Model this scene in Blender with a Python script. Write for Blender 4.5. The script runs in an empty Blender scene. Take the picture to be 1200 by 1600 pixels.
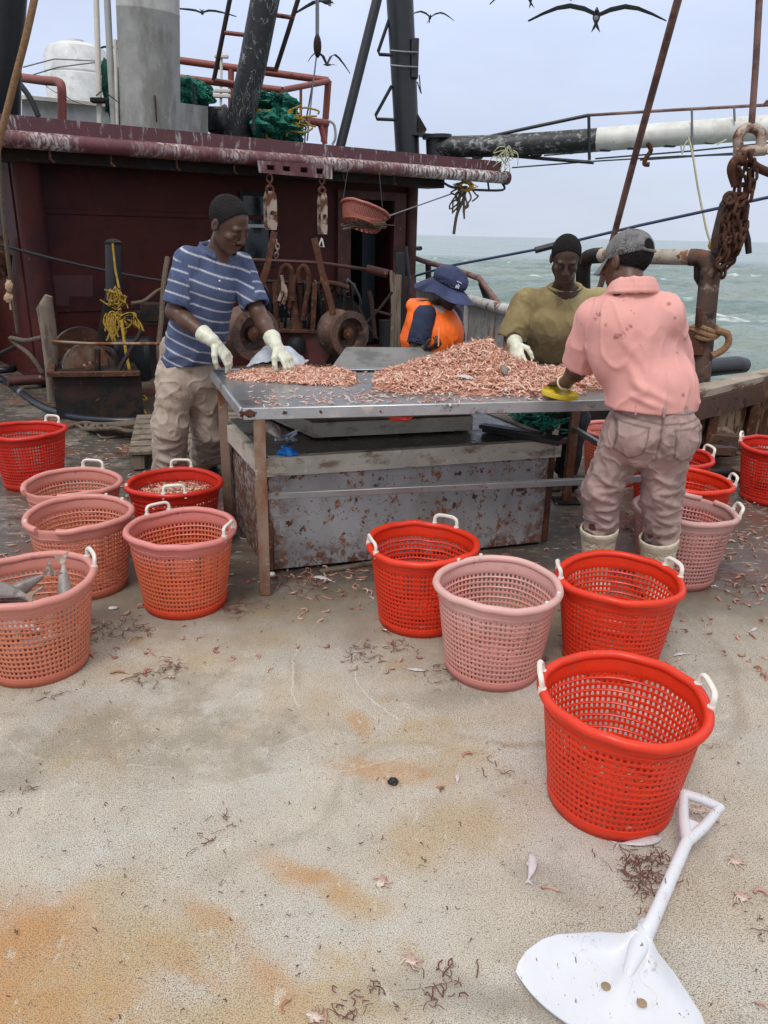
import bpy, math, random
import numpy as np
from mathutils import Vector, Matrix, noise

random.seed(7); rng = np.random.default_rng(7)
SC = bpy.context.scene
COL = SC.collection
V = Vector
R = math.radians

# ------------------------------------------------------------------ camera
CAMH = 1.57
PITCH, ROLL, FPX = R(19.9), R(1.24), 1200.0
cf = V((0, math.cos(PITCH), -math.sin(PITCH)))
cu0 = V((0, math.sin(PITCH), math.cos(PITCH)))
cr = V((1, 0, 0)) * math.cos(ROLL) + cu0 * math.sin(ROLL)
cu = cu0 * math.cos(ROLL) - V((1, 0, 0)) * math.sin(ROLL)
cam_data = bpy.data.cameras.new('camera')
cam_data.sensor_fit = 'VERTICAL'
cam_data.sensor_height = 36.0
cam_data.lens = 36.0 * FPX / 1600.0
cam_data.clip_start = 0.05
cam_data.clip_end = 20000
cam = bpy.data.objects.new('camera', cam_data)
COL.objects.link(cam)
m = Matrix((cr, cu, -cf)).transposed().to_4x4()
m.translation = V((0, 0, CAMH))
cam.matrix_world = m
SC.camera = cam

# ------------------------------------------------------------------ sky, sun, exposure
SUN_EL, SUN_AZ = R(58), R(200)          # high sun behind thin cloud, behind the camera
world = bpy.data.worlds.new('World')
SC.world = world
world.use_nodes = True
nt = world.node_tree
nt.nodes.clear()
wo = nt.nodes.new('ShaderNodeOutputWorld')
bg = nt.nodes.new('ShaderNodeBackground')
sky = nt.nodes.new('ShaderNodeTexSky')
sky.sky_type = 'NISHITA'; sky.sun_disc = False
sky.sun_elevation = SUN_EL; sky.sun_rotation = SUN_AZ
tc = nt.nodes.new('ShaderNodeTexCoord')
sep = nt.nodes.new('ShaderNodeSeparateXYZ')
nt.links.new(tc.outputs['Generated'], sep.inputs[0])
ramp = nt.nodes.new('ShaderNodeValToRGB')      # overcast layer: paler at the horizon, bright overhead
els = ramp.color_ramp.elements
els[0].position = 0.0; els[0].color = (6.7, 7.4, 8.8, 1)
els[1].position = 1.0; els[1].color = (12.6, 12.6, 12.8, 1)
e = els.new(0.10); e.color = (6.6, 7.4, 9.3, 1)
e = els.new(0.22); e.color = (7.0, 7.9, 10.2, 1)
e = els.new(0.5); e.color = (10.5, 11.0, 12.0, 1)
nt.links.new(sep.outputs[2], ramp.inputs[0])
mp = nt.nodes.new('ShaderNodeMapping'); mp.inputs['Scale'].default_value = (1.0, 1.0, 3.0)
nt.links.new(tc.outputs['Generated'], mp.inputs[0])
nz0 = nt.nodes.new('ShaderNodeTexNoise'); nz0.inputs['Scale'].default_value = 2.3; nz0.inputs['Detail'].default_value = 5
nz0.inputs['Roughness'].default_value = 0.55
nt.links.new(mp.outputs[0], nz0.inputs[0])
mr = nt.nodes.new('ShaderNodeMapRange')
mr.inputs[1].default_value = 0.3; mr.inputs[2].default_value = 0.7; mr.inputs[3].default_value = 0.9; mr.inputs[4].default_value = 1.08
nt.links.new(nz0.outputs[0], mr.inputs[0])
mulc = nt.nodes.new('ShaderNodeVectorMath'); mulc.operation = 'SCALE'
nt.links.new(ramp.outputs[0], mulc.inputs[0]); nt.links.new(mr.outputs[0], mulc.inputs['Scale'])
mixs = nt.nodes.new('ShaderNodeMixRGB'); mixs.inputs[0].default_value = 0.93
nt.links.new(sky.outputs[0], mixs.inputs[1]); nt.links.new(mulc.outputs[0], mixs.inputs[2])
nt.links.new(mixs.outputs[0], bg.inputs[0])
bg.inputs[1].default_value = 0.1
nt.links.new(bg.outputs[0], wo.inputs[0])

sd = bpy.data.lights.new('sun', 'SUN')
sd.energy = 1.7; sd.angle = R(16); sd.color = (1.0, 0.97, 0.92)
sun = bpy.data.objects.new('sun', sd)
COL.objects.link(sun)
sdir = V((math.sin(SUN_AZ) * math.cos(SUN_EL), math.cos(SUN_AZ) * math.cos(SUN_EL), math.sin(SUN_EL)))
sun.rotation_euler = sdir.to_track_quat('Z', 'Y').to_euler()
SC.view_settings.view_transform = 'Standard'
SC.view_settings.look = 'None'
SC.view_settings.exposure = 0.0
SC.view_settings.gamma = 1.0

# ------------------------------------------------------------------ measuring helpers
def ray(px, py):
    return cf + cr * ((px - 600) / FPX) + cu * ((800 - py) / FPX)
def W(px, py, y):
    """world point at ground distance y (metres ahead) along a measured direction"""
    v = ray(px, py); return V((0, 0, CAMH)) + v * (y / v.y)
def G(px, py, z=0.0):
    v = ray(px, py); return V((0, 0, CAMH)) + v * ((z - CAMH) / v.z)

# ------------------------------------------------------------------ mesh builder
class MB:
    def __init__(s):
        s.v = []; s.f = []; s.n = 0; s.c = []      # c: per-vertex scalar
    def add(s, vs, fs, c=0.0):
        vs = [tuple(p) for p in vs]
        n = s.n
        s.v += vs; s.f += [tuple(i + n for i in f) for f in fs]; s.n += len(vs)
        if hasattr(c, '__len__'): s.c += list(c)
        else: s.c += [c] * len(vs)
        return s
    def hexa(s, p, c=0.0):      # p: 4 bottom + 4 top
        return s.add(p, [(3, 2, 1, 0), (4, 5, 6, 7), (0, 1, 5, 4), (1, 2, 6, 5), (2, 3, 7, 6), (3, 0, 4, 7)], c)
    def box(s, c, size, rot=None, bev=0.0, col=0.0):
        c = V(c); hx, hy, hz = [a / 2 for a in size]
        rot = rot or Matrix.Identity(3)
        if bev <= 0:
            p = [c + rot @ V(q) for q in ((-hx, -hy, -hz), (hx, -hy, -hz), (hx, hy, -hz), (-hx, hy, -hz), (-hx, -hy, hz), (hx, -hy, hz), (hx, hy, hz), (-hx, hy, hz))]
            return s.hexa(p, col)
        b = min(bev, hx * .49, hy * .49, hz * .49)
        vs = []; idx = {}
        for sx in (-1, 1):
            for sy in (-1, 1):
                for sz in (-1, 1):
                    for k, q in enumerate(((hx, hy - b, hz - b), (hx - b, hy, hz - b), (hx - b, hy - b, hz))):
                        idx[(sx, sy, sz, k)] = len(vs)
                        vs.append(c + rot @ V((q[0] * sx, q[1] * sy, q[2] * sz)))
        fs = []
        I = idx
        def q4(a, ctr):
            pts = [vs[i] for i in a]; m_ = sum(pts, V()) / len(pts)
            nn = (pts[1] - pts[0]).cross(pts[2] - pts[0])
            fs.append(tuple(a) if nn.dot(m_ - c) > 0 else tuple(reversed(a)))
        for sg in (-1, 1):
            q4([I[(sg, -1, -1, 0)], I[(sg, 1, -1, 0)], I[(sg, 1, 1, 0)], I[(sg, -1, 1, 0)]], 0)
            q4([I[(-1, sg, -1, 1)], I[(1, sg, -1, 1)], I[(1, sg, 1, 1)], I[(-1, sg, 1, 1)]], 0)
            q4([I[(-1, -1, sg, 2)], I[(1, -1, sg, 2)], I[(1, 1, sg, 2)], I[(-1, 1, sg, 2)]], 0)
            for sh in (-1, 1):
                q4([I[(sg, sh, -1, 0)], I[(sg, sh, 1, 0)], I[(sg, sh, 1, 1)], I[(sg, sh, -1, 1)]], 0)
                q4([I[(sg, -1, sh, 0)], I[(sg, 1, sh, 0)], I[(sg, 1, sh, 2)], I[(sg, -1, sh, 2)]], 0)
                q4([I[(-1, sg, sh, 1)], I[(1, sg, sh, 1)], I[(1, sg, sh, 2)], I[(-1, sg, sh, 2)]], 0)
        for sx in (-1, 1):
            for sy in (-1, 1):
                for sz in (-1, 1):
                    q4([I[(sx, sy, sz, 0)], I[(sx, sy, sz, 1)], I[(sx, sy, sz, 2)]], 0)
        return s.add(vs, fs, col)
    def bar(s, a, b, w, h, up=(0, 0, 1), bev=0.003, col=0.0):
        a = V(a); b = V(b); d = (b - a); L = d.length; d = d / L
        up = V(up)
        if abs(d.dot(up.normalized())) > .98: up = V((1, 0, 0))
        x = up.cross(d).normalized(); z = d.cross(x)
        rot = Matrix((x, d, z)).transposed()
        return s.box((a + b) / 2, (w, L, h), rot, bev, col)
    def tube(s, pts, r, n=8, closed=False, caps=True, col=0.0, flat=None):
        pts = [V(p) for p in pts]; N = len(pts)
        rs = r if hasattr(r, '__len__') else [r] * N
        tan = []
        for i in range(N):
            if closed: t = pts[(i + 1) % N] - pts[i - 1]
            else: t = pts[min(i + 1, N - 1)] - pts[max(i - 1, 0)]
            tan.append(t.normalized() if t.length > 1e-9 else V((0, 0, 1)))
        x = tan[0].orthogonal().normalized()
        if abs(tan[0].z) < .9: x = V((0, 0, 1)).cross(tan[0]).normalized()
        vs = []
        for i in range(N):
            t = tan[i]; x = (x - t * x.dot(t))
            x = x.normalized() if x.length > 1e-6 else t.orthogonal().normalized()
            y = t.cross(x)
            for k in range(n):
                a = 2 * math.pi * k / n
                vs.append(pts[i] + (x * math.cos(a) + y * math.sin(a) * (flat or 1)) * rs[i])
        fs = []
        M_ = N if closed else N - 1
        for i in range(M_):
            j = (i + 1) % N
            for k in range(n):
                l = (k + 1) % n
                fs.append((i * n + k, i * n + l, j * n + l, j * n + k))
        if caps and not closed:
            fs.append(tuple(reversed(range(n)))); fs.append(tuple((N - 1) * n + k for k in range(n)))
        return s.add(vs, fs, col)
    def cyl(s, a, b, r, r2=None, n=20, col=0.0):
        return s.tube([a, b], [r, r if r2 is None else r2], n, col=col)
    def lathe(s, prof, o=(0, 0, 0), axis=(0, 0, 1), n=32, col=0.0, cap=True):
        o = V(o); ax = V(axis).normalized(); x = ax.orthogonal().normalized(); y = ax.cross(x)
        vs = []; N = len(prof)
        for r_, h in prof:
            for k in range(n):
                a = 2 * math.pi * k / n
                vs.append(o + ax * h + (x * math.cos(a) + y * math.sin(a)) * r_)
        fs = []
        for i in range(N - 1):
            for k in range(n):
                l = (k + 1) % n
                fs.append((i * n + k, i * n + l, (i + 1) * n + l, (i + 1) * n + k))
        if cap:
            fs.append(tuple(reversed(range(n)))); fs.append(tuple((N - 1) * n + k for k in range(n)))
        return s.add(vs, fs, col)
    def ell(s, c, rad, rot=None, nu=16, nv=10, col=0.0, wob=0.0, seed=0):
        c = V(c); rot = rot or Matrix.Identity(3)
        vs = []; fs = []
        for j in range(nv + 1):
            th = math.pi * j / nv
            for i in range(nu):
                ph = 2 * math.pi * i / nu
                q = V((math.sin(th) * math.cos(ph), math.sin(th) * math.sin(ph), math.cos(th)))
                w = 1 + wob * noise.noise(q * 2.2 + V((seed * 3.1, seed, 0))) if wob else 1
                vs.append(c + rot @ V((q.x * rad[0] * w, q.y * rad[1] * w, q.z * rad[2] * w)))
        for j in range(nv):
            for i in range(nu):
                k = (i + 1) % nu
                fs.append((j * nu + i, (j + 1) * nu + i, (j + 1) * nu + k, j * nu + k))
        return s.add(vs, fs, col)
    def prism(s, poly, a, b, col=0.0):
        """poly: list of 3D points; extruded by vector (b-a)"""
        d = V(b) - V(a); p = [V(q) for q in poly]; n = len(p)
        fs = [tuple(reversed(range(n))), tuple(range(n, 2 * n))] + [(i, (i + 1) % n, n + (i + 1) % n, n + i) for i in range(n)]
        return s.add(p + [q + d for q in p], fs, col)
    def sheet(s, fn, nu, nv, thick=0.0, col=0.0):
        """fn(u,v)->point; closed slab when thick>0 (extruded along normal)"""
        P = [[V(fn(i / nu, j / nv)) for i in range(nu + 1)] for j in range(nv + 1)]
        vs = [p for r_ in P for p in r_]; w = nu + 1
        fs = [(j * w + i, j * w + i + 1, (j + 1) * w + i + 1, (j + 1) * w + i) for j in range(nv) for i in range(nu)]
        if thick:
            N = len(vs); vs2 = []
            for j in range(nv + 1):
                for i in range(nu + 1):
                    a = P[j][min(i + 1, nu)] - P[j][max(i - 1, 0)]; b = P[min(j + 1, nv)][i] - P[max(j - 1, 0)][i]
                    nn = a.cross(b); nn = nn.normalized() if nn.length > 1e-9 else V((0, 0, 1))
                    vs2.append(P[j][i] - nn * thick)
            vs += vs2
            fs += [tuple(N + k for k in reversed(f)) for f in fs[:]]
            for i in range(nu):
                fs.append((i + 1, i, N + i, N + i + 1)); k = nv * w
                fs.append((k + i, k + i + 1, N + k + i + 1, N + k + i))
            for j in range(nv):
                fs.append((j * w, (j + 1) * w, N + (j + 1) * w, N + j * w)); k = nu
                fs.append(((j + 1) * w + k, j * w + k, N + j * w + k, N + (j + 1) * w + k))
        return s.add(vs, fs, col)

def mesh_from(name, vs, fs, mat, smooth=True, c=None, ang=40):
    me = bpy.data.meshes.new(name)
    me.from_pydata(vs, [], fs)
    if c is not None and len(c) and max(c) > 0:
        at = me.attributes.new('tint', 'FLOAT', 'POINT'); at.data.foreach_set('value', np.array(c, dtype=np.float32))
    if mat: me.materials.append(mat)
    me.update()
    if smooth:
        me.polygons.foreach_set('use_smooth', [True] * len(me.polygons))
        if ang:
            try: me.set_sharp_from_angle(angle=R(ang))
            except Exception: pass
    return me

def rootloc(o):
    p = V((0, 0, 0))
    while o is not None:
        p += V(o.location); o = o.parent
    return p

def part(name, mb, mat, parent=None, smooth=True, ang=40, label=None, loc=None):
    """link a mesh built in world coordinates (or root-local when the root sits at the origin)"""
    off = rootloc(parent) if parent is not None else V(loc or (0, 0, 0))
    vs = [(p[0] - off.x, p[1] - off.y, p[2] - off.z) for p in mb.v]
    me = mesh_from(name, vs, mb.f, mat, smooth, mb.c, ang)
    o = bpy.data.objects.new(name, me); COL.objects.link(o)
    if parent is not None: o.parent = parent
    elif loc is not None: o.location = loc
    if label: o['label'] = label
    return o

def tag(o, label, cat, group=None):
    o['label'] = label; o['category'] = cat
    if group: o['group'] = group
    return o

def thing(name, label, cat, loc=(0, 0, 0), group=None):
    o = bpy.data.objects.new(name, None); COL.objects.link(o)
    o.location = loc; o.empty_display_size = 0.05
    return tag(o, label, cat, group)

def solo(name, mb, mat, label, cat, loc=None, group=None, **k):
    if loc is None:
        a = np.array(mb.v); loc = (float(a[:, 0].mean()), float(a[:, 1].mean()), float(a[:, 2].min()))
    return tag(part(name, mb, mat, loc=loc, **k), label, cat, group)

def structure(name, mb, mat, **k):
    o = part(name, mb, mat, **k); o['kind'] = 'structure'; return o

def spline(pts, n=8):
    pts = [V(p) for p in pts]; out = []
    for i in range(len(pts) - 1):
        p0 = pts[max(i - 1, 0)]; p1 = pts[i]; p2 = pts[i + 1]; p3 = pts[min(i + 2, len(pts) - 1)]
        for k in range(n):
            t = k / n
            out.append(0.5 * ((2 * p1) + (p2 - p0) * t + (2 * p0 - 5 * p1 + 4 * p2 - p3) * t * t + (3 * p1 - p0 - 3 * p2 + p3) * t ** 3))
    out.append(pts[-1]); return out

def sag(a, b, s, n=16):
    a = V(a); b = V(b)
    return [a.lerp(b, t / n) - V((0, 0, s * 4 * (t / n) * (1 - t / n))) for t in range(n + 1)]

def dup(o, loc, rotz=0, label=None):
    r_ = o.copy(); COL.objects.link(r_); r_.location = loc; r_.rotation_euler = (0, 0, rotz)
    if label: r_['label'] = label
    for ch in list(o.children):
        c = ch.copy(); COL.objects.link(c); c.parent = r_
    return r_

# ------------------------------------------------------------------ materials
def _new(nt, t, **k):
    n = nt.nodes.new(t)
    for a, b in k.items(): setattr(n, a, b)
    return n
def mat(name, col, rough=.6, metal=0., var=.18, vs=5., layers=(), bump=0., bs=40., bstr=None, spec=.5, sss=0., trans=0., coord='Object', disp=0., bump2=None):
    m = bpy.data.materials.new(name); m.use_nodes = True; nt = m.node_tree; nt.nodes.clear(); L = nt.links.new
    out = _new(nt, 'ShaderNodeOutputMaterial'); bs_ = _new(nt, 'ShaderNodeBsdfPrincipled')
    tc = _new(nt, 'ShaderNodeTexCoord'); co = tc.outputs[coord]
    def nz(scale, detail=5., rg=.6, stretch=None, dist=0., off=0.):
        n = _new(nt, 'ShaderNodeTexNoise'); n.inputs['Scale'].default_value = scale; n.inputs['Detail'].default_value = detail
        n.inputs['Roughness'].default_value = rg; n.inputs['Distortion'].default_value = dist
        mp = _new(nt, 'ShaderNodeMapping'); mp.inputs['Scale'].default_value = stretch or (1, 1, 1); mp.inputs['Location'].default_value = (off, off * .7, off * 1.3)
        L(co, mp.inputs[0]); L(mp.outputs[0], n.inputs[0]); return n.outputs[0]
    def rng_(f, lo, hi, a=0., b=1., smooth=True):
        r_ = _new(nt, 'ShaderNodeMapRange')
        if smooth: r_.interpolation_type = 'SMOOTHSTEP'
        r_.inputs[1].default_value = lo; r_.inputs[2].default_value = hi; r_.inputs[3].default_value = a; r_.inputs[4].default_value = b
        L(f, r_.inputs[0]); return r_.outputs[0]
    def math_(op, a, b):
        n = _new(nt, 'ShaderNodeMath', operation=op)
        for i, x in enumerate((a, b)):
            if isinstance(x, (int, float)): n.inputs[i].default_value = x
            else: L(x, n.inputs[i])
        return n.outputs[0]
    def mixc(f, a, b, mode='MIX'):
        n = _new(nt, 'ShaderNodeMixRGB', blend_type=mode)
        for i, x in enumerate((f, a, b)):
            if isinstance(x, (int, float)): n.inputs[i].default_value = x
            elif isinstance(x, tuple): n.inputs[i].default_value = (*x[:3], 1)
            else: L(x, n.inputs[i])
        return n.outputs[0]
    c = tuple(col)
    if var:
        n1 = rng_(nz(vs, 6, .62), .3, .7, 1 - var, 1 + var, False)
        sc = _new(nt, 'ShaderNodeVectorMath', operation='SCALE'); sc.inputs[0].default_value = col; L(n1, sc.inputs['Scale']); c = sc.outputs[0]
    rsock = rough
    wob = None
    for i, ly in enumerate(layers):
        kind = ly[0] if isinstance(ly[0], str) else 'n'
        rr = None; amt = 1.
        if kind == 'n':       # (color, scale, lo, hi, opts)
            o = ly[4] if len(ly) > 4 else {}
            f = rng_(nz(ly[1], o.get('detail', 6), o.get('rg', .65), o.get('stretch'), o.get('dist', 0.), off=3.7 * i + 1), ly[2], ly[3]); colr = ly[0]
        elif kind == 'v':     # voronoi spots
            o = ly[5] if len(ly) > 5 else {}
            n = _new(nt, 'ShaderNodeTexVoronoi'); n.inputs['Scale'].default_value = ly[2]
            mp = _new(nt, 'ShaderNodeMapping'); mp.inputs['Scale'].default_value = o.get('stretch', (1, 1, 1)); L(co, mp.inputs[0]); L(mp.outputs[0], n.inputs[0])
            f = rng_(n.outputs['Distance'], ly[3], ly[4], 1, 0); colr = ly[1]
        elif kind == 'band':   # thin winding lines: (kind, color, scale, width)
            o = ly[4] if len(ly) > 4 else {}
            d = math_('ABSOLUTE', math_('SUBTRACT', nz(ly[2], o.get('detail', 3), o.get('rg', .5), o.get('stretch'), o.get('dist', 0.), off=5.1 * i + 2), .5), 0)
            f = rng_(d, 0, ly[3], 1, 0); colr = ly[1]
            if o.get('mask'): f = math_('MULTIPLY', f, rng_(nz(o['mask'], 3, off=i * 2.), .45, .6))
        elif kind in 'xyz':
            o = ly[4] if len(ly) > 4 else {}
            s_ = _new(nt, 'ShaderNodeSeparateXYZ'); L(co, s_.inputs[0])
            a = s_.outputs['xyz'.index(kind)]
            if o.get('wob'): a = math_('ADD', a, math_('MULTIPLY', math_('SUBTRACT', nz(o.get('ws', 3), 5, .65, off=i), .5), o['wob']))
            f = rng_(a, ly[2], ly[3]); colr = ly[1]
        elif kind in ('blob', 'ring', 'line'):
            o = ly[-1] if isinstance(ly[-1], dict) else {}
            if wob is None:
                n = _new(nt, 'ShaderNodeTexNoise'); n.inputs['Scale'].default_value = 5; n.inputs['Detail'].default_value = 6; L(co, n.inputs[0])
                s1 = _new(nt, 'ShaderNodeVectorMath', operation='SUBTRACT'); L(n.outputs['Color'], s1.inputs[0]); s1.inputs[1].default_value = (.5, .5, .5)
                s2 = _new(nt, 'ShaderNodeVectorMath', operation='SCALE'); L(s1.outputs[0], s2.inputs[0]); s2.inputs['Scale'].default_value = .12
                s3 = _new(nt, 'ShaderNodeVectorMath', operation='ADD'); L(co, s3.inputs[0]); L(s2.outputs[0], s3.inputs[1]); wob = s3.outputs[0]
            mp = _new(nt, 'ShaderNodeMapping', vector_type='TEXTURE')
            mp.inputs['Location'].default_value = (*ly[2], 0)
            colr = ly[1]
            if kind == 'blob':
                mp.inputs['Rotation'].default_value = (0, 0, ly[4]); mp.inputs['Scale'].default_value = (ly[3][0], ly[3][1], 50)
                L(wob, mp.inputs[0]); ln = _new(nt, 'ShaderNodeVectorMath', operation='LENGTH'); L(mp.outputs[0], ln.inputs[0])
                f = rng_(ln.outputs['Value'], o.get('in', .2), 1., 1, 0)
            else:
                mp.inputs['Scale'].default_value = (1, 1, 1e3)
                L(co if o.get('sharp') else wob, mp.inputs[0]); ln = _new(nt, 'ShaderNodeVectorMath', operation='LENGTH'); L(mp.outputs[0], ln.inputs[0])
                d = math_('ABSOLUTE', math_('SUBTRACT', ln.outputs['Value'], ly[3]), 0)
                f = rng_(d, 0, ly[4], 1, 0)
                if o.get('mask'): f = math_('MULTIPLY', f, rng_(nz(o['mask'], 3, off=i * 2.), .45, .58))
        elif kind == 'attr':
            n = _new(nt, 'ShaderNodeAttribute', attribute_name=ly[2]); f = n.outputs['Fac']; colr = ly[1]
            o = ly[3] if len(ly) > 3 else {}
        if o.get('thr'): f = math_('MULTIPLY', f, rng_(nz(o['thr'][0], 5, .7, off=i * 1.9), o['thr'][1], o['thr'][2]))
        if 'amt' in o: f = math_('MULTIPLY', f, o['amt'])
        c = mixc(f, c, colr, o.get('mode', 'MIX'))
        if 'rough' in o:
            n = _new(nt, 'ShaderNodeMix'); n.data_type = 'FLOAT'; L(f, n.inputs[0])
            if isinstance(rsock, (int, float)): n.inputs[2].default_value = rsock
            else: L(rsock, n.inputs[2])
            n.inputs[3].default_value = o['rough']; rsock = n.outputs[0]
    if isinstance(c, tuple): bs_.inputs['Base Color'].default_value = (*c, 1)
    else: L(c, bs_.inputs['Base Color'])
    if isinstance(rsock, (int, float)):
        L(rng_(nz(vs * 2.3, 4, off=9), .3, .7, max(.03, rough - .1), min(1, rough + .1), False), bs_.inputs['Roughness'])
    else: L(rsock, bs_.inputs['Roughness'])
    bs_.inputs['Metallic'].default_value = metal
    bs_.inputs['Specular IOR Level'].default_value = spec
    if sss:
        bs_.inputs['Subsurface Weight'].default_value = sss; bs_.inputs['Subsurface Radius'].default_value = (.02, .008, .004); bs_.inputs['Subsurface Scale'].default_value = .3
    if bump:
        b = _new(nt, 'ShaderNodeBump'); b.inputs['Strength'].default_value = 1.; b.inputs['Distance'].default_value = bump
        L(nz(bs, 6, .65, bstr, off=5), b.inputs['Height'])
        if bump2:
            b2 = _new(nt, 'ShaderNodeBump'); b2.inputs['Strength'].default_value = 1.; b2.inputs['Distance'].default_value = bump2[0]
            L(nz(bump2[1], 4, .5, bump2[2] if len(bump2) > 2 else None, off=2), b2.inputs['Height']); L(b.outputs[0], b2.inputs['Normal']); b = b2
        L(b.outputs[0], bs_.inputs['Normal'])
    sh = bs_.outputs[0]
    if trans:
        t = _new(nt, 'ShaderNodeBsdfTranslucent'); mx = _new(nt, 'ShaderNodeMixShader'); mx.inputs[0].default_value = trans
        if isinstance(c, tuple): t.inputs[0].default_value = (*c, 1)
        else: L(c, t.inputs[0])
        L(sh, mx.inputs[1]); L(t.outputs[0], mx.inputs[2]); sh = mx.outputs[0]
    L(sh, out.inputs[0])
    return m

RUST = (.16, .055, .022); DKRUST = (.05, .022, .013)
M = {}
M['maroon'] = mat('maroon_paint', (.060, .0105, .007), .65, spec=.25, layers=[((.035, .007, .008), 1.2, .5, .62, {'rough': .65}), (RUST, 9, .66, .74, {'rough': .85}), ((.3, .25, .2), 60, .72, .78)], bump=.002, bs=25)
M['roofpaint'] = mat('roof_edge_paint', (.095, .027, .032), .45, layers=[(RUST, 5, .62, .72, {'rough': .9}), ((.58, .55, .52), 7, .55, .68, {'stretch': (3, 3, .8), 'detail': 9, 'amt': .5, 'rough': .8}), ((.62, .6, .58), 40, .7, .74)], bump=.002, bs=30)
M['guano'] = mat('gutter_paint_with_droppings', (.115, .032, .037), .45, layers=[(RUST, 6, .55, .68, {'rough': .9}), ((.66, .63, .6), 14, .44, .58, {'stretch': (2.2, 2.2, .35), 'detail': 10, 'rg': .75, 'rough': .8, 'thr': (.7, .42, .6)})], bump=.003, bs=40)
M['rust'] = mat('rusty_steel', (.085, .036, .022), .88, spec=.25, layers=[(DKRUST, 7, .45, .6), ((.24, .1, .04), 22, .58, .7), ((.3, .27, .23), 50, .7, .76)], bump=.004, bs=55)
M['drust'] = mat('dark_rusty_steel', (.034, .018, .013), .85, spec=.25, layers=[((.012, .011, .011), 6, .42, .6, {'rough': .5}), ((.16, .06, .025), 14, .62, .72)], bump=.003, bs=50)
M['redsteel'] = mat('worn_red_steel', (.075, .015, .011), .6, layers=[(DKRUST, 5, .45, .62, {'rough': .85}), ((.3, .13, .06), 18, .64, .72)], bump=.003, bs=40)
M['black'] = mat('black_paint', (.014, .015, .018), .42, layers=[((.1, .1, .1), 18, .66, .8, {'stretch': (1, 1, .4)}), (DKRUST, 4, .66, .75, {'rough': .9})], bump=.002, bs=40)
M['blackguano'] = mat('black_paint_droppings', (.018, .019, .021), .5, layers=[(DKRUST, 5, .6, .7), ('band', (.5, .5, .48), 5, .012, {'stretch': (1.6, 1.6, .8), 'detail': 4, 'dist': 1.2, 'mask': 3}), ('band', (.42, .42, .4), 11, .02, {'stretch': (1.5, 1.5, .6), 'detail': 5, 'dist': 1, 'mask': 4, 'amt': .7})], bump=.003, bs=50)
M['boomblack'] = mat('boom_black_paint', (.02, .021, .022), .5, layers=[((.42, .42, .40), 16, .50, .60, {'detail': 10, 'rg': .8, 'amt': .75, 'stretch': (.6, 1, 1), 'thr': (3, .42, .56)}), (RUST, 4, .6, .7)], bump=.003, bs=40)
M['boomwhite'] = mat('boom_white_paint', (.62, .61, .56), .5, layers=[((.2, .15, .09), 8, .62, .74, {'stretch': (2, 2, 2)}), ((.35, .33, .28), 3, .5, .7, {'amt': .6})], bump=.002, bs=30)
M['greymast'] = mat('grey_funnel_paint', (.37, .36, .34), .6, layers=[((.22, .21, .19), 3, .48, .66, {'stretch': (1, 1, .3)}), ((.16, .09, .05), 11, .69, .74, {'stretch': (1.6, 1.6, .7)}), ((.5, .5, .49), 26, .66, .72)], bump=.002, bs=40)
M['whitepaint'] = mat('white_boat_paint', (.66, .66, .64), .5, layers=[((.4, .38, .33), 4, .5, .68, {'amt': .7}), (RUST, 9, .68, .74)], bump=.001, bs=30)
M['cream'] = mat('cream_pole_paint', (.62, .58, .5), .5, layers=[((.3, .17, .08), 12, .64, .74)])
M['redrail'] = mat('red_lead_rail_paint', (.22, .05, .035), .55, layers=[(DKRUST, 6, .58, .7, {'rough': .9}), ((.4, .18, .1), 20, .66, .74)], bump=.002, bs=50)
M['net'] = mat('green_trawl_net', (.012, .19, .13), .85, var=.4, vs=14, layers=[((.004, .045, .032), 13, .5, .62), ('band', (.06, .38, .28), 16, .03, {'detail': 2, 'dist': .6}), ('band', (.003, .03, .022), 24, .04, {'detail': 2})], bump=.01, bs=90)
M['steel'] = mat('stainless_sheet', (.36, .37, .38), .33, metal=.85, var=.12, layers=[((.5, .44, .38), 9, .6, .74, {'rough': .55, 'amt': .6}), (RUST, 13, .7, .76, {'rough': .9}), ((.16, .15, .14), 3, .55, .7, {'rough': .2, 'amt': .5})], bump=.0006, bs=60)
M['legsteel'] = mat('stained_steel_angle', (.26, .18, .13), .5, metal=.45, layers=[((.2, .075, .03), 5, .42, .6, {'rough': .85, 'stretch': (1, 1, .5)}), ((.4, .38, .34), 14, .6, .7)], bump=.002, bs=50)
M['rail'] = mat('galvanised_rail', (.25, .25, .25), .42, metal=.6, layers=[(RUST, 14, .6, .7, {'rough': .9})], bump=.001, bs=60)
M['boxpaint'] = mat('grey_hatch_box_paint', (.29, .292, .298), .55, var=.16, layers=[
    ((.22, .20, .17), 3, .5, .66, {'stretch': (1.5, 1.5, .4), 'amt': .7}),
    ('x', (.13, .05, .022), -.50, -.70, {'wob': .25, 'ws': 12, 'thr': (24, .42, .54), 'rough': .9}), ('x', (.13, .05, .022), .60, .82, {'wob': .25, 'ws': 12, 'thr': (24, .42, .54), 'rough': .9}),
    ((.2, .075, .03), 13, .555, .59, {'detail': 10, 'rg': .78, 'rough': .9}), ((.2, .085, .035), 34, .60, .64, {'detail': 6, 'rough': .9}), ((.075, .03, .017), 17, .6, .64, {'detail': 8, 'rough': .9}),
    ('z', (.12, .045, .02), .20, -.02, {'wob': .3, 'ws': 14, 'thr': (20, .44, .54), 'rough': .9}), ((.6, .62, .66), 50, .68, .74)], bump=.002, bs=45)
M['lid'] = mat('weathered_lid_edge', (.47, .43, .35), .75, layers=[((.2, .15, .1), 7, .5, .66, {'stretch': (1, 1, 2)}), ((.55, .53, .46), 16, .58, .7), ((.06, .04, .03), 24, .68, .74)], bump=.003, bs=60)
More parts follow.
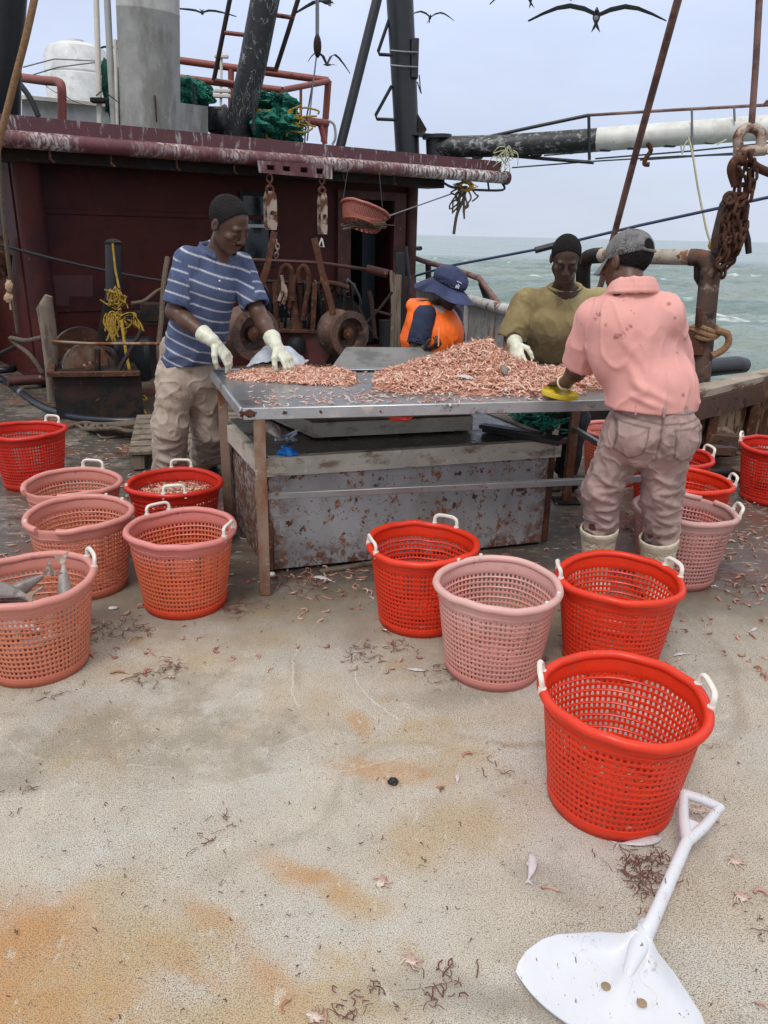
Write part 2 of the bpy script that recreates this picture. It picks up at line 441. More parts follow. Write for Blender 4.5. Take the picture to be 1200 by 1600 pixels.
M['lidtop'] = mat('wet_lid_top', (.10, .085, .065), .3, layers=[((.2, .17, .13), 5, .5, .65, {'rough': .5}), ((.045, .035, .028), 9, .5, .62, {'rough': .14}), ((.35, .32, .28), 30, .68, .74)], bump=.0025, bs=30)
M['greywood'] = mat('weathered_wood', (.17, .13, .095), .85, layers=[((.09, .065, .048), 16, .48, .62, {'stretch': (1, 1, .15)}), ((.27, .22, .17), 9, .56, .7)], bump=.004, bs=60, bstr=(1, 1, .15))
M['plank'] = mat('weathered_plank_top', (.33, .27, .21), .8, layers=[((.12, .06, .035), 4, .48, .62, {'stretch': (.6, .6, 3)}), ((.45, .4, .33), 14, .58, .7)], bump=.004, bs=40)
M['darkplank'] = mat('dark_stained_plank', (.085, .042, .028), .7, layers=[((.2, .1, .05), 6, .55, .7), ((.02, .015, .013), 9, .55, .65)], bump=.004, bs=40)
M['rustpanel'] = mat('flaking_rusty_panel', (.36, .25, .15), .8, layers=[((.14, .05, .02), 4.5, .45, .56, {'stretch': (1.8, 1.8, .6), 'rough': .9}), ((.03, .017, .012), 6, .55, .62, {'stretch': (1.6, 1.6, .7)}), ((.4, .22, .08), 10, .62, .7)], bump=.006, bs=25)
M['bulwark'] = mat('bulwark_paint', (.33, .32, .31), .6, layers=[((.2, .1, .05), 3, .56, .66, {'stretch': (2.6, 2.6, .3)}), ((.24, .23, .22), 9, .5, .65)], bump=.002, bs=30)
M['rope'] = mat('manila_rope', (.23, .13, .065), .9, var=.35, vs=60, bump=.004, bs=160, bstr=(1, 1, .4))
M['darkrope'] = mat('dirty_rope', (.11, .08, .055), .9, var=.35, vs=60, bump=.003, bs=160)
M['yrope'] = mat('yellow_twine', (.33, .2, .018), .8, var=.35, vs=40, layers=[((.12, .08, .03), 30, .56, .66)], bump=.002, bs=200)
M['palerope'] = mat('pale_yellow_line', (.5, .47, .3), .8, var=.2)
M['hose'] = mat('black_rubber_hose', (.012, .016, .024), .32, layers=[((.05, .05, .05), 14, .6, .7, {'rough': .7})])
M['bluecable'] = mat('blue_black_cable', (.03, .045, .1), .5, var=.2)
M['wire'] = mat('grey_wire', (.18, .19, .2), .5, metal=.4)
M['darkwire'] = mat('tarred_wire', (.02, .02, .022), .6)
M['browncable'] = mat('rusty_wire_rope', (.21, .115, .095), .65, layers=[((.11, .055, .045), 5, .45, .6)], bump=.002, bs=220)
M['worn'] = mat('worn_block_steel', (.42, .32, .25), .6, metal=.2, layers=[((.13, .05, .025), 9, .46, .58, {'rough': .9}), (DKRUST, 14, .62, .7)], bump=.003, bs=60)
M['rubber'] = mat('black_tyre_rubber', (.016, .016, .018), .5, layers=[((.07, .06, .05), 12, .6, .72)], bump=.003, bs=50)
M['whitehandle'] = mat('white_handle_plastic', (.70, .66, .58), .4, var=.08, layers=[((.4, .3, .22), 20, .6, .74, {'amt': .6})], bump=.0006, bs=90)
M['shovel'] = mat('white_shovel_plastic', (.60, .61, .64), .38, var=.05, layers=[((.32, .2, .15), 16, .66, .76, {'amt': .75}), ((.12, .08, .06), 75, .64, .67, {'stretch': (1, .35, 1)}), ('band', (.35, .25, .2), 14, .008, {'mask': 9, 'amt': .6}), ((.42, .33, .26), 7, .6, .75, {'amt': .6}), ((.55, .5, .45), 4, .55, .75, {'amt': .35}), ((.6, .58, .56), 30, .4, .7, {'amt': .3})], bump=.0008, bs=60)
M['yellow'] = mat('yellow_lid_plastic', (.60, .45, .02), .4, var=.08, layers=[((.35, .27, .1), 14, .64, .72)])
M['blueglove'] = mat('blue_nitrile', (.01, .2, .62), .4, var=.2, bump=.003, bs=40)
M['bag'] = mat('white_plastic_bag', (.62, .66, .72), .35, var=.12, vs=12, trans=.3, bump=.006, bs=18)
M['green'] = M['net']
M['glass'] = mat('dark_window_glass', (.012, .016, .018), .12)
M['dark'] = mat('dark_interior', (.016, .012, .012), .8)
M['bluegrey'] = mat('dark_blue_door', (.022, .03, .036), .5)

# ================================================================== SETTING
def g2(px, py):
    p = G(px, py); return (p.x, p.y)
ORANGE = (.47, .25, .10); PALE = (.56, .52, .46)
deck_layers = [
    ((.50, .47, .42), 2.2, .47, .66, {'amt': .85}),
    ((.44, .32, .17), 1.5, .5, .66, {'amt': .9}),
    ((.29, .25, .19), 1.9, .5, .66, {'amt': .8}),
    ((.55, .52, .47), 5, .58, .7, {'amt': .6}),
    ('band', (.2, .16, .1), 1.1, .02, {'detail': 1, 'mask': 1.7, 'amt': .25}),
]
for (px, py, rx, ry, ro, amt) in [(40, 1460, .20, .15, .2, 1.), (30, 1580, .34, .2, 0, .9), (130, 1540, .2, .12, .4, .5), (500, 1380, .19, .045, -.45, .75), (560, 1410, .12, .06, -.3, .5), (420, 1540, .12, .05, -.6, .6), (330, 1450, .16, .04, -.7, .6), (300, 1510, .14, .035, -.5, .65),
                                  (540, 1190, .2, .06, -.5, .6), (640, 1210, .16, .06, -.2, .8), (560, 1130, .05, .1, .5, .6), (90, 990, .2, .08, 0, .6), (230, 1000, .16, .06, 0, .6), (500, 1090, .1, .2, .1, .4), (440, 1080, .1, .16, 0, .35), (300, 1030, .25, .12, 0, .4), (160, 1050, .2, .1, 0, .4), (520, 1600, .25, .12, 0, .35), (720, 1290, .22, .12, .1, .5), (640, 1330, .12, .1, .1, .5), (260, 1470, .2, .1, -.3, .55), (900, 1250, .12, .1, 0, .3), (350, 1600, .22, .08, 0, .5), (170, 1400, .15, .12, 0, .4), (800, 1120, .25, .1, .2, .25), (1120, 1400, .2, .15, 0, .25), (400, 1000, .25, .1, 0, .4)]:
    deck_layers.append(('blob', ORANGE if amt > .55 else (.45, .31, .15), g2(px, py), (rx * 1.25, ry * 1.35), ro, {'amt': min(1, amt * 1.15), 'in': .15, 'thr': (4, .30, .52)}))
for (px, py, rx, ry, ro, amt) in [(20, 1220, .16, .1, 0, .45), (120, 1110, .3, .14, 0, .3), (860, 1380, .22, .1, -.5, .35), (700, 1090, .3, .1, 0, .4), (700, 1560, .3, .1, 0, .35), (850, 1590, .3, .06, -.3, .5), (560, 1000, .1, .2, 0, .3), (220, 1200, .3, .2, 0, .12)]:
    deck_layers.append(('blob', (.2, .17, .13), g2(px, py), (rx, ry), ro, {'amt': amt}))
c0 = g2(760, 1060)
deck_layers += [
    ('ring', (.3, .22, .13), (c0[0] + .05, c0[1] + .12), .52, .035, {'mask': 2.2, 'amt': .6}),
    ('ring', (.66, .62, .54), (c0[0] + .04, c0[1] + .12), .545, .006, {'mask': 2.4, 'amt': .8}),
    ('ring', (.3, .24, .17), (c0[0] + .12, c0[1] + .22), .86, .045, {'mask': 1.7, 'amt': .5}),
    ('ring', (.62, .58, .5), (c0[0] + .2, c0[1] + .1), .93, .008, {'mask': 1.6, 'amt': .7}),
    ('ring', (.64, .61, .54), (g2(300, 1000)[0], g2(300, 1000)[1]), .8, .007, {'mask': 2.1, 'amt': .35}),
    ('ring', (.62, .6, .53), (-1.6, 7.5), 5.72, .006, {'mask': 1.4, 'amt': .35}),
    ((.62, .58, .5), 26, .6, .7, {'amt': .5, 'stretch': (1, .5, 1)}),
    ((.13, .105, .07), 400, .52, .60, {'detail': 1, 'amt': .85, 'stretch': (.8, 1.1, 1)}),
    ((.08, .062, .04), 250, .565, .63, {'detail': 2, 'amt': .85, 'stretch': (.7, 1.2, 1), 'thr': (1.6, .35, .6)}),
    ((.09, .07, .045), 150, .62, .67, {'detail': 3, 'amt': .7, 'stretch': (.6, 1.3, 1)}),
    ((.17, .13, .09), 60, .64, .70, {'detail': 5, 'amt': .5, 'stretch': (.6, 1.3, 1)}),
    ((.28, .12, .07), 17, .675, .72, {'detail': 9, 'rg': .8, 'amt': .8}),
    # the wet, worn part of the deck further aft
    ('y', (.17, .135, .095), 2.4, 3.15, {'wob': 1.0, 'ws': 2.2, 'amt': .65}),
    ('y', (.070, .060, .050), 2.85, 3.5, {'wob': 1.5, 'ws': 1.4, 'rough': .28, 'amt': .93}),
]
wet = [((.17, .155, .135), 1.3, .45, .62), ((.14, .055, .03), 2.6, .5, .62)]
def deck_material():
    m = mat('worn_nonskid_deck', (.49, .44, .36), .78, var=.1, vs=7, layers=deck_layers, bump=.0016, bs=150, bump2=(.003, 9))
    nt = m.node_tree; L = nt.links.new
    bs_ = [n for n in nt.nodes if n.type == 'BSDF_PRINCIPLED'][0]
    src = bs_.inputs['Base Color'].links[0].from_socket
    tc = [n for n in nt.nodes if n.type == 'TEX_COORD'][0].outputs['Object']
    def nz(s, d=6, st=(1, 1, 1), off=0, rg=.65):
        mp = nt.nodes.new('ShaderNodeMapping'); mp.inputs['Scale'].default_value = st; mp.inputs['Location'].default_value = (off, off, 0)
        n = nt.nodes.new('ShaderNodeTexNoise'); n.inputs['Scale'].default_value = s; n.inputs['Detail'].default_value = d; n.inputs['Roughness'].default_value = rg
        L(tc, mp.inputs[0]); L(mp.outputs[0], n.inputs[0]); return n.outputs[0]
    def rg(f, lo, hi):
        r_ = nt.nodes.new('ShaderNodeMapRange'); r_.interpolation_type = 'SMOOTHSTEP'; r_.inputs[1].default_value = lo; r_.inputs[2].default_value = hi; L(f, r_.inputs[0]); return r_.outputs[0]
    def mul(a, b):
        n = nt.nodes.new('ShaderNodeMath'); n.operation = 'MULTIPLY'
        for i, x in enumerate((a, b)):
            if isinstance(x, float): n.inputs[i].default_value = x
            else: L(x, n.inputs[i])
        return n.outputs[0]
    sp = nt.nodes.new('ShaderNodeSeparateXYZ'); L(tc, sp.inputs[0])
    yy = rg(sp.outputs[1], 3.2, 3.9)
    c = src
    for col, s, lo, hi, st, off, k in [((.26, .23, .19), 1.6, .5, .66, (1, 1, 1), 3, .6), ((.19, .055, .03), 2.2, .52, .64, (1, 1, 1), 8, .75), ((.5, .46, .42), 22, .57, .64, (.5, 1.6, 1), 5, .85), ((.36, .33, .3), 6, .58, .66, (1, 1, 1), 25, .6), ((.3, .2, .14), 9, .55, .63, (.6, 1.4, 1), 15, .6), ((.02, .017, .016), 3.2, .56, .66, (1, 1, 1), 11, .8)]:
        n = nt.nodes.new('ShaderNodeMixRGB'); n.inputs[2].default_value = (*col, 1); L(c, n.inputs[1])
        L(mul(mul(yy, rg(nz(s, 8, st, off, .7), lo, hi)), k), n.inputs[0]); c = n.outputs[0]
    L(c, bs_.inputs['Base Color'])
    return m
M['deck'] = deck_material()
poly = [(-6.2, -2.5), (3.7, -2.5), (3.5, 4.2), (3.0, 6.35), (2.0, 7.6), (1.45, 8.7), (1.05, 10.6), (.6, 13), (.2, 19), (-5.6, 19), (-6.2, 9)]
b = MB(); b.prism([(x, y, -.1) for x, y in poly], (0, 0, 0), (0, 0, .1)); structure('deck', b, M['deck'], smooth=False)
b = MB(); b.prism([(x, y, -2.4) for x, y in poly], (0, 0, 0), (0, 0, 2.29)); structure('hull', b, M['drust'], smooth=False)

# ---- sea
SEA = -1.9
msea = mat('green_grey_sea', (.225, .275, .24), .2, var=.1, vs=.12, layers=[((.13, .2, .18), .05, .45, .6, {'stretch': (1, 2.5, 1)}), ((.26, .32, .27), .09, .55, .7, {'stretch': (1, 3, 1)}), ('attr', (.75, .78, .76), 'tint', {'rough': .8})], bump=.3, bs=1.9, bstr=(.6, 1.3, 1), bump2=(.8, .55, (.5, 1.4, 1)))
def wave(x, y):
    a = .17 * math.sin(.52 * y + .12 * x + 1.1 * math.sin(.06 * x)) + .1 * math.sin(.95 * y - .33 * x + 2) + .06 * math.sin(1.9 * y + .7 * x)
    p = V((x * .22, y * .5, 0)); a += .30 * noise.noise(p) + .20 * noise.noise(p * 2.7) + .11 * noise.noise(p * 6.1)
    return a
x0, x1, y0, y1, NX, NY = -40, 90, 9, 150, 300, 420
foam_c = G(1172, 500, SEA + .2)
vs = []; fc = []
for j in range(NY + 1):
    y = y0 + (y1 - y0) * j / NY
    for i in range(NX + 1):
        x = x0 + (x1 - x0) * i / NX
        f = min(1, (x - x0) / 10, (x1 - x) / 15, (y1 - y) / 50, (y - y0 + 3) / 5)
        w = wave(x, y)
        dx = (x - foam_c.x) / 3.6; dy = (y - foam_c.y) / 1.1
        g = math.exp(-(dx * dx + dy * dy))
        w += g * .15
        n_ = noise.noise(V((x * 1.4, y * 3.0, 7)))
        n2 = noise.noise(V((x * 3.4, y * 7.0, 3)))
        fo = max(0, min(1, (g * 1.0 + n_ * .9 * g + n2 * 1.0 * g - .55) * 2.2))
        if n_ > .33 and w > .38: fo = max(fo, min(.8, (n_ - .33) * 5 + n2))
        vs.append((x, y, SEA + w * max(f, 0) + .02)); fc.append(fo)
fs = [(j * (NX + 1) + i, j * (NX + 1) + i + 1, (j + 1) * (NX + 1) + i + 1, (j + 1) * (NX + 1) + i) for j in range(NY) for i in range(NX)]
b = MB(); b.add(vs, fs, fc); structure('sea', b, msea, ang=None)
b = MB(); b.add([(-9000, -3000, SEA - .25), (9000, -3000, SEA - .25), (9000, 9000, SEA - .25), (-9000, 9000, SEA - .25)], [(0, 1, 2, 3)])
msea2 = mat('far_sea', (.215, .262, .235), .25, var=.1, vs=.05, layers=[((.19, .26, .23), .02, .5, .7, {'stretch': (1, 4, 1)})], bump=.35, bs=.5, bstr=(.5, 1.4, 1), bump2=(.8, .12, (.4, 1.4, 1)))
structure('sea', b, msea2, smooth=False)

# ================================================================== DECKHOUSE
CA = V((-3.72, 8.12, 0)); CU = V((.8, .6, 0)); CN = V((.6, -.8, 0))
def CP(s, t, z): return CA + CU * s + CN * t + V((0, 0, z))
def CW(px, py, t=0.0):
    v = ray(px, py); o = V((0, 0, CAMH)); k = ((CA + CN * t) - o).dot(CN) / v.dot(CN)
    return o + v * k
def cs(p): return (p - CA).dot(CU)
L0 = CW(-60, 172, .62); R0 = CW(789, 253, .62)
house = thing('deckhouse', 'dark maroon steel deckhouse with a long gutter pipe under its roof edge', 'deckhouse', CP(2.6, -2, 0))
sR = cs(CW(640, 400, 0)); CH = 2.33
# front wall as pieces around the doorway and the window
sd0, sd1 = cs(CW(545, 400)), cs(CW(611, 400)); sw0, sw1 = cs(CW(380, 360)), cs(CW(424, 360))
zt, zb = CW(400, 306).z, CW(400, 411).z; zdt = CW(575, 312).z
b = MB()
def wallp(s0, s1, z0, z1, t0=-.06, t1=0.0):
    b.hexa([CP(s0, t1, z0), CP(s1, t1, z0), CP(s1, t0, z0), CP(s0, t0, z0), CP(s0, t1, z1), CP(s1, t1, z1), CP(s1, t0, z1), CP(s0, t0, z1)])
wallp(0, sw0, 0, CH); wallp(sw0, sw1, 0, zb); wallp(sw0, sw1, zt, CH); wallp(sw1, sd0, 0, CH); wallp(sd0, sd1, zdt, CH); wallp(sd1, sR, 0, CH); wallp(sd0, sd1, 0, .12)
b.hexa([CP(0, -.06, 0), CP(0.06, -.06, 0), CP(0.06, -5, 0), CP(0, -5, 0), CP(0, -.06, CH), CP(.06, -.06, CH), CP(.06, -5, CH), CP(0, -5, CH)])
b.hexa([CP(sR - .06, -.06, 0), CP(sR, -.06, 0), CP(sR, -5, 0), CP(sR - .06, -5, 0), CP(sR - .06, -.06, CH), CP(sR, -.06, CH), CP(sR, -5, CH), CP(sR - .06, -5, CH)])
part('wall', b, M['maroon'], house, smooth=False)
b = MB()
for z in (.75, 1.72): b.bar(CP(.2, .012, z), CP(2.8, .012, z), .02, .05)
part('wall_stiffener', b, M['maroon'], house)
b = MB()
for q in [[(43, 430), (145, 430), (145, 463), (108, 463), (108, 478), (43, 478)], [(158, 482), (255, 482), (255, 500), (158, 500)]]:
    b.prism([CW(x, y, .001) for x, y in reversed(q)], (0, 0, 0), CN * .003)
part('paint_patch', b, mat('dark_touch_up_paint', (.06, .012, .013), .6), house, smooth=False)
b = MB(); b.hexa([CP(sd0 - .3, -.9, 0), CP(sR - .1, -.9, 0), CP(sR - .1, -.95, 0), CP(sd0 - .3, -.95, 0), CP(sd0 - .3, -.9, CH), CP(sR - .1, -.9, CH), CP(sR - .1, -.95, CH), CP(sd0 - .3, -.95, CH)])
b.hexa([CP(sd0 - .3, -.07, 0), CP(sd0 - .25, -.07, 0), CP(sd0 - .25, -.9, 0), CP(sd0 - .3, -.9, 0), CP(sd0 - .3, -.07, CH), CP(sd0 - .25, -.07, CH), CP(sd0 - .25, -.9, CH), CP(sd0 - .3, -.9, CH)])
part('inner_wall', b, M['dark'], house, smooth=False)
b = MB(); a0, a1 = cs(CW(566, 400, -.4)), cs(CW(586, 400, -.4))
b.hexa([CP(a0, -.4, .1), CP(a1, -.4, .1), CP(a1, -.44, .1), CP(a0, -.44, .1), CP(a0, -.4, 1.75), CP(a1, -.4, 1.75), CP(a1, -.44, 1.75), CP(a0, -.44, 1.75)])
part('door', b, M['bluegrey'], house, smooth=False)
b = MB()
def fr(s0, s1, z0, z1, t=.05):
    b.hexa([CP(s0, t, z0), CP(s1, t, z0), CP(s1, .002, z0), CP(s0, .002, z0), CP(s0, t, z1), CP(s1, t, z1), CP(s1, .002, z1), CP(s0, .002, z1)])
fr(sd0 - .2, sd0 - .003, 0, zdt + .1); fr(sd1 + .003, sd1 + .2, 0, zdt + .1); fr(sd0 - .003, sd1 + .003, zdt, zdt + .1)
part('door_frame', b, M['redsteel'], house, smooth=False)
wf = MB()
b = MB(); zm = CW(400, 353).z
fr(sw0 - .04, sw1 + .04, zt, zt + .04, .03); fr(sw0 - .04, sw1 + .04, zb - .04, zb, .03); fr(sw0 - .04, sw0, zb, zt, .03); fr(sw1, sw1 + .04, zb, zt, .03)
win = part('window', b, M['drust'], house, smooth=False)
b = MB(); fr(sw0, sw1, zm - .018, zm + .018, .03); part('window_bar', b, mat('aluminium_bar', (.4, .42, .42), .4), win, smooth=False)
b = MB(); b.hexa([CP(sw0, -.02, zb), CP(sw1, -.02, zb), CP(sw1, -.03, zb), CP(sw0, -.03, zb), CP(sw0, -.02, zt), CP(sw1, -.02, zt), CP(sw1, -.03, zt), CP(sw0, -.03, zt)])
part('pane', b, M['glass'], win, smooth=False)
# pillars
b = MB(); p = CP(.12, .16, 0); b.cyl(p + V((0, 0, .02)), p + V((0, 0, CH)), .13, n=24); b.cyl(p + V((0, 0, .1)), p + V((0, 0, .16)), .2, n=24)
part('pillar', b, M['maroon'], house)
b = MB(); p = CW(641, 420, .05); p.z = 0; b.cyl(p, p + V((0, 0, CH)), .075, n=20); part('pillar', b, M['redsteel'], house)
b = MB(); p = CP(.12, .16, 0); b.tube([p + CN * .1 + CU * -.45 + V((0, 0, .09)), p + CN * .18 + CU * .9 + V((0, 0, .09))], .05, 12); part('foot_pipe', b, M['redsteel'], house)
# roof slab, edge plate, gutter
zl, zr = L0.z, R0.z
sl, sr = cs(L0), cs(R0)
def rz(s): return zl + (zr - zl) * (s - sl) / (sr - sl)
def slab(b, s0, s1, t0, t1, d0, d1):
    b.hexa([CP(s0, t1, rz(s0) - d1), CP(s1, t1, rz(s1) - d1), CP(s1, t0, rz(s1) - d1), CP(s0, t0, rz(s0) - d1), CP(s0, t1, rz(s0) - d0), CP(s1, t1, rz(s1) - d0), CP(s1, t0, rz(s1) - d0), CP(s0, t0, rz(s0) - d0)])
b = MB(); slab(b, sl, sr - 1.25, -5.2, .56, .10, .2); slab(b, sr - 1.25, sr - .02, -.2, .56, .10, .16)
roof = part('roof', b, M['drust'], house, smooth=False)
b = MB(); slab(b, sl, sr - .04, .565, .6, -.005, .15); part('roof_edge', b, M['roofpaint'], roof, smooth=False)
b = MB(); n_ = 60; gp = []
for i in range(n_ + 1):
    s = sl + (sr - sl) * i / n_; gp.append(CP(s, .66, rz(s) - .2))
b.tube(gp, .074, 20)
gut = part('gutter', b, M['guano'], roof)
b = MB(); b.tube([gp[-1] - CU * .04, gp[-1] + CU * .02], .086, 20); part('gutter_flange', b, M['roofpaint'], gut)
for px in (75, 170, 273, 363, 535, 615):
    b = MB(); s = cs(CW(px, 225, .62)); p = CP(s, .64, rz(s) - .27); b.tube([p, p - V((0, 0, .07)), p - V((0, 0, .1)) + CU * .03], .011, 8); part('hook', b, M['rust'], roof)
b = MB(); slab(b, sl, cs(CW(690, 300, .4)), .1, .45, .2, .36); part('roof_beam', b, M['drust'], roof, smooth=False)
# handrail under roof end
b = MB(); q = [CW(690, 283, .6), CW(705, 292, .6), CW(733, 296, .6), CW(785, 297, .6), CW(785, 286, .6)]
b.tube(spline(q, 4), .016, 8); b.tube([CW(762, 282, .6), CW(764, 297, .6)], .013, 8); part('under_rail', b, M['black'], roof)

# bracket plate with four holes, hung from the gutter
def bracket():
    t = .745
    A, B, C, D = CW(402, 251, t), CW(517, 258, t), CW(517, 280, t), CW(404, 270, t)
    xs = [0, .1, .2, .31, .41, .55, .65, .77, .87, 1.0]; ys = [0, .3, .7, 1.0]
    hole = {(1, 1), (3, 1), (5, 1), (7, 1)}
    bb = MB()
    def P(u, v, o): return (A.lerp(B, u)).lerp(D.lerp(C, u), v) + CN * o
    for i in range(9):
        for j in range(3):
            if (i, j) in hole: continue
            u0, u1, v0, v1 = xs[i], xs[i + 1], ys[j], ys[j + 1]
            bb.hexa([P(u0, v1, .03), P(u1, v1, .03), P(u1, v1, 0), P(u0, v1, 0), P(u0, v0, .03), P(u1, v0, .03), P(u1, v0, 0), P(u0, v0, 0)])
    return bb
t = thing('bracket_plate', 'maroon plate with four square holes welded under the gutter', 'bracket', CW(460, 275, .745))
part('plate', bracket(), M['guano'], t, smooth=False)

def hang_block(cx, cy0, cy1, w, label):
    """eye bolt, swivel and a cheeked pulley block on the bracket"""
    Y0 = CW(cx, cy0, .765); tt = .765
    t = thing('pulley_block', label, 'pulley block', CW(cx, cy1, tt), 'pulley blocks hung from the bracket plate')
    top = CW(cx, cy0 - 3, tt); b = MB()
    rr = .03
    b.tube([top + V((rr * math.cos(a), 0, -.03 + 1.4 * rr * math.sin(a))) for a in np.linspace(0, 2 * math.pi, 17)[:-1]], .011, 8, closed=True)
    p2 = top - V((0, 0, .12)); b.tube([top - V((0, 0, .06)), p2], .016, 10)
    b.tube([p2 + CU * (.04 * math.cos(a)) + V((0, 0, -.02 + .035 * math.sin(a))) for a in np.linspace(0, 2 * math.pi, 17)[:-1]], .016, 8, closed=True)
    part('shackle', b, M['rust'], t)
    a = CW(cx, cy0 + 22, tt); z1 = CW(cx, cy1, tt).z; H_ = a.z - z1
    for sg in (-1, 1):
        b = MB(); c = a + CN * (.035 * sg)
        pr = [(-.28, 0), (.28, 0), (.5, -.12), (.5, -.85), (.4, -1), (-.4, -1), (-.5, -.85), (-.5, -.2)]
        b.prism([c + CU * (x * w) + V((0, 0, y * H_)) for x, y in reversed(pr)], (0, 0, 0), CN * .014)
        part('cheek', b, M['worn'], t, smooth=False)
    b = MB(); cc = a + CN * .007 - V((0, 0, H_ * .55)); b.lathe([(.3 * w, -.018), (.42 * w, -.016), (.36 * w, 0), (.42 * w, .016), (.3 * w, .018)], cc, CN, 20); part('sheave', b, M['drust'], t)
    b = MB(); b.cyl(cc - CN * .05, cc + CN * .06, .02, n=10); part('pin', b, M['rust'], t)
hang_block(421, 277, 359, .12, 'left worn pulley block hanging in front of the window from the holed plate')
hang_block(503, 280, 366, .085, 'narrow open pulley block hanging left of the doorway from the holed plate')

# ---- outside fittings of the roof
def tubething(name, pts, r, m_, label, cat, n=12, group=None):
    b = MB(); b.tube(pts, r, n); return solo(name, b, m_, label, cat, group=group)
t = thing('funnel', 'wide pale grey exhaust funnel rising from the deckhouse roof', 'funnel', W(236, 195, 9.6))
b = MB(); base = W(236, 215, 9.6); topf = W(228, -150, 9.4); b.lathe([(.33, 0), (.325, .4), (.325, 1.2), (.327, 1.205), (.327, 1.22), (.325, 1.225), (.325, 2.8)], base, topf - base, 40); part('stack', b, M['greymast'], t)
b = MB(); q = W(243, 165, 9.26); b.bar(q + V((0, 0, .1)), q - V((0, 0, .16)), .03, .01); part('rust_streak', b, M['rust'], t)
# black leaning mast with climbing rungs
t = thing('leaning_mast', 'thick black mast leaning right and streaked white with droppings', 'mast', W(371, 206, 10.6))
b = MB(); b.tube([W(368, 225, 10.6), W(395, 100, 10.5), W(418, -20, 10.4)], .165, 24); part('spar', b, M['blackguano'], t)
for q in ([(361, -10), (349, 50), (334, 126)], [(470, -15), (450, 50), (431, 109)]):
    b = MB(); b.tube([W(x, y, 10.7) for x, y in q], .028, 10); part('ladder_stile', b, M['drust'], t)
for (a_, c_) in [((351, 51), (386, 55)), ((420, 22), (460, 28)), ((334, 125), (376, 133)), ((398, 105), (434, 109))]:
    b = MB(); b.tube([W(*a_, 10.7), W(*c_, 10.7)], .025, 8); part('rung', b, M['redrail'], t)
tubething('mast_stay', [W(592, -12, 11.2), W(531, 232, 11.0)], .062, M['black'], 'slim black steel stay slanting up between the two masts', 'stay', 16)
# right mast
t = thing('mast', 'upright black mast at the right end of the deckhouse with strapped fittings', 'mast', W(637, 240, 11.6))
b = MB(); b.tube([W(637, 246, 11.6), W(631, 120, 11.6), W(624, -15, 11.6)], [.165, .17, .175], 24); part('spar', b, M['black'], t)
for q in ([(608, 30), (591, 80), (593, 85), (612, 86)], [(612, 134), (587, 180), (589, 186), (616, 187)]):
    b = MB(); b.tube([W(x, y, 11.55) for x, y in q], .022, 8); part('step', b, M['black'], t)
for y in (80, 103):
    b = MB(); b.tube([W(609 + (y - 80) * .05, y - 1, 11.42), W(630, y + 1, 11.36), W(653, y + 2, 11.45)], .012, 6); part('strap', b, M['wire'], t)
b = MB(); c = W(648, 92, 11.5); b.box(c, (.1, .12, .46), bev=.01); part('fitting_box', b, M['black'], t)
b = MB(); b.prism([W(x, y, 11.55) for x, y in [(644, 170), (652, 176), (667, 202), (663, 209), (644, 208)]], (0, 0, 0), (0, .04, 0)); part('gusset', b, M['drust'], t, smooth=False)
b = MB(); b.bar(W(640, 210, 11.55), W(697, 214, 11.55), .22, .035); part('hinge_plate', b, M['black'], t)
b = MB(); b.tube(spline([W(655, 117, 11.5), W(657, 140, 11.5), W(658, 146, 11.5), W(652, 128, 11.5)], 3), .008, 6); part('bent_wire', b, M['black'], t)
# outrigger boom
t = thing('outrigger_boom', 'long outrigger boom, black near the mast and white towards its end, with a walk rail', 'boom', W(700, 245, 11.5))
def BY(px): return 11.5 - (px - 690) / 510 * 1.4
def BW(px, py, o=0): return W(px, py, BY(px) + o)
b = MB(); b.tube([BW(684, 230), BW(780, 228), BW(860, 223), BW(935, 218)], .135, 22); part('black_section', b, M['boomblack'], t)
b = MB(); b.tube([BW(933, 218), BW(1060, 209), BW(1230, 197), BW(1400, 184)], .137, 22); part('white_section', b, M['boomwhite'], t)
b = MB(); b.cyl(BW(680, 218), BW(681, 246), .13, n=20); b.cyl(BW(683, 211), BW(683, 217), .2, n=20); part('hinge_pin', b, M['black'], t)
b = MB(); b.tube([BW(762, 214), BW(830, 199), BW(920, 180)], .022, 8); part('walk_rail', b, M['black'], t)
b = MB(); b.tube([BW(920, 180), BW(1050, 172), BW(1200, 164), BW(1400, 152)], .018, 8); b.tube([BW(1200, 157), BW(1192, 166)], .02, 6); part('walk_rail', b, M['browncable'], t)
for px, y0_, y1_ in ((920, 180, 250), (1081, 171, 240), (1147, 168, 190), (1155, 205, 245)):
    b = MB(); b.tube([BW(px, y0_, -.14), BW(px + 1, y1_, -.14)], .02 if px == 920 else .014, 8); part('rail_post', b, M['black'] if px == 920 else M['wire'], t)
b = MB(); b.tube([BW(795, 243), BW(850, 248), BW(928, 254)], .022, 8); part('lower_strut', b, M['black'], t)
for px, py in ((746, 242), (838, 238), (888, 234), (946, 230), (989, 227), (1047, 223), (1109, 218)):
    b = MB(); b.box(BW(px, py, 0), (.14, .1, .1), bev=.01); part('roller', b, M['black'], t)
b = MB(); b.tube(spline([BW(1012, 224, -.1), BW(1017, 235, -.1), BW(1010, 246, -.1), BW(1007, 256, -.1), BW(1015, 257, -.1)], 4), .028, 8); part('hook', b, M['rust'], t)
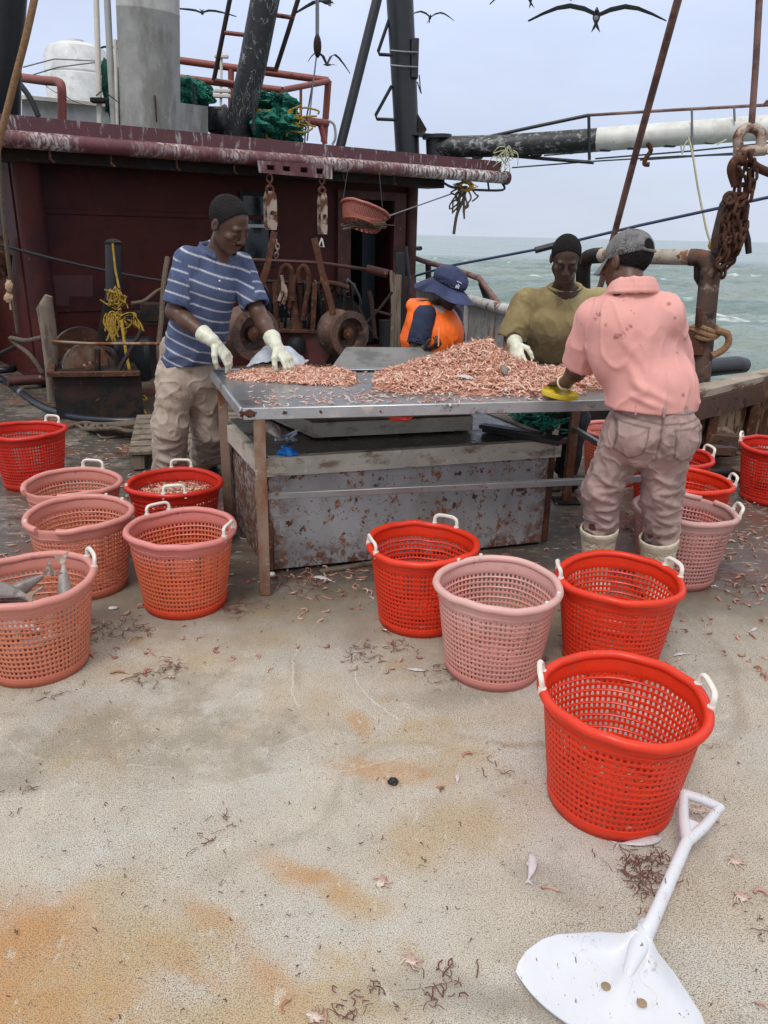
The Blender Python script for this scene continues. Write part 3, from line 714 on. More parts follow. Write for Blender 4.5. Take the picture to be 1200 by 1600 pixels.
for q, r_, lb in (([(800, 262), (928, 252), (1060, 244), (1290, 238)], .01, 'long thin line starting left under the black end of the boom'), ([(850, 243), (1000, 231), (1290, 204)], .009, 'thin line running closest beneath the boom past its rollers'), ([(930, 248), (1080, 236), (1290, 214)], .011, 'middle thin line under the white part of the boom'), ([(1000, 250), (1140, 240), (1290, 240)], .012, 'lowest slack line under the white part of the boom')):
    b = MB(); b.tube([BW(x, y, .1) for x, y in q], r_, 6); solo('rigging_line', b, M['wire'], lb, 'line', group='lines under the boom')
b = MB(); c0_ = BW(795, 238, -.2)
for k in range(26):
    a = c0_ + V(rng.normal(0, .05, 3).tolist()); e_ = a + V((rng.normal(0, .1), 0, -abs(rng.normal(.1, .1))))
    b.tube(spline([a, a.lerp(e_, .5) + V(rng.normal(0, .03, 3).tolist()), e_], 4), .006, 5)
solo('rope_tangle', b, M['palerope'], 'frayed pale rope ends knotted round the black end of the boom', 'rope tangle')

# tank, white casing, poles, rails and nets on the roof
t = thing('water_tank', 'white rounded plastic tank behind the roof edge on the left', 'tank', W(125, 160, 13))
b = MB(); base = W(128, 165, 13); b.lathe([(.46, 0), (.48, .05), (.48, .38), (.46, .40), (.48, .42), (.47, .62), (.42, .74), (.28, .80), (.02, .83)], base, n=40); part('shell', b, M['whitepaint'], t)
b = MB(); b.lathe([(.12, .8), (.12, .86), (.02, .88)], base, n=20); part('cap', b, M['whitepaint'], t)
t = thing('white_casing', 'low white painted casing on the roof below the tank', 'casing', W(120, 190, 11))
b = MB(); b.hexa([W(34, 200, 10.6), W(190, 212, 12.2), W(190, 212, 14), W(34, 200, 13), W(34, 150, 10.6), W(190, 166, 12.2), W(190, 166, 14), W(34, 150, 13)]); part('casing_side', b, M['whitepaint'], t, smooth=False)
b = MB(); b.bar(W(34, 152, 10.5), W(190, 167, 12.1), .12, .05); part('casing_rim', b, M['cream'], t)
b = MB(); b.hexa([W(277, 205, 9.9), W(325, 210, 10.3), W(325, 210, 10.8), W(277, 205, 10.4), W(277, 160, 9.9), W(325, 166, 10.3), W(325, 166, 10.8), W(277, 160, 10.4)]); solo('vent_box', b, M['greymast'], 'small pale grey box beside the foot of the funnel', 'box', smooth=False)
for q, r_, mm, lb in (([(150, -10), (153, 90), (156, 195)], .03, 'cream', 'cream antenna pole in front of the white tank'), ([(167, -10), (172, 90), (178, 198)], .035, 'greymast', 'grey metal pole just left of the green net and funnel'), ([(180, 62), (183, 195)], .02, 'cream', 'short thin pale pole close to the funnel'),):
    tubething('antenna_pole', [W(x, y, 9.4) for x, y in q], r_, M[mm], lb, 'pole')
b = MB(); b.box(W(154, 157, 9.35), (.16, .1, .05), bev=.01); b.tube(spline([W(150, 150, 9.3), W(160, 143, 9.3), W(172, 150, 9.3), W(185, 160, 9.3)], 4), .006, 6); solo('pole_clamp', b, M['drust'], 'dark clamp with loose wire on the cream antenna pole', 'clamp')
t = thing('antenna', 'thin whitish antenna with stacked insulators beyond the red rails', 'antenna', W(345, 165, 12.5))
b = MB(); b.tube([W(345, 172, 12.5), W(346, 82, 12.5)], .02, 8); part('rod', b, M['cream'], t)
for y in (88, 128, 142, 150):
    b = MB(); b.box(W(346, y, 12.48), (.2 if y < 100 else .26, .06, .05), bev=.01); part('insulator', b, M['cream'], t)
# dark mast far left
tubething('side_mast', [W(-14, 184, 8.4), W(-2, 100, 8.3), W(6, -20, 8.2)], [.27, .2, .2], M['black'], 'broad black mast cut by the left edge of the picture', 'mast', 24)
t = thing('stanchion', 'rusty red bent pipe stanchion on the roof at far left', 'stanchion', W(96, 185, 8.9))
b = MB(); b.tube(spline([W(30, 121, 9.6), W(70, 126, 9.2), W(90, 128, 9), W(96, 136, 8.9), W(97, 160, 8.9), W(97, 190, 8.9)], 5), .045, 12); part('bent_pipe', b, M['redrail'], t)
tubething('slack_line', spline([W(20, 118, 9), W(45, 150, 9), W(60, 182, 9)], 5), .03, M['darkwire'], 'black slack line hanging beside the broad black mast', 'line', 8)
for i, q in enumerate(([(36, 105), (85, 92), (150, 95)], [(38, 121), (90, 105), (160, 96)])):
    tubething('thin_wire', [W(x, y, 9.5) for x, y in q], .007, M['wire'], ('upper' if i == 0 else 'lower') + ' of two thin grey wires crossing the sky left of the tank', 'wire', 6, 'thin wires left of the tank')
t = thing('guard_rail', 'rusty red pipe railing around the nets on the roof', 'railing', W(400, 190, 12))
def pb(name, a, c, r_=.04): 
    b = MB(); b.tube([a, c], r_, 10); part(name, b, M['redrail'], t)
pb('rail', W(277, 94, 12.8), W(513, 126, 12.8), .05); pb('rail', W(185, 110, 11.6), W(440, 141, 11.6), .045); pb('rail', W(440, 141, 11.6), W(513, 127, 12.8), .04)
pb('post', W(513, 126, 12.8), W(506, 222, 12.8), .05); pb('post', W(440, 141, 11.6), W(440, 200, 11.6), .04); pb('post', W(361, 106, 12.8), W(361, 180, 12.8), .045); pb('post', W(314, 128, 11.6), W(314, 190, 11.6), .04); pb('post', W(470, 140, 12.2), W(470, 215, 12.2), .02)
pb('rail', W(375, 176, 11.5), W(511, 193, 12.6), .055); pb('post', W(500, 193, 12.5), W(508, 225, 12.5), .04)
def netheap(cx, cy, y, rx, ry, label, n=170, seed=1, hz=1.0):
    t = thing('net_heap', label, 'fishing net', W(cx, cy + 18, y), 'green nets piled on the roof')
    c = W(cx, cy, y); b = MB()
    for k in range(9):
        o = V((rng.uniform(-.55, .55) * rx, rng.uniform(-.3, .3), rng.uniform(-.3, .3) * ry)); b.ell(c + o, (rx * .5, .3, ry * .75), None, 22, 14, wob=.7, seed=seed + k)
    part('bunched_net', b, M['net'], t)
    b = MB()
    for k in range(n):
        th_ = rng.uniform(0, 6.28); q_ = math.sqrt(rng.random()); a = c + V((q_ * math.cos(th_) * rx, -.33 * math.sqrt(1 - .8 * q_ * q_), q_ * math.sin(th_) * ry * .9))
        pts = [a]
        for j in range(4): pts.append(pts[-1] + V((rng.normal(0, .035), rng.normal(0, .02), rng.normal(-.01, .022))))
        b.tube(spline(pts, 3), rng.uniform(.003, .008), 4)
    part('net_twine', b, mat('net_twine_' + str(seed), (.03, .3, .2) if seed % 2 else (.01, .11, .08), .8, var=.4, vs=20), t)
    return t, c
netheap(425, 200, 10.9, .42, .17, 'green fishing net piled against the leaning mast on the roof', 220, 1)
tt, c = netheap(425, 166, 11.4, .34, .13, 'dark green net bundle on top of the red rail by the leaning mast', 160, 2)
netheap(296, 146, 10.9, .26, .14, 'small green net heap right of the funnel', 90, 3)
netheap(189, 158, 10.2, .06, .3, 'strip of green netting hanging left of the funnel', 60, 5)
b = MB()
for k in range(26):
    a = W(rng.uniform(395, 470), rng.uniform(175, 200), 10.55); pts = [a]
    for j in range(3): pts.append(pts[-1] + V((rng.normal(.02, .1), 0, rng.normal(-.01, .035))))
    b.tube(spline(pts, 4), .012, 5)
solo('float_rope', b, M['yrope'], 'yellowish rope strands lying over the green nets', 'rope')
b = MB(); b.ell(W(352, 196, 10.9), (.16, .16, .22), wob=.3, seed=4); b.box(W(342, 188, 10.9), (.3, .2, .3), bev=.03); solo('deck_gear', b, M['black'], 'black lumpy gear at the foot of the leaning mast', 'gear')
# hanging tackle lines
t = thing('hanging_tackle', 'thin grey tackle line with a small wooden block hanging before the sky', 'tackle', W(484, 220, 10.9))
b = MB(); b.tube([W(497, -10, 10.9), W(497, 60, 10.9)], .014, 6); b.tube([W(494, -10, 10.9), W(494, 60, 10.9)], .01, 6); b.tube([W(495, 84, 10.9), W(488, 140, 10.9), W(480, 220, 10.9)], .01, 6); part('line', b, M['wire'], t)
b = MB(); b.ell(W(496, 72, 10.9), (.05, .05, .13)); part('block', b, M['drust'], t)
tubething('hanging_line', [W(492, 110, 11), W(478, 190, 11), W(476, 225, 11)], .01, M['darkwire'], 'thin dark line falling beside the tackle towards the rail', 'line', 6)
for q, lb in (([(395, 140), (397, 205)], 'left'), ([(303, 135), (304, 195)], 'right')):
    tubething('tackle_line', [W(x, y, 10.3) for x, y in q], .022, M['black'], 'short black line standing upright beside the ' + ('leaning mast foot' if lb == 'left' else 'vent box'), 'line', 6)
tubething('hose_loop', spline([W(512, 188, 11.9), W(522, 195, 11.9), W(524, 215, 11.9), W(519, 226, 11.9)], 6), .018, M['greymast'], 'pale hose looping down beside the red corner post', 'hose', 8)

# gear under the roof end and hanging basket line
b = MB()
for k in range(14):
    a = W(727 + rng.normal(0, 3), 291, 10.9); pts = [a]
    for j in range(4): pts.append(pts[-1] + V((rng.normal(-.01, .06), 0, -abs(rng.normal(.07, .05)))))
    b.tube(spline(pts, 4), .011, 5)
b.tube(spline([W(728, 292, 10.9), W(724, 312, 10.9), W(714, 335, 10.9), W(709, 366, 10.9)], 5), .02, 8)
solo('rope_bundle', b, M['darkrope'], 'dark rope ends tied under the right end of the roof edge', 'rope bundle')
b = MB()
for k in range(10):
    b.tube([W(727, 291, 10.85) + V(((.1 + .02 * rng.normal()) * math.cos(a), rng.normal(0, .01), .05 * math.sin(a) + .01 * rng.normal())) for a in np.linspace(0, 6.28, 14)[:-1]], .01, 5, closed=True)
solo('yellow_lashing', b, M['yrope'], 'yellow lashing round the bar under the right end of the roof', 'lashing')
tubething('guy_line', [W(600, 340, 9.4), W(708, 302, 10.9)], .008, M['wire'], 'thin wire from the hanging basket to the roof end', 'wire', 6)

# ================================================================== BIRDS (frigatebirds)
mb_ = mat('black_plumage', (.02, .02, .022), .7, var=.3, vs=30, layers=[((.05, .045, .04), 8, .5, .7)])
mwb = mat('white_breast_plumage', (.5, .5, .5), .8)
def bird(label, px, py, dist, span_px, lift=.25, bank=0., head=0., white=False, swL=1., swR=1.):
    c = W(px, py, dist); span = span_px / FPX * dist * 1.06
    t = thing('frigatebird', label, 'bird', c, 'frigatebirds circling above the boat')
    R_ = Matrix.Rotation(bank, 3, 'Y') @ Matrix.Rotation(head, 3, 'Z')
    s = span / 2.1
    b = MB()
    prof = [(.002, .34), (.012, .30), (.02, .27), (.022, .24), (.035, .16), (.055, .05), (.06, -.08), (.042, -.22), (.025, -.34), (.012, -.42)]
    b.lathe([(r_ * s, h * s) for r_, h in prof], (0, 0, 0), (0, 1, .1), 12)
    b.v = [tuple(R_ @ V(p) + c) for p in b.v]; part('bird_body', b, mb_, t)
    b = MB(); b.lathe([(.009 * s, .31 * s), (.006 * s, .36 * s), (.004 * s, .40 * s), (.002 * s, .42 * s)], (0, 0, 0), (0, 1, .03), 8); b.v = [tuple(R_ @ V(p) + c) for p in b.v]; part('beak', b, M['cream'], t)
    for sg, sw in ((-1, swL), (1, swR)):
        b = MB()
        st = [(0, 0, .0, .17), (.2, .06, lift * .75, .23), (.42, .14, lift * 1.0, .22), (.62, .10, lift * .8, .17), (.85, -.04, lift * .3, .10), (1.08, -.22, -lift * .35, .02)]
        def f(u, v):
            k = u * (len(st) - 1); i = min(int(k), len(st) - 2); q = k - i
            a = [st[i][m_] * (1 - q) + st[i + 1][m_] * q for m_ in range(4)]
            ch = a[3]; zz = a[2] * sw + .012 * math.sin(math.pi * v)
            return R_ @ V((sg * a[0] * s, (a[1] + ch * (.5 - v)) * s, zz * s)) + c
        b.sheet(f, 20, 5, .018 * s); part('wing', b, mb_, t)
    b = MB()
    for sg in (-1, 1):
        b.tube([R_ @ V((0, -.34 * s, -.03 * s)) + c, R_ @ V((sg * .03 * s, -.55 * s, -.05 * s)) + c, R_ @ V((sg * .07 * s, -.78 * s, -.06 * s)) + c], [.025 * s, .022 * s, .004 * s], 6, flat=.4)
    part('tail', b, mb_, t)
    if white:
        b = MB(); b.ell((0, .08 * s, -.05 * s), (.035 * s, .08 * s, .03 * s), None, 12, 8); b.v = [tuple(R_ @ V(p) + c) for p in b.v]; part('breast', b, mwb, t)
bird('large frigatebird with spread wings high in the sky near the steel cable', 932, 24, 19, 168, .09, .03, 2.9, True)
bird('small frigatebird just right of the upright black mast', 672, 27, 30, 62, .16, 0, 3.2)
bird('frigatebird with raised wings between the funnel and leaning mast', 316, 20, 22, 82, .12, .05, .2, False, .7)
bird('frigatebird at the top edge above the tackle line', 512, 3, 18, 110, .15, -.25, -.4, True)
bird('frigatebird with drooping wings just above the corner of the red railing', 511, 101, 19, 62, .4, .1, .6, False, 1, 1.2)
bird('frigatebird with flat wings just above the white tank', 152, 77, 20, 95, .12, .06, .3)
bird('dark frigatebird gliding low in front of the white casing', 101, 148, 10.2, 56, -.1, .45, .6)
bird('frigatebird at the very top edge right of the upright mast', 828, -4, 20, 100, .2, 0, 2.9)

# ================================================================== STARBOARD SIDE
tp = [G(805, 492, .8), G(782, 486, .8), G(717, 467, .8)]
d_ = (tp[2] - tp[1]).normalized(); near = tp[1] - d_ * .35; far = tp[2] + d_ * 2.6
nrm = V((d_.y, -d_.x, 0))
t = thing('bulwark', 'pale grey steel bulwark with rusty streaks beyond the person in the orange vest', 'bulwark', V((near.x, near.y, 0)))
b = MB(); z_ = V((0, 0, 1))
b.hexa([near - z_ * .8, far - z_ * .8, far - z_ * .8 + nrm * .04, near - z_ * .8 + nrm * .04, near, far, far + nrm * .04, near + nrm * .04]); part('plating', b, M['bulwark'], t, smooth=False)
b = MB(); b.tube([near + z_ * .03, far + z_ * .03], .06, 14); part('cap_rail', b, mat('chipped_white_cap', (.5, .49, .46), .6, layers=[(RUST, 6, .54, .62), ((.2, .19, .18), 10, .6, .7)]), t)
b = MB(); b.bar(near - z_ * .8 - d_ * .02, near + z_ * .02 - d_ * .02, .2, .12); part('end_post', b, mat('rusty_end_post', (.3, .2, .12), .8, layers=[(RUST, 4, .45, .6), ((.45, .4, .3), 9, .58, .7)]), t)
b = MB(); q = tp[1].lerp(tp[2], .72); b.bar(q - z_ * .8 - nrm * .03, q - z_ * .03 - nrm * .03, .05, .06); part('stiffener', b, M['bulwark'], t)
t = thing('side_rail', 'rusty pipe handrail above the grey bulwark behind the sun hat', 'handrail', W(700, 430, 9.6))
b = MB(); pr_ = [W(640, 400, 11.6), W(668, 410, 11), W(706, 420, 10.2), W(743, 433, 9.5), W(751, 438, 9.4), W(789, 488, 8.75)]
b.tube(spline(pr_, 6), .034, 10); part('handrail', b, M['browncable'], t)
for a_, c_, y in (((669, 412), (670, 450), 11), ((752, 441), (766, 482), 9.35)):
    b = MB(); b.tube([W(*a_, y), W(*c_, y)], .04, 8); part('rail_post', b, M['drust'], t)
tubething('mooring_pin', [W(648, 388, 11.5), W(657, 388, 11.3)], .03, M['black'], 'short black pin sticking out beside the deckhouse edge over the sea', 'pin', 8)
b = MB(); b.cyl(W(641, 432, 9.3) , W(640, 640, 9.3), .07, n=14); solo('bollard', b, M['redsteel'], 'short dark red bollard right of the deckhouse pillar', 'bollard')
# near bulwark: plank rail on flaking panels (right)
pA = W(1103, 610, 5.35); pB = W(1215, 583, 6.15); pC = pB + (pB - pA) * .6; pA2 = pA - (pB - pA) * .12
dd = (pC - pA); dd.z = 0; dd.normalize(); nn = V((dd.y, -dd.x, 0))
t = thing('wooden_bulwark', 'plank topped bulwark of flaking rusty panels on the right', 'bulwark', V((pA.x, pA.y, 0)))
b = MB(); L_ = [(pA2), (pC)]
b.prism([pA2, pA2 - z_ * .05, pA2 - z_ * .05 + nn * -.16 + z_ * 0, pA2 + nn * -.16], (0, 0, 0), pC - pA2); part('cap_plank', b, M['plank'], t, smooth=False)
b = MB(); o = pA2 + nn * .012 - z_ * .055; b.prism([o, o - z_ * .15, o - z_ * .15 - nn * .07, o - nn * .07], (0, 0, 0), pC - pA2); part('side_plank', b, M['darkplank'], t, smooth=False)
b = MB(); o = pA2 - nn * .06 - z_ * .2
for k in range(9):
    f0, f1 = k / 9, (k + .995) / 9; a_ = o.lerp(o + (pC - pA2), f0); c_ = o.lerp(o + (pC - pA2), f1); a0 = V((a_.x, a_.y, 0)); c0_ = V((c_.x, c_.y, 0)); w_ = -nn * (.03 + .006 * (k % 3))
    b.hexa([a0, c0_, c0_ + w_, a0 + w_, a_, c_, c_ + w_, a_ + w_])
part('panel', b, M['rustpanel'], t, smooth=False)
for k in (1, 3, 5): 
    b = MB(); a_ = o.lerp(o + (pC - pA2), k / 6) + nn * .05; b.bar(V((a_.x, a_.y, 0)), a_, .07, .07); part('frame_rib', b, M['rust'], t)
b = MB(); b.bar(V((3.62, -2.4, .27)), V((3.38, pC.y - .1, .27)), .05, .54); part('panel', b, M['rustpanel'], t)
b = MB(); b.bar(V((3.6, -2.4, .57)), V((3.36, pC.y - .1, .57)), .18, .06); part('cap_plank', b, M['plank'], t)
# linking bulwark hidden mostly by the men
b = MB(); e0 = V((near.x, near.y, 0)); e1 = V((pA2.x + .05, pA2.y + .1, 0)); b.hexa([e0, e1, e1 + V((.05, .03, 0)), e0 + V((.05, .03, 0)), e0 + z_ * .66, e1 + z_ * .42, e1 + z_ * .42 + V((.05, .03, 0)), e0 + z_ * .66 + V((.05, .03, 0))])
solo('low_bulwark', b, M['drust'], 'dark low bulwark between the grey bulwark and the rusty gallows post', 'bulwark', smooth=False)
b = MB(); b.tube([W(1075, 578, 5.9), W(1150, 570, 6.2), W(1163, 571, 6.25), W(1167, 572, 6.27)], [.07, .07, .06, .03], 14); b.tube([W(1075, 570, 5.9), W(1163, 566, 6.2)], .02, 8); solo('fender_log', b, M['black'], 'black rounded fender lying behind the plank rail right of the gallows post', 'fender')
# gallows frame
t = thing('gallows_frame', 'rusty pipe gallows frame standing at the side behind the man in pink', 'gallows frame', W(1085, 697, 5.75))
def WP(px, py, y): return W(px, py, y)
b = MB(); b.tube(spline([W(1084, 705, 5.72), W(1097, 560, 5.75), W(1106, 460, 5.8), W(1110, 425, 5.8), W(1106, 409, 5.82), W(1094, 403, 5.86), W(1078, 402, 5.9)], 6), [.072] * 20 + [.066] * 8 + [.060] * 9, 18); part('post', b, mat('flaking_gallows_post', (.09, .05, .035), .8, layers=[((.32, .24, .18), 7, .55, .66), ((.015, .013, .012), 5, .5, .6), (RUST, 9, .55, .65)], bump=.005, bs=40), t)
b = MB(); b.tube([W(1082, 402, 5.89), W(1000, 401, 6.3), W(935, 399, 6.65)], .056, 16); part('crossbar', b, mat('flaking_white_crossbar', (.42, .36, .29), .75, layers=[((.2, .09, .04), 8, .5, .6, {'detail': 8}), ((.07, .04, .03), 14, .58, .66)], bump=.004, bs=50), t)
b = MB(); b.tube(spline([W(940, 399, 6.63), W(922, 401, 6.72), W(913, 411, 6.8), W(911, 440, 6.85), W(914, 540, 7), W(918, 640, 7)], 5), .062, 16); part('post', b, M['drust'], t)
b = MB(); b.prism([W(x, y, 5.84) for x, y in [(1087, 412), (1087, 436), (1098, 455), (1106, 440), (1106, 412)]], (0, 0, 0), (0, .04, 0)); part('gusset', b, M['drust'], t, smooth=False)
b = MB(); b.bar(W(1070, 535, 5.75), W(1100, 537, 5.72), .1, .16); b.bar(W(1093, 480, 5.66), W(1091, 510, 5.66), .05, .03); part('lug', b, M['rust'], t)
b = MB(); b.bar(W(1080, 660, 5.62), W(1068, 745, 5.62), .17, .06); part('stay_plate', b, M['rust'], t)
b = MB()
for k, (dy, rr) in enumerate(((514, .1), (518, .105), (523, .1))):
    c = W(1100, dy, 5.76); b.tube([c + V((rr * math.cos(a), rr * math.sin(a), .02 * math.sin(2 * a + k))) for a in np.linspace(0, 6.28, 20)[:-1]], .02, 8, closed=True)
b.tube(spline([W(1118, 516, 5.66), W(1136, 522, 5.66), W(1138, 536, 5.66), W(1128, 548, 5.66), W(1112, 556, 5.66)], 6), .026, 8)
solo('rope_loop', b, M['rope'], 'brown rope wound twice round the gallows post with a drooping loop', 'rope')
# chain, shackle and block
tubething('lifting_cable', [W(1187, -12, 5.6), W(1181, 100, 5.62), W(1174, 200, 5.65)], .021, M['browncable'], 'dark cable coming down at upper right to the big shackle', 'cable')
t = thing('shackle', 'big worn bow shackle under the dark cable at upper right', 'shackle', W(1172, 240, 5.65))
b = MB(); b.tube(spline([W(1155, 236, 5.65), W(1153, 215, 5.65), W(1163, 202, 5.65), W(1177, 200, 5.65), W(1189, 210, 5.65), W(1188, 232, 5.65)], 6), .033, 12); part('bow', b, M['worn'], t)
b = MB(); b.tube([W(1148, 238, 5.65), W(1196, 234, 5.65)], .036, 12); part('pin', b, M['worn'], t)
def link(b, c, d, up, L=.09, w=.05, r_=.012):
    d = d.normalized(); up = (up - d * up.dot(d)).normalized()
    pts = []
    for a in np.linspace(0, 2 * math.pi, 13)[:-1]:
        x = math.cos(a); y = math.sin(a)
        pts.append(c + d * (x * w / 2 + (L - w) / 2 * (1 if x > 0 else -1)) + up * y * w / 2)
    b.tube(pts, r_, 7, closed=True)
def chain(b, pts, L=.085, w=.052, r_=.012, tw=0.):
    P = spline(pts, 12); acc = 0; last = P[0]; k = 0
    for i in range(1, len(P)):
        acc += (P[i] - P[i - 1]).length
        if acc >= L * .72:
            d = P[i] - last; u = V((1, .2, .1)) if k % 2 else V((.1, 1, .2)); u = Matrix.Rotation(tw * k, 3, d.normalized()) @ u
            link(b, (P[i] + last) / 2, d, u, L, w, r_); last = P[i]; acc = 0; k += 1
t = thing('chain_bundle', 'rusty chains gathered in a hanging bunch over a dark wooden block', 'chain', W(1130, 420, 5.6))
for pts in ([(1163, 240), (1150, 300), (1145, 350), (1128, 400), (1112, 440)], [(1172, 238), (1172, 290), (1160, 340), (1150, 390), (1122, 425)], [(1155, 262), (1160, 300), (1138, 345), (1135, 400), (1118, 420)], [(1178, 250), (1176, 285), (1168, 320)], [(1140, 385), (1145, 405), (1128, 425), (1134, 440)], [(1168, 300), (1150, 330), (1152, 372), (1140, 400)], [(1148, 310), (1132, 340), (1130, 380), (1142, 402)], [(1165, 330), (1160, 370), (1146, 398)]):
    b = MB(); chain(b, [W(x, y, 5.52 + rng.uniform(-.05, .05)) for x, y in pts], tw=.5, L=.075, w=.045, r_=.0105); part('chain_strand', b, M['rust'], t)
b = MB(); b.prism([W(x, y, 5.62) for x, y in [(1146, 300), (1135, 318), (1122, 370), (1121, 395), (1134, 412), (1150, 405), (1166, 368), (1172, 320), (1160, 300)]], (0, 0, 0), (0, .12, 0)); part('wooden_block', b, mat('dark_block', (.07, .035, .025), .7, layers=[((.015, .012, .011), 8, .5, .6)], bump=.003), t, smooth=False)
b = MB(); b.tube([W(1161, 345, 5.58), W(1168, 375, 5.58), W(1170, 396, 5.58)], [.02, .022, .02], 10); part('pin_bar', b, M['drust'], t)
b = MB(); b.tube(spline([W(1150, 290, 5.55), W(1143, 265, 5.55), W(1150, 250, 5.55), W(1164, 252, 5.55)], 6), .03, 12); b.tube(spline([W(1170, 250, 5.55), W(1184, 262, 5.55), W(1215, 275, 5.55)], 5), .028, 12); part('hook', b, M['rust'], t)
b = MB(); b.tube([W(1140, 310, 5.5) + V((.035 * math.cos(a), 0, .035 * math.sin(a))) for a in np.linspace(0, 6.28, 14)[:-1]], .014, 8, closed=True); part('ring', b, M['rust'], t)
# cables across
tubething('steel_cable', [W(1062, -10, 5.0), W(1000, 215, 5.6), W(930, 478, 6.3)], .0235, M['browncable'], 'brown steel cable slanting from the top right down to the rail', 'cable')
tubething('blue_line', [W(646, 432, 8.6), W(700, 416, 8), W(858, 386, 7.2), W(1000, 352, 6.8), W(1220, 304, 6.2)], .0125, M['bluecable'], 'dark blue line stretched across the sea behind the two men', 'line')
b = MB(); q = W(858, 386, 7.15); b.tube([q - V((.12, 0, .03)), q + V((.06, 0, .02))], .028, 8); solo('splice', b, M['black'], 'black taped splice on the dark blue line', 'splice')
t = thing('yellow_line', 'pale yellow line dangling from the boom with a knotted end', 'line', W(1113, 388, 8))
b = MB(); b.tube(spline([W(1075, 214, 8), W(1082, 240, 8), W(1090, 290, 8), W(1098, 330, 8), W(1104, 360, 8), W(1112, 384, 8)], 6), .01, 6); b.tube(spline([W(1083, 240, 8), W(1094, 315, 8), W(1103, 352, 8), W(1110, 380, 8)], 6), .007, 6); part('strand', b, M['palerope'], t)
b = MB(); b.ell(W(1112, 381, 8), (.03, .03, .055), wob=.5); part('knot', b, M['yrope'], t)
b = MB()
for q in ([(1064, 226), (1066, 240), (1070, 226), (1076, 218)], [(1120, 226), (1135, 218)]):
    b.tube(spline([W(x, y, 9) for x, y in q], 5), .008, 5)
solo('loose_cord', b, M['palerope'], 'loose thin cord looped under the white part of the boom', 'cord')

# ================================================================== LEFT: ropes, port bulwark
tubething('hawser', spline([W(56, -12, 4.2), W(40, 60, 4.2), W(18, 145, 4.25), (W(-3, 230, 4.3)), W(-12, 270, 4.3)], 6), .017, M['rope'], 'thick brown rope crossing the upper left corner', 'rope', 12)
tubething('side_rope', spline([W(-6, 180, 6.8), W(2, 300, 6.9), W(12, 400, 7), W(28, 520, 7.2)], 6), .018, M['darkrope'], 'dirty rope running down the left edge beside the pillar', 'rope', 10)
b = MB(); b.ell(W(14, 447, 6.9), (.03, .03, .05), wob=.4); b.ell(W(13, 465, 6.9), (.035, .03, .04), wob=.5); b.tube([W(15, 470, 6.9), W(17, 484, 6.9)], .008, 6); solo('rope_knot', b, mat('pale_knot', (.42, .27, .17), .8), 'pale frayed knots on the dirty rope at the left edge', 'knot')
b = MB(); b.bar(V((-5.0, 8.3, .5)), V((-6.0, 18, .5)), .06, 1.0); b.bar(V((-5.0, 8.3, 1.03)), V((-6.0, 18, 1.03)), .16, .06); solo('port_bulwark', b, M['bulwark'], 'grey bulwark seen past the deckhouse at the left edge', 'bulwark', smooth=False)
b = MB(); b.ell(W(-2, 400, 8.2), (.12, .1, .22), wob=.4, seed=3); solo('buoy', b, M['rust'], 'rust coloured float hanging at the left edge beside the pillar', 'float')
tubething('wall_cable', sag(W(-5, 381, 7.2), W(275, 442, 8.2), .03), .014, M['darkwire'], 'black cable sagging across the deckhouse wall behind the man in blue', 'cable', 8)

# ================================================================== WINCHES
def disc_thing_parts(): pass
ND = V((.62, -.78, .0)).normalized()
# left winch
LW = 6.9
t = thing('rope_winch', 'dark greasy winch on a rusty box base at the left below the deckhouse wall', 'winch', G(152, 652))
a_, c_ = G(90, 655), G(226, 652); dpt = V((-.3, .75, 0))
b = MB(); ht = W(90, 588, a_.y).z
b.hexa([a_, c_, c_ + dpt, a_ + dpt, a_ + z_ * ht, c_ + z_ * ht, c_ + dpt + z_ * ht, a_ + dpt + z_ * ht]); part('base_box', b, M['drust'], t, smooth=False)
b = MB(); b.bar(a_ + z_ * (ht + .02) - V((0, .03, 0)), c_ + z_ * (ht + .02) - V((0, .03, 0)), .06, .04); b.bar(a_ + z_ * (ht + .02) - V((0, .03, 0)), a_ + dpt + z_ * (ht + .02), .06, .04); part('base_rim', b, M['rust'], t)
cF = W(137, 577, 7.05); cB = W(128, 558, 7.55)
b = MB(); b.lathe([(.03, -.02), (.225, -.02), (.24, 0), (.225, .02), (.03, .02)], cF, ND, 40); part('flange', b, M['black'], t)
b = MB(); b.lathe([(.2, .021), (.235, .026), (.235, .035), (.2, .03)], cF, ND, 40); part('flange_lip', b, M['legsteel'], t)
b = MB(); b.lathe([(.03, -.02), (.28, -.02), (.295, 0), (.28, .02), (.03, .02)], cB, ND, 40); part('flange', b, M['black'], t)
b = MB(); b.lathe([(.262, .018), (.29, .024), (.29, .034), (.262, .03)], cB, ND, 40); part('flange_lip', b, M['rust'], t)
b = MB(); b.lathe([(.12, 0), (.13, .1), (.12, .2), (.13, .35), (.12, .5)], cF, (cB - cF), 28); part('drum', b, M['darkrope'], t)
b = MB(); b.lathe([(.085, 0), (.085, .05), (.06, .06), (.06, .1), (.03, .12), (.01, .12)], cF + ND * .02, ND, 24); part('hub', b, M['rust'], t)
for k in range(8):
    a = k * math.pi / 4; u1 = V((ND.y, -ND.x, 0)); q = cF + ND * .075 + (u1 * math.cos(a) + z_ * math.sin(a)) * .072
    b = MB(); b.cyl(q, q + ND * .02, .012, n=6); part('bolt', b, M['worn'], t)
b = MB(); b.bar(W(152, 545, 6.85), W(153, 590, 6.85), .05, .04); b.bar(W(172, 560, 7.1), W(180, 590, 7), .05, .06); b.tube(spline([W(160, 545, 7.2), W(176, 550, 7.1), W(184, 575, 7.1), W(195, 585, 7.1)], 5), .03, 8); part('brake_linkage', b, M['drust'], t)
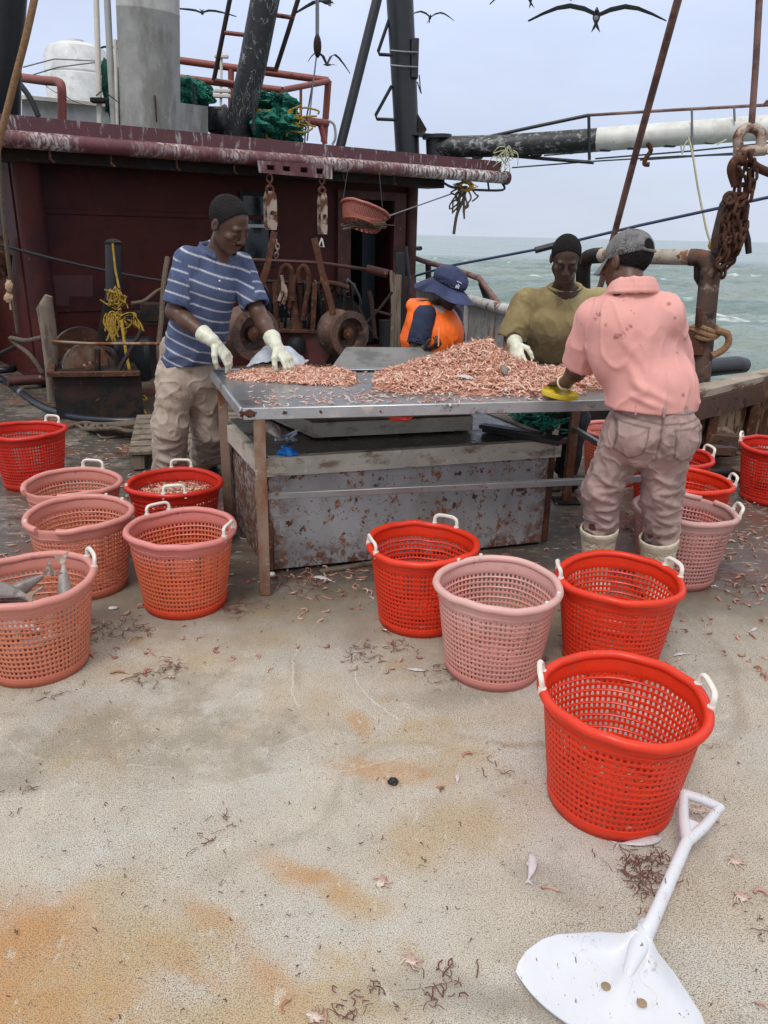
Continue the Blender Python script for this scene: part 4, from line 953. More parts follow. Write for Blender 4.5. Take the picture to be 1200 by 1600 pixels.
b = MB(); b.box(W(200, 560, 7.5), (.5, .3, .4), bev=.04); b.cyl(W(175, 545, 7.4), W(235, 548, 7.6), .09, n=16); part('motor', b, M['black'], t)
# stake, post, poles, ropes
b = MB(); st_ = [W(76, 462, 7.0), W(70, 482, 7.0), W(76, 520, 7.0), W(80, 570, 6.98), W(82, 628, 6.95)]
b.tube(st_, [.035, .075, .072, .06, .045], 9, flat=.7); solo('wooden_stake', b, M['greywood'], 'weathered split wooden stake standing left of the winch', 'stake')
t = thing('black_post', 'black capped post rising behind the yellow twine at the left winch', 'post', W(158, 585, 7.3))
b = MB(); b.cyl(W(178, 470, 7.3), W(177, 380, 7.3), .072, n=18); part('upper_pipe', b, M['black'], t)
b = MB(); b.bar(W(171, 460, 7.35), W(152, 560, 7.3), .11, .07); part('lower_bar', b, M['drust'], t)
b = MB(); b.lathe([(.075, 0), (.08, .02), (.06, .035), (.02, .05)], W(177, 382, 7.3), (0, 0, 1), 16); part('cap', b, M['drust'], t)
def tangle(name, c, sz, n, r_, m_, label, cat, down=0, seg=5, seed=0):
    b = MB(); c = V(c)
    for k in range(n):
        a = c + V((rng.normal(0, sz[0] * .5), rng.normal(0, sz[1] * .5), rng.normal(0, sz[2] * .5))); pts = [a]
        for j in range(seg):
            q = pts[-1] + V((rng.normal(0, sz[0] * .7), rng.normal(0, sz[1] * .5), rng.normal(-down, sz[2] * .6)))
            q = q + (c - q) * .3; pts.append(q)
        b.tube(spline(pts, 4), r_ * rng.uniform(.7, 1.2), 5)
    return b
b = tangle('x', W(181, 468, 7.15), (.055, .04, .075), 36, .006, None, '', '')
b2 = tangle('x', W(185, 497, 7.15), (.06, .04, .065), 28, .0055, None, '', '', .01)
b.add(b2.v, b2.f)
for k in range(14):
    a = W(rng.uniform(164, 182), rng.uniform(488, 500), 7.12); b.tube(spline([a, a + V((rng.normal(0, .02), 0, -.08)), a + V((rng.normal(0, .03), 0, -.16 - rng.uniform(0, .05)))], 4), .008, 5)
for k in range(5):
    b.tube(spline([W(190, 495, 7.1), W(205 + rng.normal(0, 3), 490, 7.1), W(214 + rng.normal(0, 3), 505, 7.1), W(219 + rng.normal(0, 3), 518, 7.1)], 5), .010, 5)
b.tube([W(176, 380, 7.2), W(180, 420, 7.2), W(186, 450, 7.15)], .01, 6)
solo('yellow_twine', b, M['yrope'], 'tangled yellow twine knotted on the black post', 'twine')
tubething('yellow_rope', spline([W(190, 500, 7.05), W(196, 545, 7), W(207, 600, 6.9), W(213, 620, 6.85), W(228, 648, 6.75)], 5), .014, M['yrope'], 'taut yellow rope from the twine down to the deck by the winch', 'rope', 8)
b = tangle('x', W(211, 622, 6.85), (.05, .03, .05), 10, .009, None, '', ''); solo('yellow_knot', b, M['yrope'], 'frayed yellow knot low on the taut rope by the winch', 'knot')
tubething('iron_rod', [W(222, 516, 6.95), W(190, 570, 6.85), W(167, 624, 6.7)], .02, M['drust'], 'slanted rusty iron rod leaning on the left winch', 'rod')
tubething('winch_bar', [W(76, 533, 6.98), W(140, 537, 6.9), W(265, 537, 6.9)], .014, M['legsteel'], 'long thin bar level across the left winch behind the man in blue', 'bar')
tubething('bent_branch', spline([W(66, 527, 7), W(40, 532, 7.1), W(17, 528, 7.2), W(25, 537, 7.2), (W(48, 556, 7.1)), W(66, 582, 7.1)], 5), .02, M['darkrope'], 'bent brown stick tied to the wooden stake on the left', 'stick', 8)
tubething('iron_strap', [W(30, 538, 7.2), W(-8, 557, 7.3)], .02, M['drust'], 'dark bar reaching the left edge beside the pillar foot', 'bar', 8)
tubething('brown_rope', spline([W(262, 402, 7.6), W(256, 440, 7.5), W(252, 500, 7.4), W(248, 550, 7.3), W(256, 600, 7.3)], 5), .024, M['darkrope'], 'dark rope hanging behind the elbow of the man in blue', 'rope', 8)
tubething('slack_rope', spline([W(205, 474, 7.3), W(225, 470, 7.4), W(245, 455, 7.5), W(262, 448, 7.5)], 5), .016, M['darkrope'], 'slack rope from the yellow twine to the man in blue', 'rope', 8)
b = MB(); b.box(W(242, 497, 7.9), (.5, .12, .14), bev=.01); b.box(W(238, 488, 7.9), (.2, .14, .2), bev=.02); solo('wall_fitting', b, M['drust'], 'dark steel fitting on the wall behind the man in blue', 'fitting')
# hoses
def onfloor(pts, r_): return spline([G(x, y, r_) for x, y in pts], 7)
tubething('black_hose', onfloor([(-20, 578), (20, 603), (60, 632), (110, 650), (170, 657), (230, 656), (270, 648), (330, 640)], .03), .03, M['hose'], 'long dark hose curving along the deck in front of the left winch', 'hose', 12)
b = MB(); b.tube(onfloor([(32, 612), (36, 614)], .03), .036, 12); solo('hose_clamp', b, M['rail'], 'metal clamp on the long dark hose at far left', 'clamp')
tubething('black_hose', onfloor([(-10, 592), (30, 596), (75, 592), (100, 586)], .03), .032, M['hose'], 'short straight black hose beside the pillar foot', 'hose', 12)
tubething('black_hose', onfloor([(-20, 578), (15, 577), (23, 568), (14, 560), (-20, 556)], .035), .035, M['hose'], 'looped black hose end at the left edge', 'hose', 12)
# rope coils on deck
b = MB()
for k in range(7):
    c = G(200 + k * 2, 668, .015 + .012 * k); pts = []
    for a in np.linspace(0, 6.28, 26)[:-1]:
        pts.append(c + V(((.42 - .03 * k) * math.cos(a) * (1 + .1 * math.sin(3 * a + k)), (.16 - .012 * k) * math.sin(a) + rng.normal(0, .008), .01 * math.sin(5 * a))))
    b.tube(pts, .016, 7, closed=True)
b.tube(onfloor([(105, 668), (130, 660), (165, 664), (200, 658), (240, 668)], .02), .014, 7)
b.tube(onfloor([(150, 668), (160, 684), (200, 680), (240, 686)], .012), .009, 6)
solo('rope_coil', b, M['darkrope'], 'coil of brown rope lying on deck behind the man in blue', 'rope coil')
# pallet behind the man
t = thing('wooden_pallet', 'grey slatted wooden pallet on deck beside the feet of the man in blue', 'pallet', G(300, 700))
pc = G(300, 700); px_ = V((.97, .25, 0)); py_ = V((-.25, .97, 0))
for k in range(7):
    b = MB(); o = pc + py_ * (-.5 + k * .17); b.bar(o - px_ * .42 + z_ * .13, o + px_ * .42 + z_ * .13, .13, .025); part('slat', b, M['greywood'], t, label=None)
for k in (-1, 0, 1):
    b = MB(); o = pc + px_ * (k * .36) ; b.bar(o - py_ * .55 + z_ * .06, o + py_ * .55 + z_ * .06, .08, .1); part('bearer', b, M['greywood'], t)

# centre winch
CY = 7.9
t = thing('trawl_winch', 'big rusty trawl winch with two drum heads below the deckhouse window', 'winch', W(470, 640, CY))
def head(cx, cy, r_, y):
    c = W(cx, cy, y)
    b = MB(); b.lathe([(.62 * r_, -.26), (.98 * r_, -.24), (1.0 * r_, -.2), (.8 * r_, -.14), (.74 * r_, -.06), (.86 * r_, -.01), (r_, 0), (r_, .03), (.7 * r_, .035), (.68 * r_, 0), (.6 * r_, -.06), (.3 * r_, -.07)], c, ND, 44); hd = part('drum_head', b, mat('rusty_drum_%d' % cx, (.10, .05, .033), .65, layers=[((.04, .024, .018), 4, .45, .6), ((.2, .1, .055), 14, .56, .66)], bump=.003, bs=40), t)
    b = MB(); b.lathe([(.28 * r_, -.08), (.28 * r_, 0), (.12 * r_, .02), (.01, .02)], c, ND, 20); part('hub', b, M['rust'], hd)
head(545, 522, .225, 7.7); head(398, 522, .25, 7.4)
b = MB(); cc = W(524, 520, 8.25); b.lathe([(.02, -.02), (.36, -.02), (.385, 0), (.36, .02), (.02, .02)], cc, ND, 48); part('flange', b, M['black'], t)
b = MB(); b.lathe([(.35, .02), (.385, .03), (.385, .05), (.35, .045)], cc, ND, 48); part('flange_lip', b, M['drust'], t)
b = MB(); cc2 = W(420, 520, 8.1); b.lathe([(.02, -.02), (.3, -.02), (.32, 0), (.3, .02), (.02, .02)], cc2, ND, 48); part('flange', b, M['black'], t)
b = MB(); b.lathe([(.15, -.5), (.15, .6)], (cc + cc2) / 2, (cc - cc2), 24); part('drum', b, M['darkrope'], t)
b = MB(); b.prism([W(x, y, 7.9) for x, y in [(430, 518), (508, 518), (520, 545), (505, 575), (430, 575), (420, 545)]], (0, 0, 0), (-.05, .3, 0)); part('bed_plate', b, M['redsteel'], t, smooth=False)
b = MB(); b.bar(W(432, 516, 7.85), W(508, 518, 7.95), .12, .03); part('bed_flange', b, M['rust'], t)
b = MB(); b.lathe([(.09, 0), (.09, .08), (.04, .1), (.01, .1)], W(460, 540, 7.85), ND, 18); part('gearbox_cap', b, M['black'], t)
for q in ([(430, 442), (433, 516)], [(492, 442), (489, 517)]):
    b = MB(); b.bar(W(*q[0], 7.9), W(*q[1], 7.9), .065, .05); part('upright', b, M['rust'], t)
b = MB(); b.tube([W(456, 440, 7.9), W(460, 480, 7.9), W(464, 516, 7.9)], [.03, .035, .06], 12); part('control_stand', b, M['rust'], t)
b = MB(); b.tube([W(405, 439, 8), W(548, 446, 8.2)], .018, 8); part('cross_rod', b, M['drust'], t)
b = MB(); b.tube([W(392, 406, 8.1), W(500, 411, 8.3), W(580, 422, 8.5)], .018, 8); b.tube([W(572, 420, 8.5), W(606, 428, 8.5)], .045, 12); part('long_rod', b, M['redsteel'], t)
for q in ([(441, 470), (438, 445), (440, 422), (448, 415), (455, 424), (454, 450), (452, 480)], [(468, 440), (467, 425), (474, 416), (481, 425), (482, 450), (478, 470), (474, 500)], [(462, 430), (458, 448), (458, 470)], [(500, 440), (515, 442), (530, 445), (545, 450)]):
    b = MB(); b.tube(spline([W(x, y, 7.85) for x, y in q], 5), .026, 10); part('bent_pipe', b, M['rust'], t)
for q in ([(440, 430), (436, 470)], [(444, 445), (442, 475)]):
    b = MB(); b.tube(spline([W(q[0][0], q[0][1], 7.8), W((q[0][0] + q[1][0]) / 2 + 4, (q[0][1] + q[1][1]) / 2, 7.8), W(*q[1], 7.8)], 5), .018, 8); part('hose_end', b, M['worn'], t)
for q in ([(429, 362), (418, 415), (404, 462)], [(491, 372), (504, 428), (518, 478), (520, 492)]):
    b = MB(); P_ = [W(x, y, 7.6) for x, y in q]
    for i in range(len(P_) - 1): b.bar(P_[i], P_[i + 1] + (P_[i + 1] - P_[i]) * .02, .06, .02, up=(0, 1, 0))
    part('lever_arm', b, M['rust'], t)
rh = np.random.default_rng(21)
for k in range(9):
    x_ = 402 + k * 19 + rh.uniform(-5, 5); x2 = x_ + rh.uniform(-25, 25); y_ = rh.uniform(425, 445)
    b = MB(); b.tube(spline([W(x_, 512, 8.0), W(x_ + rh.uniform(-8, 8), 470, 7.95), W((x_ + x2) / 2, y_, 7.95), W(x2, 465, 8.05), W(x2 + rh.uniform(-6, 6), 510, 8.1)], 6), rh.uniform(.012, .02), 8); part('hydraulic_hose', b, M['black'] if k % 3 else M['drust'], t)
for k in range(4):
    b = MB(); x_ = 412 + k * 30; b.bar(W(x_, 455, 8.05), W(x_ + rh.uniform(-6, 6), 515, 8.05), .035, .03); part('upright', b, M['drust'], t)
b = MB(); b.box(W(541, 452, 8.2), (.2, .12, .13), bev=.02); b.box(W(516, 448, 8.2), (.1, .1, .1), bev=.02); part('valve_block', b, M['drust'], t)
b = MB(); b.cyl(W(541, 453, 8.12), W(541, 453, 8.05), .025, n=12); part('red_knob', b, mat('dull_red_knob', (.25, .02, .02), .5), t)
for q, r_ in (([(570, 508), (595, 480), (613, 456)], .014), ([(576, 455), (580, 470), (583, 500), (586, 528)], .024), ([(585, 485), (612, 493)], .014), ([(560, 480), (572, 505), (590, 530)], .012)):
    b = MB(); b.tube([W(x, y, 7.9) for x, y in q], r_, 8); part('thin_rod', b, M['drust'], t)
b = MB()
for k in range(5):
    x = 611 + k * 3.5; b.tube([W(x, 425 + rng.uniform(-4, 6), 8.1), W(x + rng.normal(0, 1), 480, 8.1), W(x + rng.normal(0, 1), 560, 8.1)], .017, 7)
solo('rope_wrapped_post', b, M['greywood'], 'post of frayed weathered strands beside the doorway left of the orange vest', 'post')
b = MB(); b.bar(W(626, 395, 8.9), W(625, 560, 8.9), .16, .1); b.tube([W(634, 385, 8.8), W(640, 440, 8.8), W(636, 520, 8.8)], .02, 6); b.cyl(W(602, 500, 8.6), W(601, 600, 8.6), .07, n=12); solo('dark_locker', b, M['black'], 'narrow black locker against the pillar by the doorway', 'locker')
b = MB(); chain(b, [W(432, 375, 7.7), W(434, 390, 7.7), W(431, 402, 7.7)], .05, .03, .007); solo('short_chain', b, M['worn'], 'short pale chain hanging under the left pulley block', 'chain')
b = MB(); b.tube([W(503, 372, 7.9), W(498, 385, 7.9), W(506, 386, 7.9), W(503, 373, 7.9)], .008, 6); solo('pale_hook', b, M['cream'], 'small pale hook hanging under the narrow pulley block', 'hook')
b = MB(); b.lathe([(.04, 0), (.06, .03), (.06, .08), (.03, .1)], CW(382, 270, .3), (0, 0, 1), 14); b.tube([CW(382, 255, .3), CW(382, 268, .3)], .012, 8); solo('deck_lamp', b, M['black'], 'small unlit dark lamp under the roof edge above the window', 'lamp')
# low clutter right of the table, by the bulwark
t = thing('driftwood_board', 'broken pale board lying on dark debris by the gallows post foot', 'board', W(1120, 672, 5.7))
b = MB(); b.prism([W(x, y, 5.6) for x, y in [(1098, 664), (1130, 672), (1150, 680), (1100, 677)]], (0, 0, 0), (.05, .25, .02)); part('board_face', b, M['plank'], t, smooth=False)
b = MB(); b.bar(W(1100, 684, 5.5), W(1152, 690, 5.6), .14, .09); b.bar(W(1104, 702, 5.35), W(1145, 704, 5.4), .09, .06); solo('dark_timber', b, M['darkplank'], 'dark broken timbers on deck under the pale board', 'timber')
b = MB(); b.ell(W(1120, 700, 5.5), (.16, .12, .06), wob=.9, seed=5); solo('debris_pile', b, M['drust'], 'dark rusty scrap at the foot of the gallows post', 'scrap')
b = MB(); b.tube([G(1005, 745, .035), G(1140, 738, .035), G(1200, 765, .035)], .035, 10); solo('deck_pipe', b, M['drust'], 'dark pipe lying on deck behind the red baskets', 'pipe')
b = MB(); b.tube(spline([W(898, 655, 4.9), W(892, 690, 4.95), W(886, 725, 5.0)], 5), .022, 8); b.tube(spline([W(888, 650, 4.9), W(900, 690, 4.95), W(896, 720, 5.0)], 5), .02, 8); solo('side_rope_end', b, M['rope'], 'frayed rope hanging behind the right end of the table', 'rope')
b = tangle('x', W(838, 658, 4.75), (.12, .08, .06), 40, .006, None, '', ''); b.ell(W(838, 660, 4.8), (.13, .1, .07), wob=.6, seed=9); solo('green_netting', b, M['net'], 'bit of green netting under the table behind the lid', 'netting')
b = MB(); b.tube([G(900, 745, .02), G(940, 752, .02)], .03, 8); b.box(G(864, 757, .04), (.12, .1, .08), bev=.02); solo('wood_offcut', b, M['greywood'], 'short wooden offcut on deck near the table leg plate', 'offcut')

# ================================================================== TABLE
TZ = .87
FL, FR, BL = V((-.6, 3.17, TZ)), V((1.40, 3.60, TZ)), V((-.93, 4.10, TZ))
BR = FR + (BL - FL)
tu = (FR - FL).normalized(); tv = (BL - FL).normalized()
def TP(u, v, z=0.): return FL.lerp(FR, u).lerp(BL.lerp(BR, u), v) + V((0, 0, z))
table = thing('sorting_table', 'long stainless sorting table heaped with shrimp', 'table', V((.2, 3.85, 0)))
b = MB(); b.prism([TP(0, 0, -.004), TP(1, 0, -.004), TP(1, 1, -.004), TP(0, 1, -.004)], (0, 0, 0), (0, 0, .004)); part('tabletop', b, M['steel'], table, smooth=False)
b = MB()
for (p0, p1, off) in ((TP(0, 0), TP(1, 0), V((0, -1, 0))), (TP(0, 1), TP(1, 1), V((0, 1, 0))), (TP(0, 0), TP(0, 1), V((-1, 0, 0))), (TP(1, 0), TP(1, 1), V((1, 0, 0)))):
    a = p0 - z_ * .022 + off * .008; c = p1 - z_ * .022 + off * .008; b.bar(a, c, .014, .052, bev=.005)
part('edge_lip', b, mat('worn_table_edge', (.42, .43, .44), .4, metal=.7, layers=[(RUST, 17, .62, .68, {'rough': .9}), ((.6, .56, .5), 8, .58, .7, {'rough': .6}), ((.14, .13, .12), 6, .58, .7)], bump=.001), table)
for uu, rr_, sd__ in ((.01, (.035, .012, .016), 2), (.085, (.014, .008, .010), 5), (.16, (.010, .008, .009), 6)):
    b = MB(); b.ell(TP(uu, 0, -.02) + V((0, -.01, 0)), rr_, wob=.5, seed=sd__); part('rust_hole', b, M['rust'], table)
b = MB(); b.ell(TP(.335, .03, -.06), (.06, .03, .02), wob=.4, seed=3); part('red_float', b, mat('red_smear', (.45, .04, .02), .5), table)
def leg(p, r_=.024):
    b = MB(); q = V((p.x, p.y, 0)); s_ = .048
    b.bar(V((p.x, p.y - s_ / 2, .004)), V((p.x, p.y - s_ / 2, TZ - .048)), s_, .005, up=(0, 1, 0), bev=.001)
    b.bar(V((p.x - s_ / 2, p.y, .004)), V((p.x - s_ / 2, p.y, TZ - .048)), .005, s_, up=(0, 1, 0), bev=.001)
    part('leg', b, M['legsteel'], table)
leg(TP(.035, .012)); leg(TP(.02, .93)); leg(TP(.97, .03))
lr = G(884, 784); leg(V((lr.x, lr.y, 0)))
b = MB(); b.box(V((lr.x, lr.y, .008)), (.16, .14, .012), bev=.003); part('foot_plate', b, M['drust'], table)
ra, rb_ = TP(.035, 0), TP(.97, 0)
b = MB(); b.bar(V((ra.x, ra.y + .015, .475)), V((rb_.x, rb_.y + .015, .475)), .03, .03, bev=.002); part('front_rail', b, M['rail'], table)
b = MB(); b.bar(V((lr.x, lr.y, .475)), V((rb_.x - .02, rb_.y + .03, .475)), .03, .03); part('side_rail', b, M['rail'], table)
# puddles / bits on table are shrimp scraps below
# ---- hatch box
LZ = .585
bFL, bFR, bBL = V((-.575, 3.38, LZ)), V((.91, 3.85, LZ)), V((-.93, 4.20, LZ)); bBR = bFR + (bBL - bFL)
box = thing('hatch_box', 'grey painted steel hatch box with rust spots standing under the table', 'hatch box', V((.1, 3.9, 0)))
def ins(a, c, d): return a + (c - a).normalized() * d
def inset(q, d):
    c = sum(q, V()) / 4; out = []
    for i in range(4):
        e1 = (q[(i + 1) % 4] - q[i]).normalized(); e2 = (q[i - 1] - q[i]).normalized(); out.append(q[i] + (e1 + e2) * d)
    return out
Q = [bFL, bFR, bBR, bBL]; qi = inset(Q, .03)
def hx(q, z0, z1): return [V((p.x, p.y, z0)) for p in q] + [V((p.x, p.y, z1)) for p in q]
b = MB(); b.hexa(hx(qi, .02, LZ - .085)); part('side_plating', b, M['boxpaint'], box, smooth=False)
qk = inset(Q, .05)
b = MB(); b.hexa(hx(qk, 0, .02)); part('plinth', b, M['drust'], box, smooth=False)
def frame_strip(z0, z1, d, th, m_, nm):
    q0 = inset(Q, d)
    b = MB()
    for i in range(4):
        a, c = q0[i], q0[(i + 1) % 4]; nrm_ = V(((c - a).y, -(c - a).x, 0)).normalized()
        b.hexa([V((a.x, a.y, z0)) , V((c.x, c.y, z0)), V((c.x, c.y, z0)) - nrm_ * th, V((a.x, a.y, z0)) - nrm_ * th, V((a.x, a.y, z1)), V((c.x, c.y, z1)), V((c.x, c.y, z1)) - nrm_ * th, V((a.x, a.y, z1)) - nrm_ * th])
    return part(nm, b, m_, box, smooth=False)
lidm = frame_strip(LZ - .083, LZ + .006, 0, .045, M['lid'], 'lid_edge')
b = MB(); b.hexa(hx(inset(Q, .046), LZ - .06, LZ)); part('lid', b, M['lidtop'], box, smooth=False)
for i in (0, 1):
    b = MB(); p = qi[i]; b.bar(V((p.x, p.y, .02)), V((p.x, p.y, LZ - .086)), .03, .03, up=(0, 1, 0)); part('corner_angle', b, M['rust'], box)
b = MB(); p = qi[0]; b.bar(V((p.x + .0, p.y - .02, .03)), V((p.x, p.y - .02, .27)), .07, .02, up=(0, 1, 0), bev=.008); part('hasp', b, M['rust'], box)
# loose hatch board on the lid
def G2(px, py, z): return G(px, py, z)
t = thing('hatch_board', 'flat grey wooden tray board lying on the lid under the table', 'board', G(600, 670, LZ + .05))
zb_ = LZ + .012; P0, P1 = G(490, 684, zb_), G(738, 672, zb_)
P3, P2 = P0 + V((-.35, .5, 0)), P1 + V((-.1, .5, 0)); b = MB(); b.hexa([P0, P1, P2, P3] + [p + z_ * .075 for p in (P0, P1, P2, P3)])
part('board_edge', b, M['lid'], t, smooth=False)
b = MB(); q_ = [p + z_ * .078 for p in (P0, P1, P2, P3)]; qq = inset(q_, .02); b.hexa([V(p) for p in qq] + [p + z_ * .004 for p in qq]); part('board_top', b, M['lidtop'], t, smooth=False)
b = MB(); b.bar(G(760, 668, LZ + .02), G(880, 690, LZ + .02), .1, .03); b.bar(G(755, 672, LZ + .04) + V((0, .1, 0)), G(850, 680, LZ + .04), .06, .02); solo('wet_board', b, M['black'], 'wet black board slanting on the right half of the lid', 'board')
# glove
b = MB(); gc = G(449, 709, LZ + .012)
for k in range(5):
    a = rng.uniform(0, 6.28); d = V((math.cos(a), math.sin(a), .1)) * .055
    b.tube(spline([gc + V((0, 0, .01)), gc + d * .6 + V((0, 0, .018 + .01 * rng.normal())), gc + d], 4), [.02, .02, .018, .017, .015, .014, .013, .012, .008], 9, flat=.6)
b.ell(gc + V((0, 0, .008)), (.05, .03, .018), wob=.6, seed=8); solo('rubber_glove', b, M['blueglove'], 'crumpled blue rubber glove on the front left of the lid', 'glove')
b = MB(); cb = G(455, 688, LZ + .01)
for k in range(7): b.tube([cb + V(rng.normal(0, .03, 3).tolist()) * 1, cb + V((rng.normal(0, .05), rng.normal(0, .03), .02))], .007, 6)
b.v = [(x, y, max(z, LZ + .004)) for x, y, z in b.v]; solo('plastic_scrap', b, M['bag'], 'clear plastic scrap behind the blue glove on the lid', 'scrap')
# grey tray leaning at back of the table
t = thing('metal_scoop', 'flat grey metal sheet standing at the back edge of the table', 'sheet', G(600, 578, TZ))
b = MB(); A_, B_, C_, D_ = G(517, 575, TZ + .012), G(690, 574, TZ + .012), W(672, 543, 4.5), W(541, 542, 4.45)
nn_ = (B_ - A_).cross(D_ - A_).normalized(); b.prism([A_, B_, C_, D_], (0, 0, 0), -nn_ * .006)
part('sheet_face', b, mat('dull_grey_sheet', (.17, .165, .155), .5, metal=.3, layers=[((.1, .095, .09), 5, .5, .65), ((.3, .28, .25), 14, .62, .7)]), t, smooth=False)
b = MB(); b.bar(A_ + V((0, -.03, 0)), B_ + V((0, -.03, 0)), .07, .006); part('sheet_foot', b, M['steel'], t)
# plastic bag at back left
b = MB()
def bagf(u, v):
    a = G(385, 574, TZ).lerp(G(470, 574, TZ), u); c = a + V((.02, .25, 0))
    p = a.lerp(c, v); h = .11 * math.sin(math.pi * min(1, u * 1.0 + .02)) ** .7 * math.sin(math.pi * min(1, v * .9 + .1)) + .02 * noise.noise(V((u * 7, v * 7, 1)))
    return p + V((0, 0, max(.004, h)))
b.sheet(bagf, 36, 22, .003); solo('plastic_bag', b, M['bag'], 'crumpled white plastic bag at the back left of the table', 'bag')
b = MB(); b.bar(G(375, 577, TZ + .015), G(400, 577, TZ + .015), .03, .01); solo('scraper', b, M['black'], 'thin black scraper by the glove of the man in blue', 'scraper')

# ================================================================== SHRIMP
mshr = mat('boiled_pink_shrimp', (.50, .20, .12), .28, var=.2, vs=40, layers=[('attr', (.76, .52, .40), 'tint', {}), ((.8, .70, .62), 55, .58, .7, {'amt': .7}), ((.28, .08, .05), 70, .62, .7, {'amt': .8})], spec=.5)
def shrimp_proto():
    b = MB(); pts = []; rs = []
    for k in range(7):
        a = -1.5 + 3.0 * k / 6; R_ = .0125
        pts.append(V((math.cos(a) * R_, math.sin(a) * R_, 0))); rs.append([.0012, .0034, .0044, .0046, .0042, .003, .0042][k])
    b.tube(pts, rs, 5)
    b.tube([pts[0], pts[0] + V((-.010, -.009, .004)), pts[0] + V((-.030, -.006, .009))], [.0010, .0006, .0003], 3, caps=False)
    b.tube([pts[1], pts[1] + V((-.008, .001, .0)), pts[1] + V((-.012, -.004, .003))], [.001, .0006, .0004], 3, caps=False)
    return np.array(b.v), b.f
PV, PF = shrimp_proto()
# straight-ish variant
PV2 = PV.copy(); PV2[:, 0] = PV[:, 0] * .55 - .002; PV2[:, 1] *= 1.35
def scatter_shrimp(places, name, label, cat, base=None, loc=None, scale=(.6, 1.3), mat_=None, group=None, parent=None):
    vs = []; fs = []; cs_ = []; n = 0
    for (p, nrm_) in places:
        P = PV if rng.random() < .55 else PV2
        s = rng.uniform(*scale); zax = V(nrm_) + V(rng.normal(0, .35, 3).tolist()); zax.normalize()
        x = V(rng.normal(0, 1, 3).tolist()); x = (x - zax * x.dot(zax)).normalized(); y = zax.cross(x)
        Rm = np.array([list(x), list(y), list(zax)])
        q = (P * s) @ Rm + np.array(p)
        vs.append(q); fs += [tuple(i + n for i in f) for f in PF]; n += len(P); cs_.append(np.full(len(P), max(0, min(1, rng.normal(.5, .55)))))
    vs = np.concatenate(vs); b = MB(); b.add(vs.tolist(), fs, np.concatenate(cs_).tolist())
    if base: b.add(base.v, base.f, .3)
    o = solo(name, b, mat_ or mshr, label, cat, loc=loc, group=group, ang=None)
    return o
def heap_h(x, y):
    """height of shrimp above the table, in table u,v metres"""
    h = 0
    for (cx, cy, sx, sy, a) in HEAP: h = max(h, a * math.exp(-(((x - cx) / sx) ** 2 + ((y - cy) / sy) ** 2)))
    return h * (1 + .30 * noise.noise(V((x * 9, y * 9, 2))) + .18 * noise.noise(V((x * 22, y * 22, 5))))
pk = V((.46, 3.98, 0))
HEAP = [(.46, 3.98, .25, .24, .18), (.30, 3.93, .27, .25, .12), (.64, 3.92, .20, .26, .105), (.9, 3.98, .26, .22, .06), (.13, 3.76, .20, .17, .055), (1.12, 3.98, .2, .25, .045), (.5, 3.7, .42, .13, .05)]
def heapbase(x0, x1, y0, y1, fn, nx, ny):
    bb = MB()
    bb.sheet(lambda u, v: V((x0 + (x1 - x0) * u, y0 + (y1 - y0) * v, TZ + fn(x0 + (x1 - x0) * u, y0 + (y1 - y0) * v) - .018)), nx, ny)
    bb.f = [f for f in bb.f if max(bb.v[i][2] for i in f) > TZ + .002]
    bb.v = [(p[0], p[1], max(p[2], TZ + .001)) for p in bb.v]
    return bb
def heapn(fn, x, y):
    e_ = .01; return V((-(fn(x + e_, y) - fn(x - e_, y)) / (2 * e_), -(fn(x, y + e_) - fn(x, y - e_)) / (2 * e_), 1)).normalized()
def inside_table(x, y, mrg=.02):
    p = V((x, y, TZ)) - FL; a = tu.x * tv.y - tu.y * tv.x
    u = (p.x * tv.y - p.y * tv.x) / a; v = (tu.x * p.y - tu.y * p.x) / a
    return mrg < u < (FR - FL).length - mrg and mrg < v < (BL - FL).length - mrg
pl = []
while len(pl) < 8200:
    x = rng.uniform(-.07, 1.4); y = rng.uniform(3.3, 4.4)
    h = heap_h(x, y)
    if not inside_table(x, y) or h < .012 + .02 * rng.random(): continue
    if rng.random() > .35 + h * 5: continue
    n_ = heapn(heap_h, x, y); pl.append(((x, y, TZ + max(.005, h - rng.uniform(-.007, .014))), n_))
def heap_in(x, y): return heap_h(x, y) if inside_table(x, y, .03) else 0
o = scatter_shrimp(pl, 'shrimp_heap', 'large mound of pink shrimp on the right half of the table', 'shrimp heap', base=heapbase(-.06, 1.4, 3.3, 4.4, heap_in, 90, 60)); o['kind'] = 'stuff'
HL = [(-.62, 3.93, .16, .13, .035), (-.45, 3.95, .16, .13, .05), (-.27, 3.88, .13, .12, .06), (-.36, 3.84, .17, .1, .035)]
def heap2(x, y):
    h = 0
    for (cx, cy, sx, sy, a) in HL: h = max(h, a * math.exp(-(((x - cx) / sx) ** 2 + ((y - cy) / sy) ** 2)))
    return h
pl = []
while len(pl) < 2200:
    x = rng.uniform(-.95, -.16); y = rng.uniform(3.6, 4.3); h = heap2(x, y)
    if not inside_table(x, y) or h < .007 + .012 * rng.random(): continue
    pl.append(((x, y, TZ + max(.005, h - rng.uniform(0, .01))), heapn(heap2, x, y)))
o = scatter_shrimp(pl, 'shrimp_heap', 'low spread of pink shrimp in front of the man in blue', 'shrimp heap', base=heapbase(-.9, -.17, 3.65, 4.2, lambda x, y: heap2(x, y) if inside_table(x, y, .03) else 0, 60, 40)); o['kind'] = 'stuff'
pl = []
for k in range(430):
    u, v = rng.uniform(.03, .97), rng.uniform(.02, .98)
    if rng.random() < .5: u, v = rng.uniform(.03, .75), min(.97, abs(rng.normal(.12, .13)) + .02)
    p = TP(u, v, .005); pl.append((tuple(p), (0, 0, 1)))
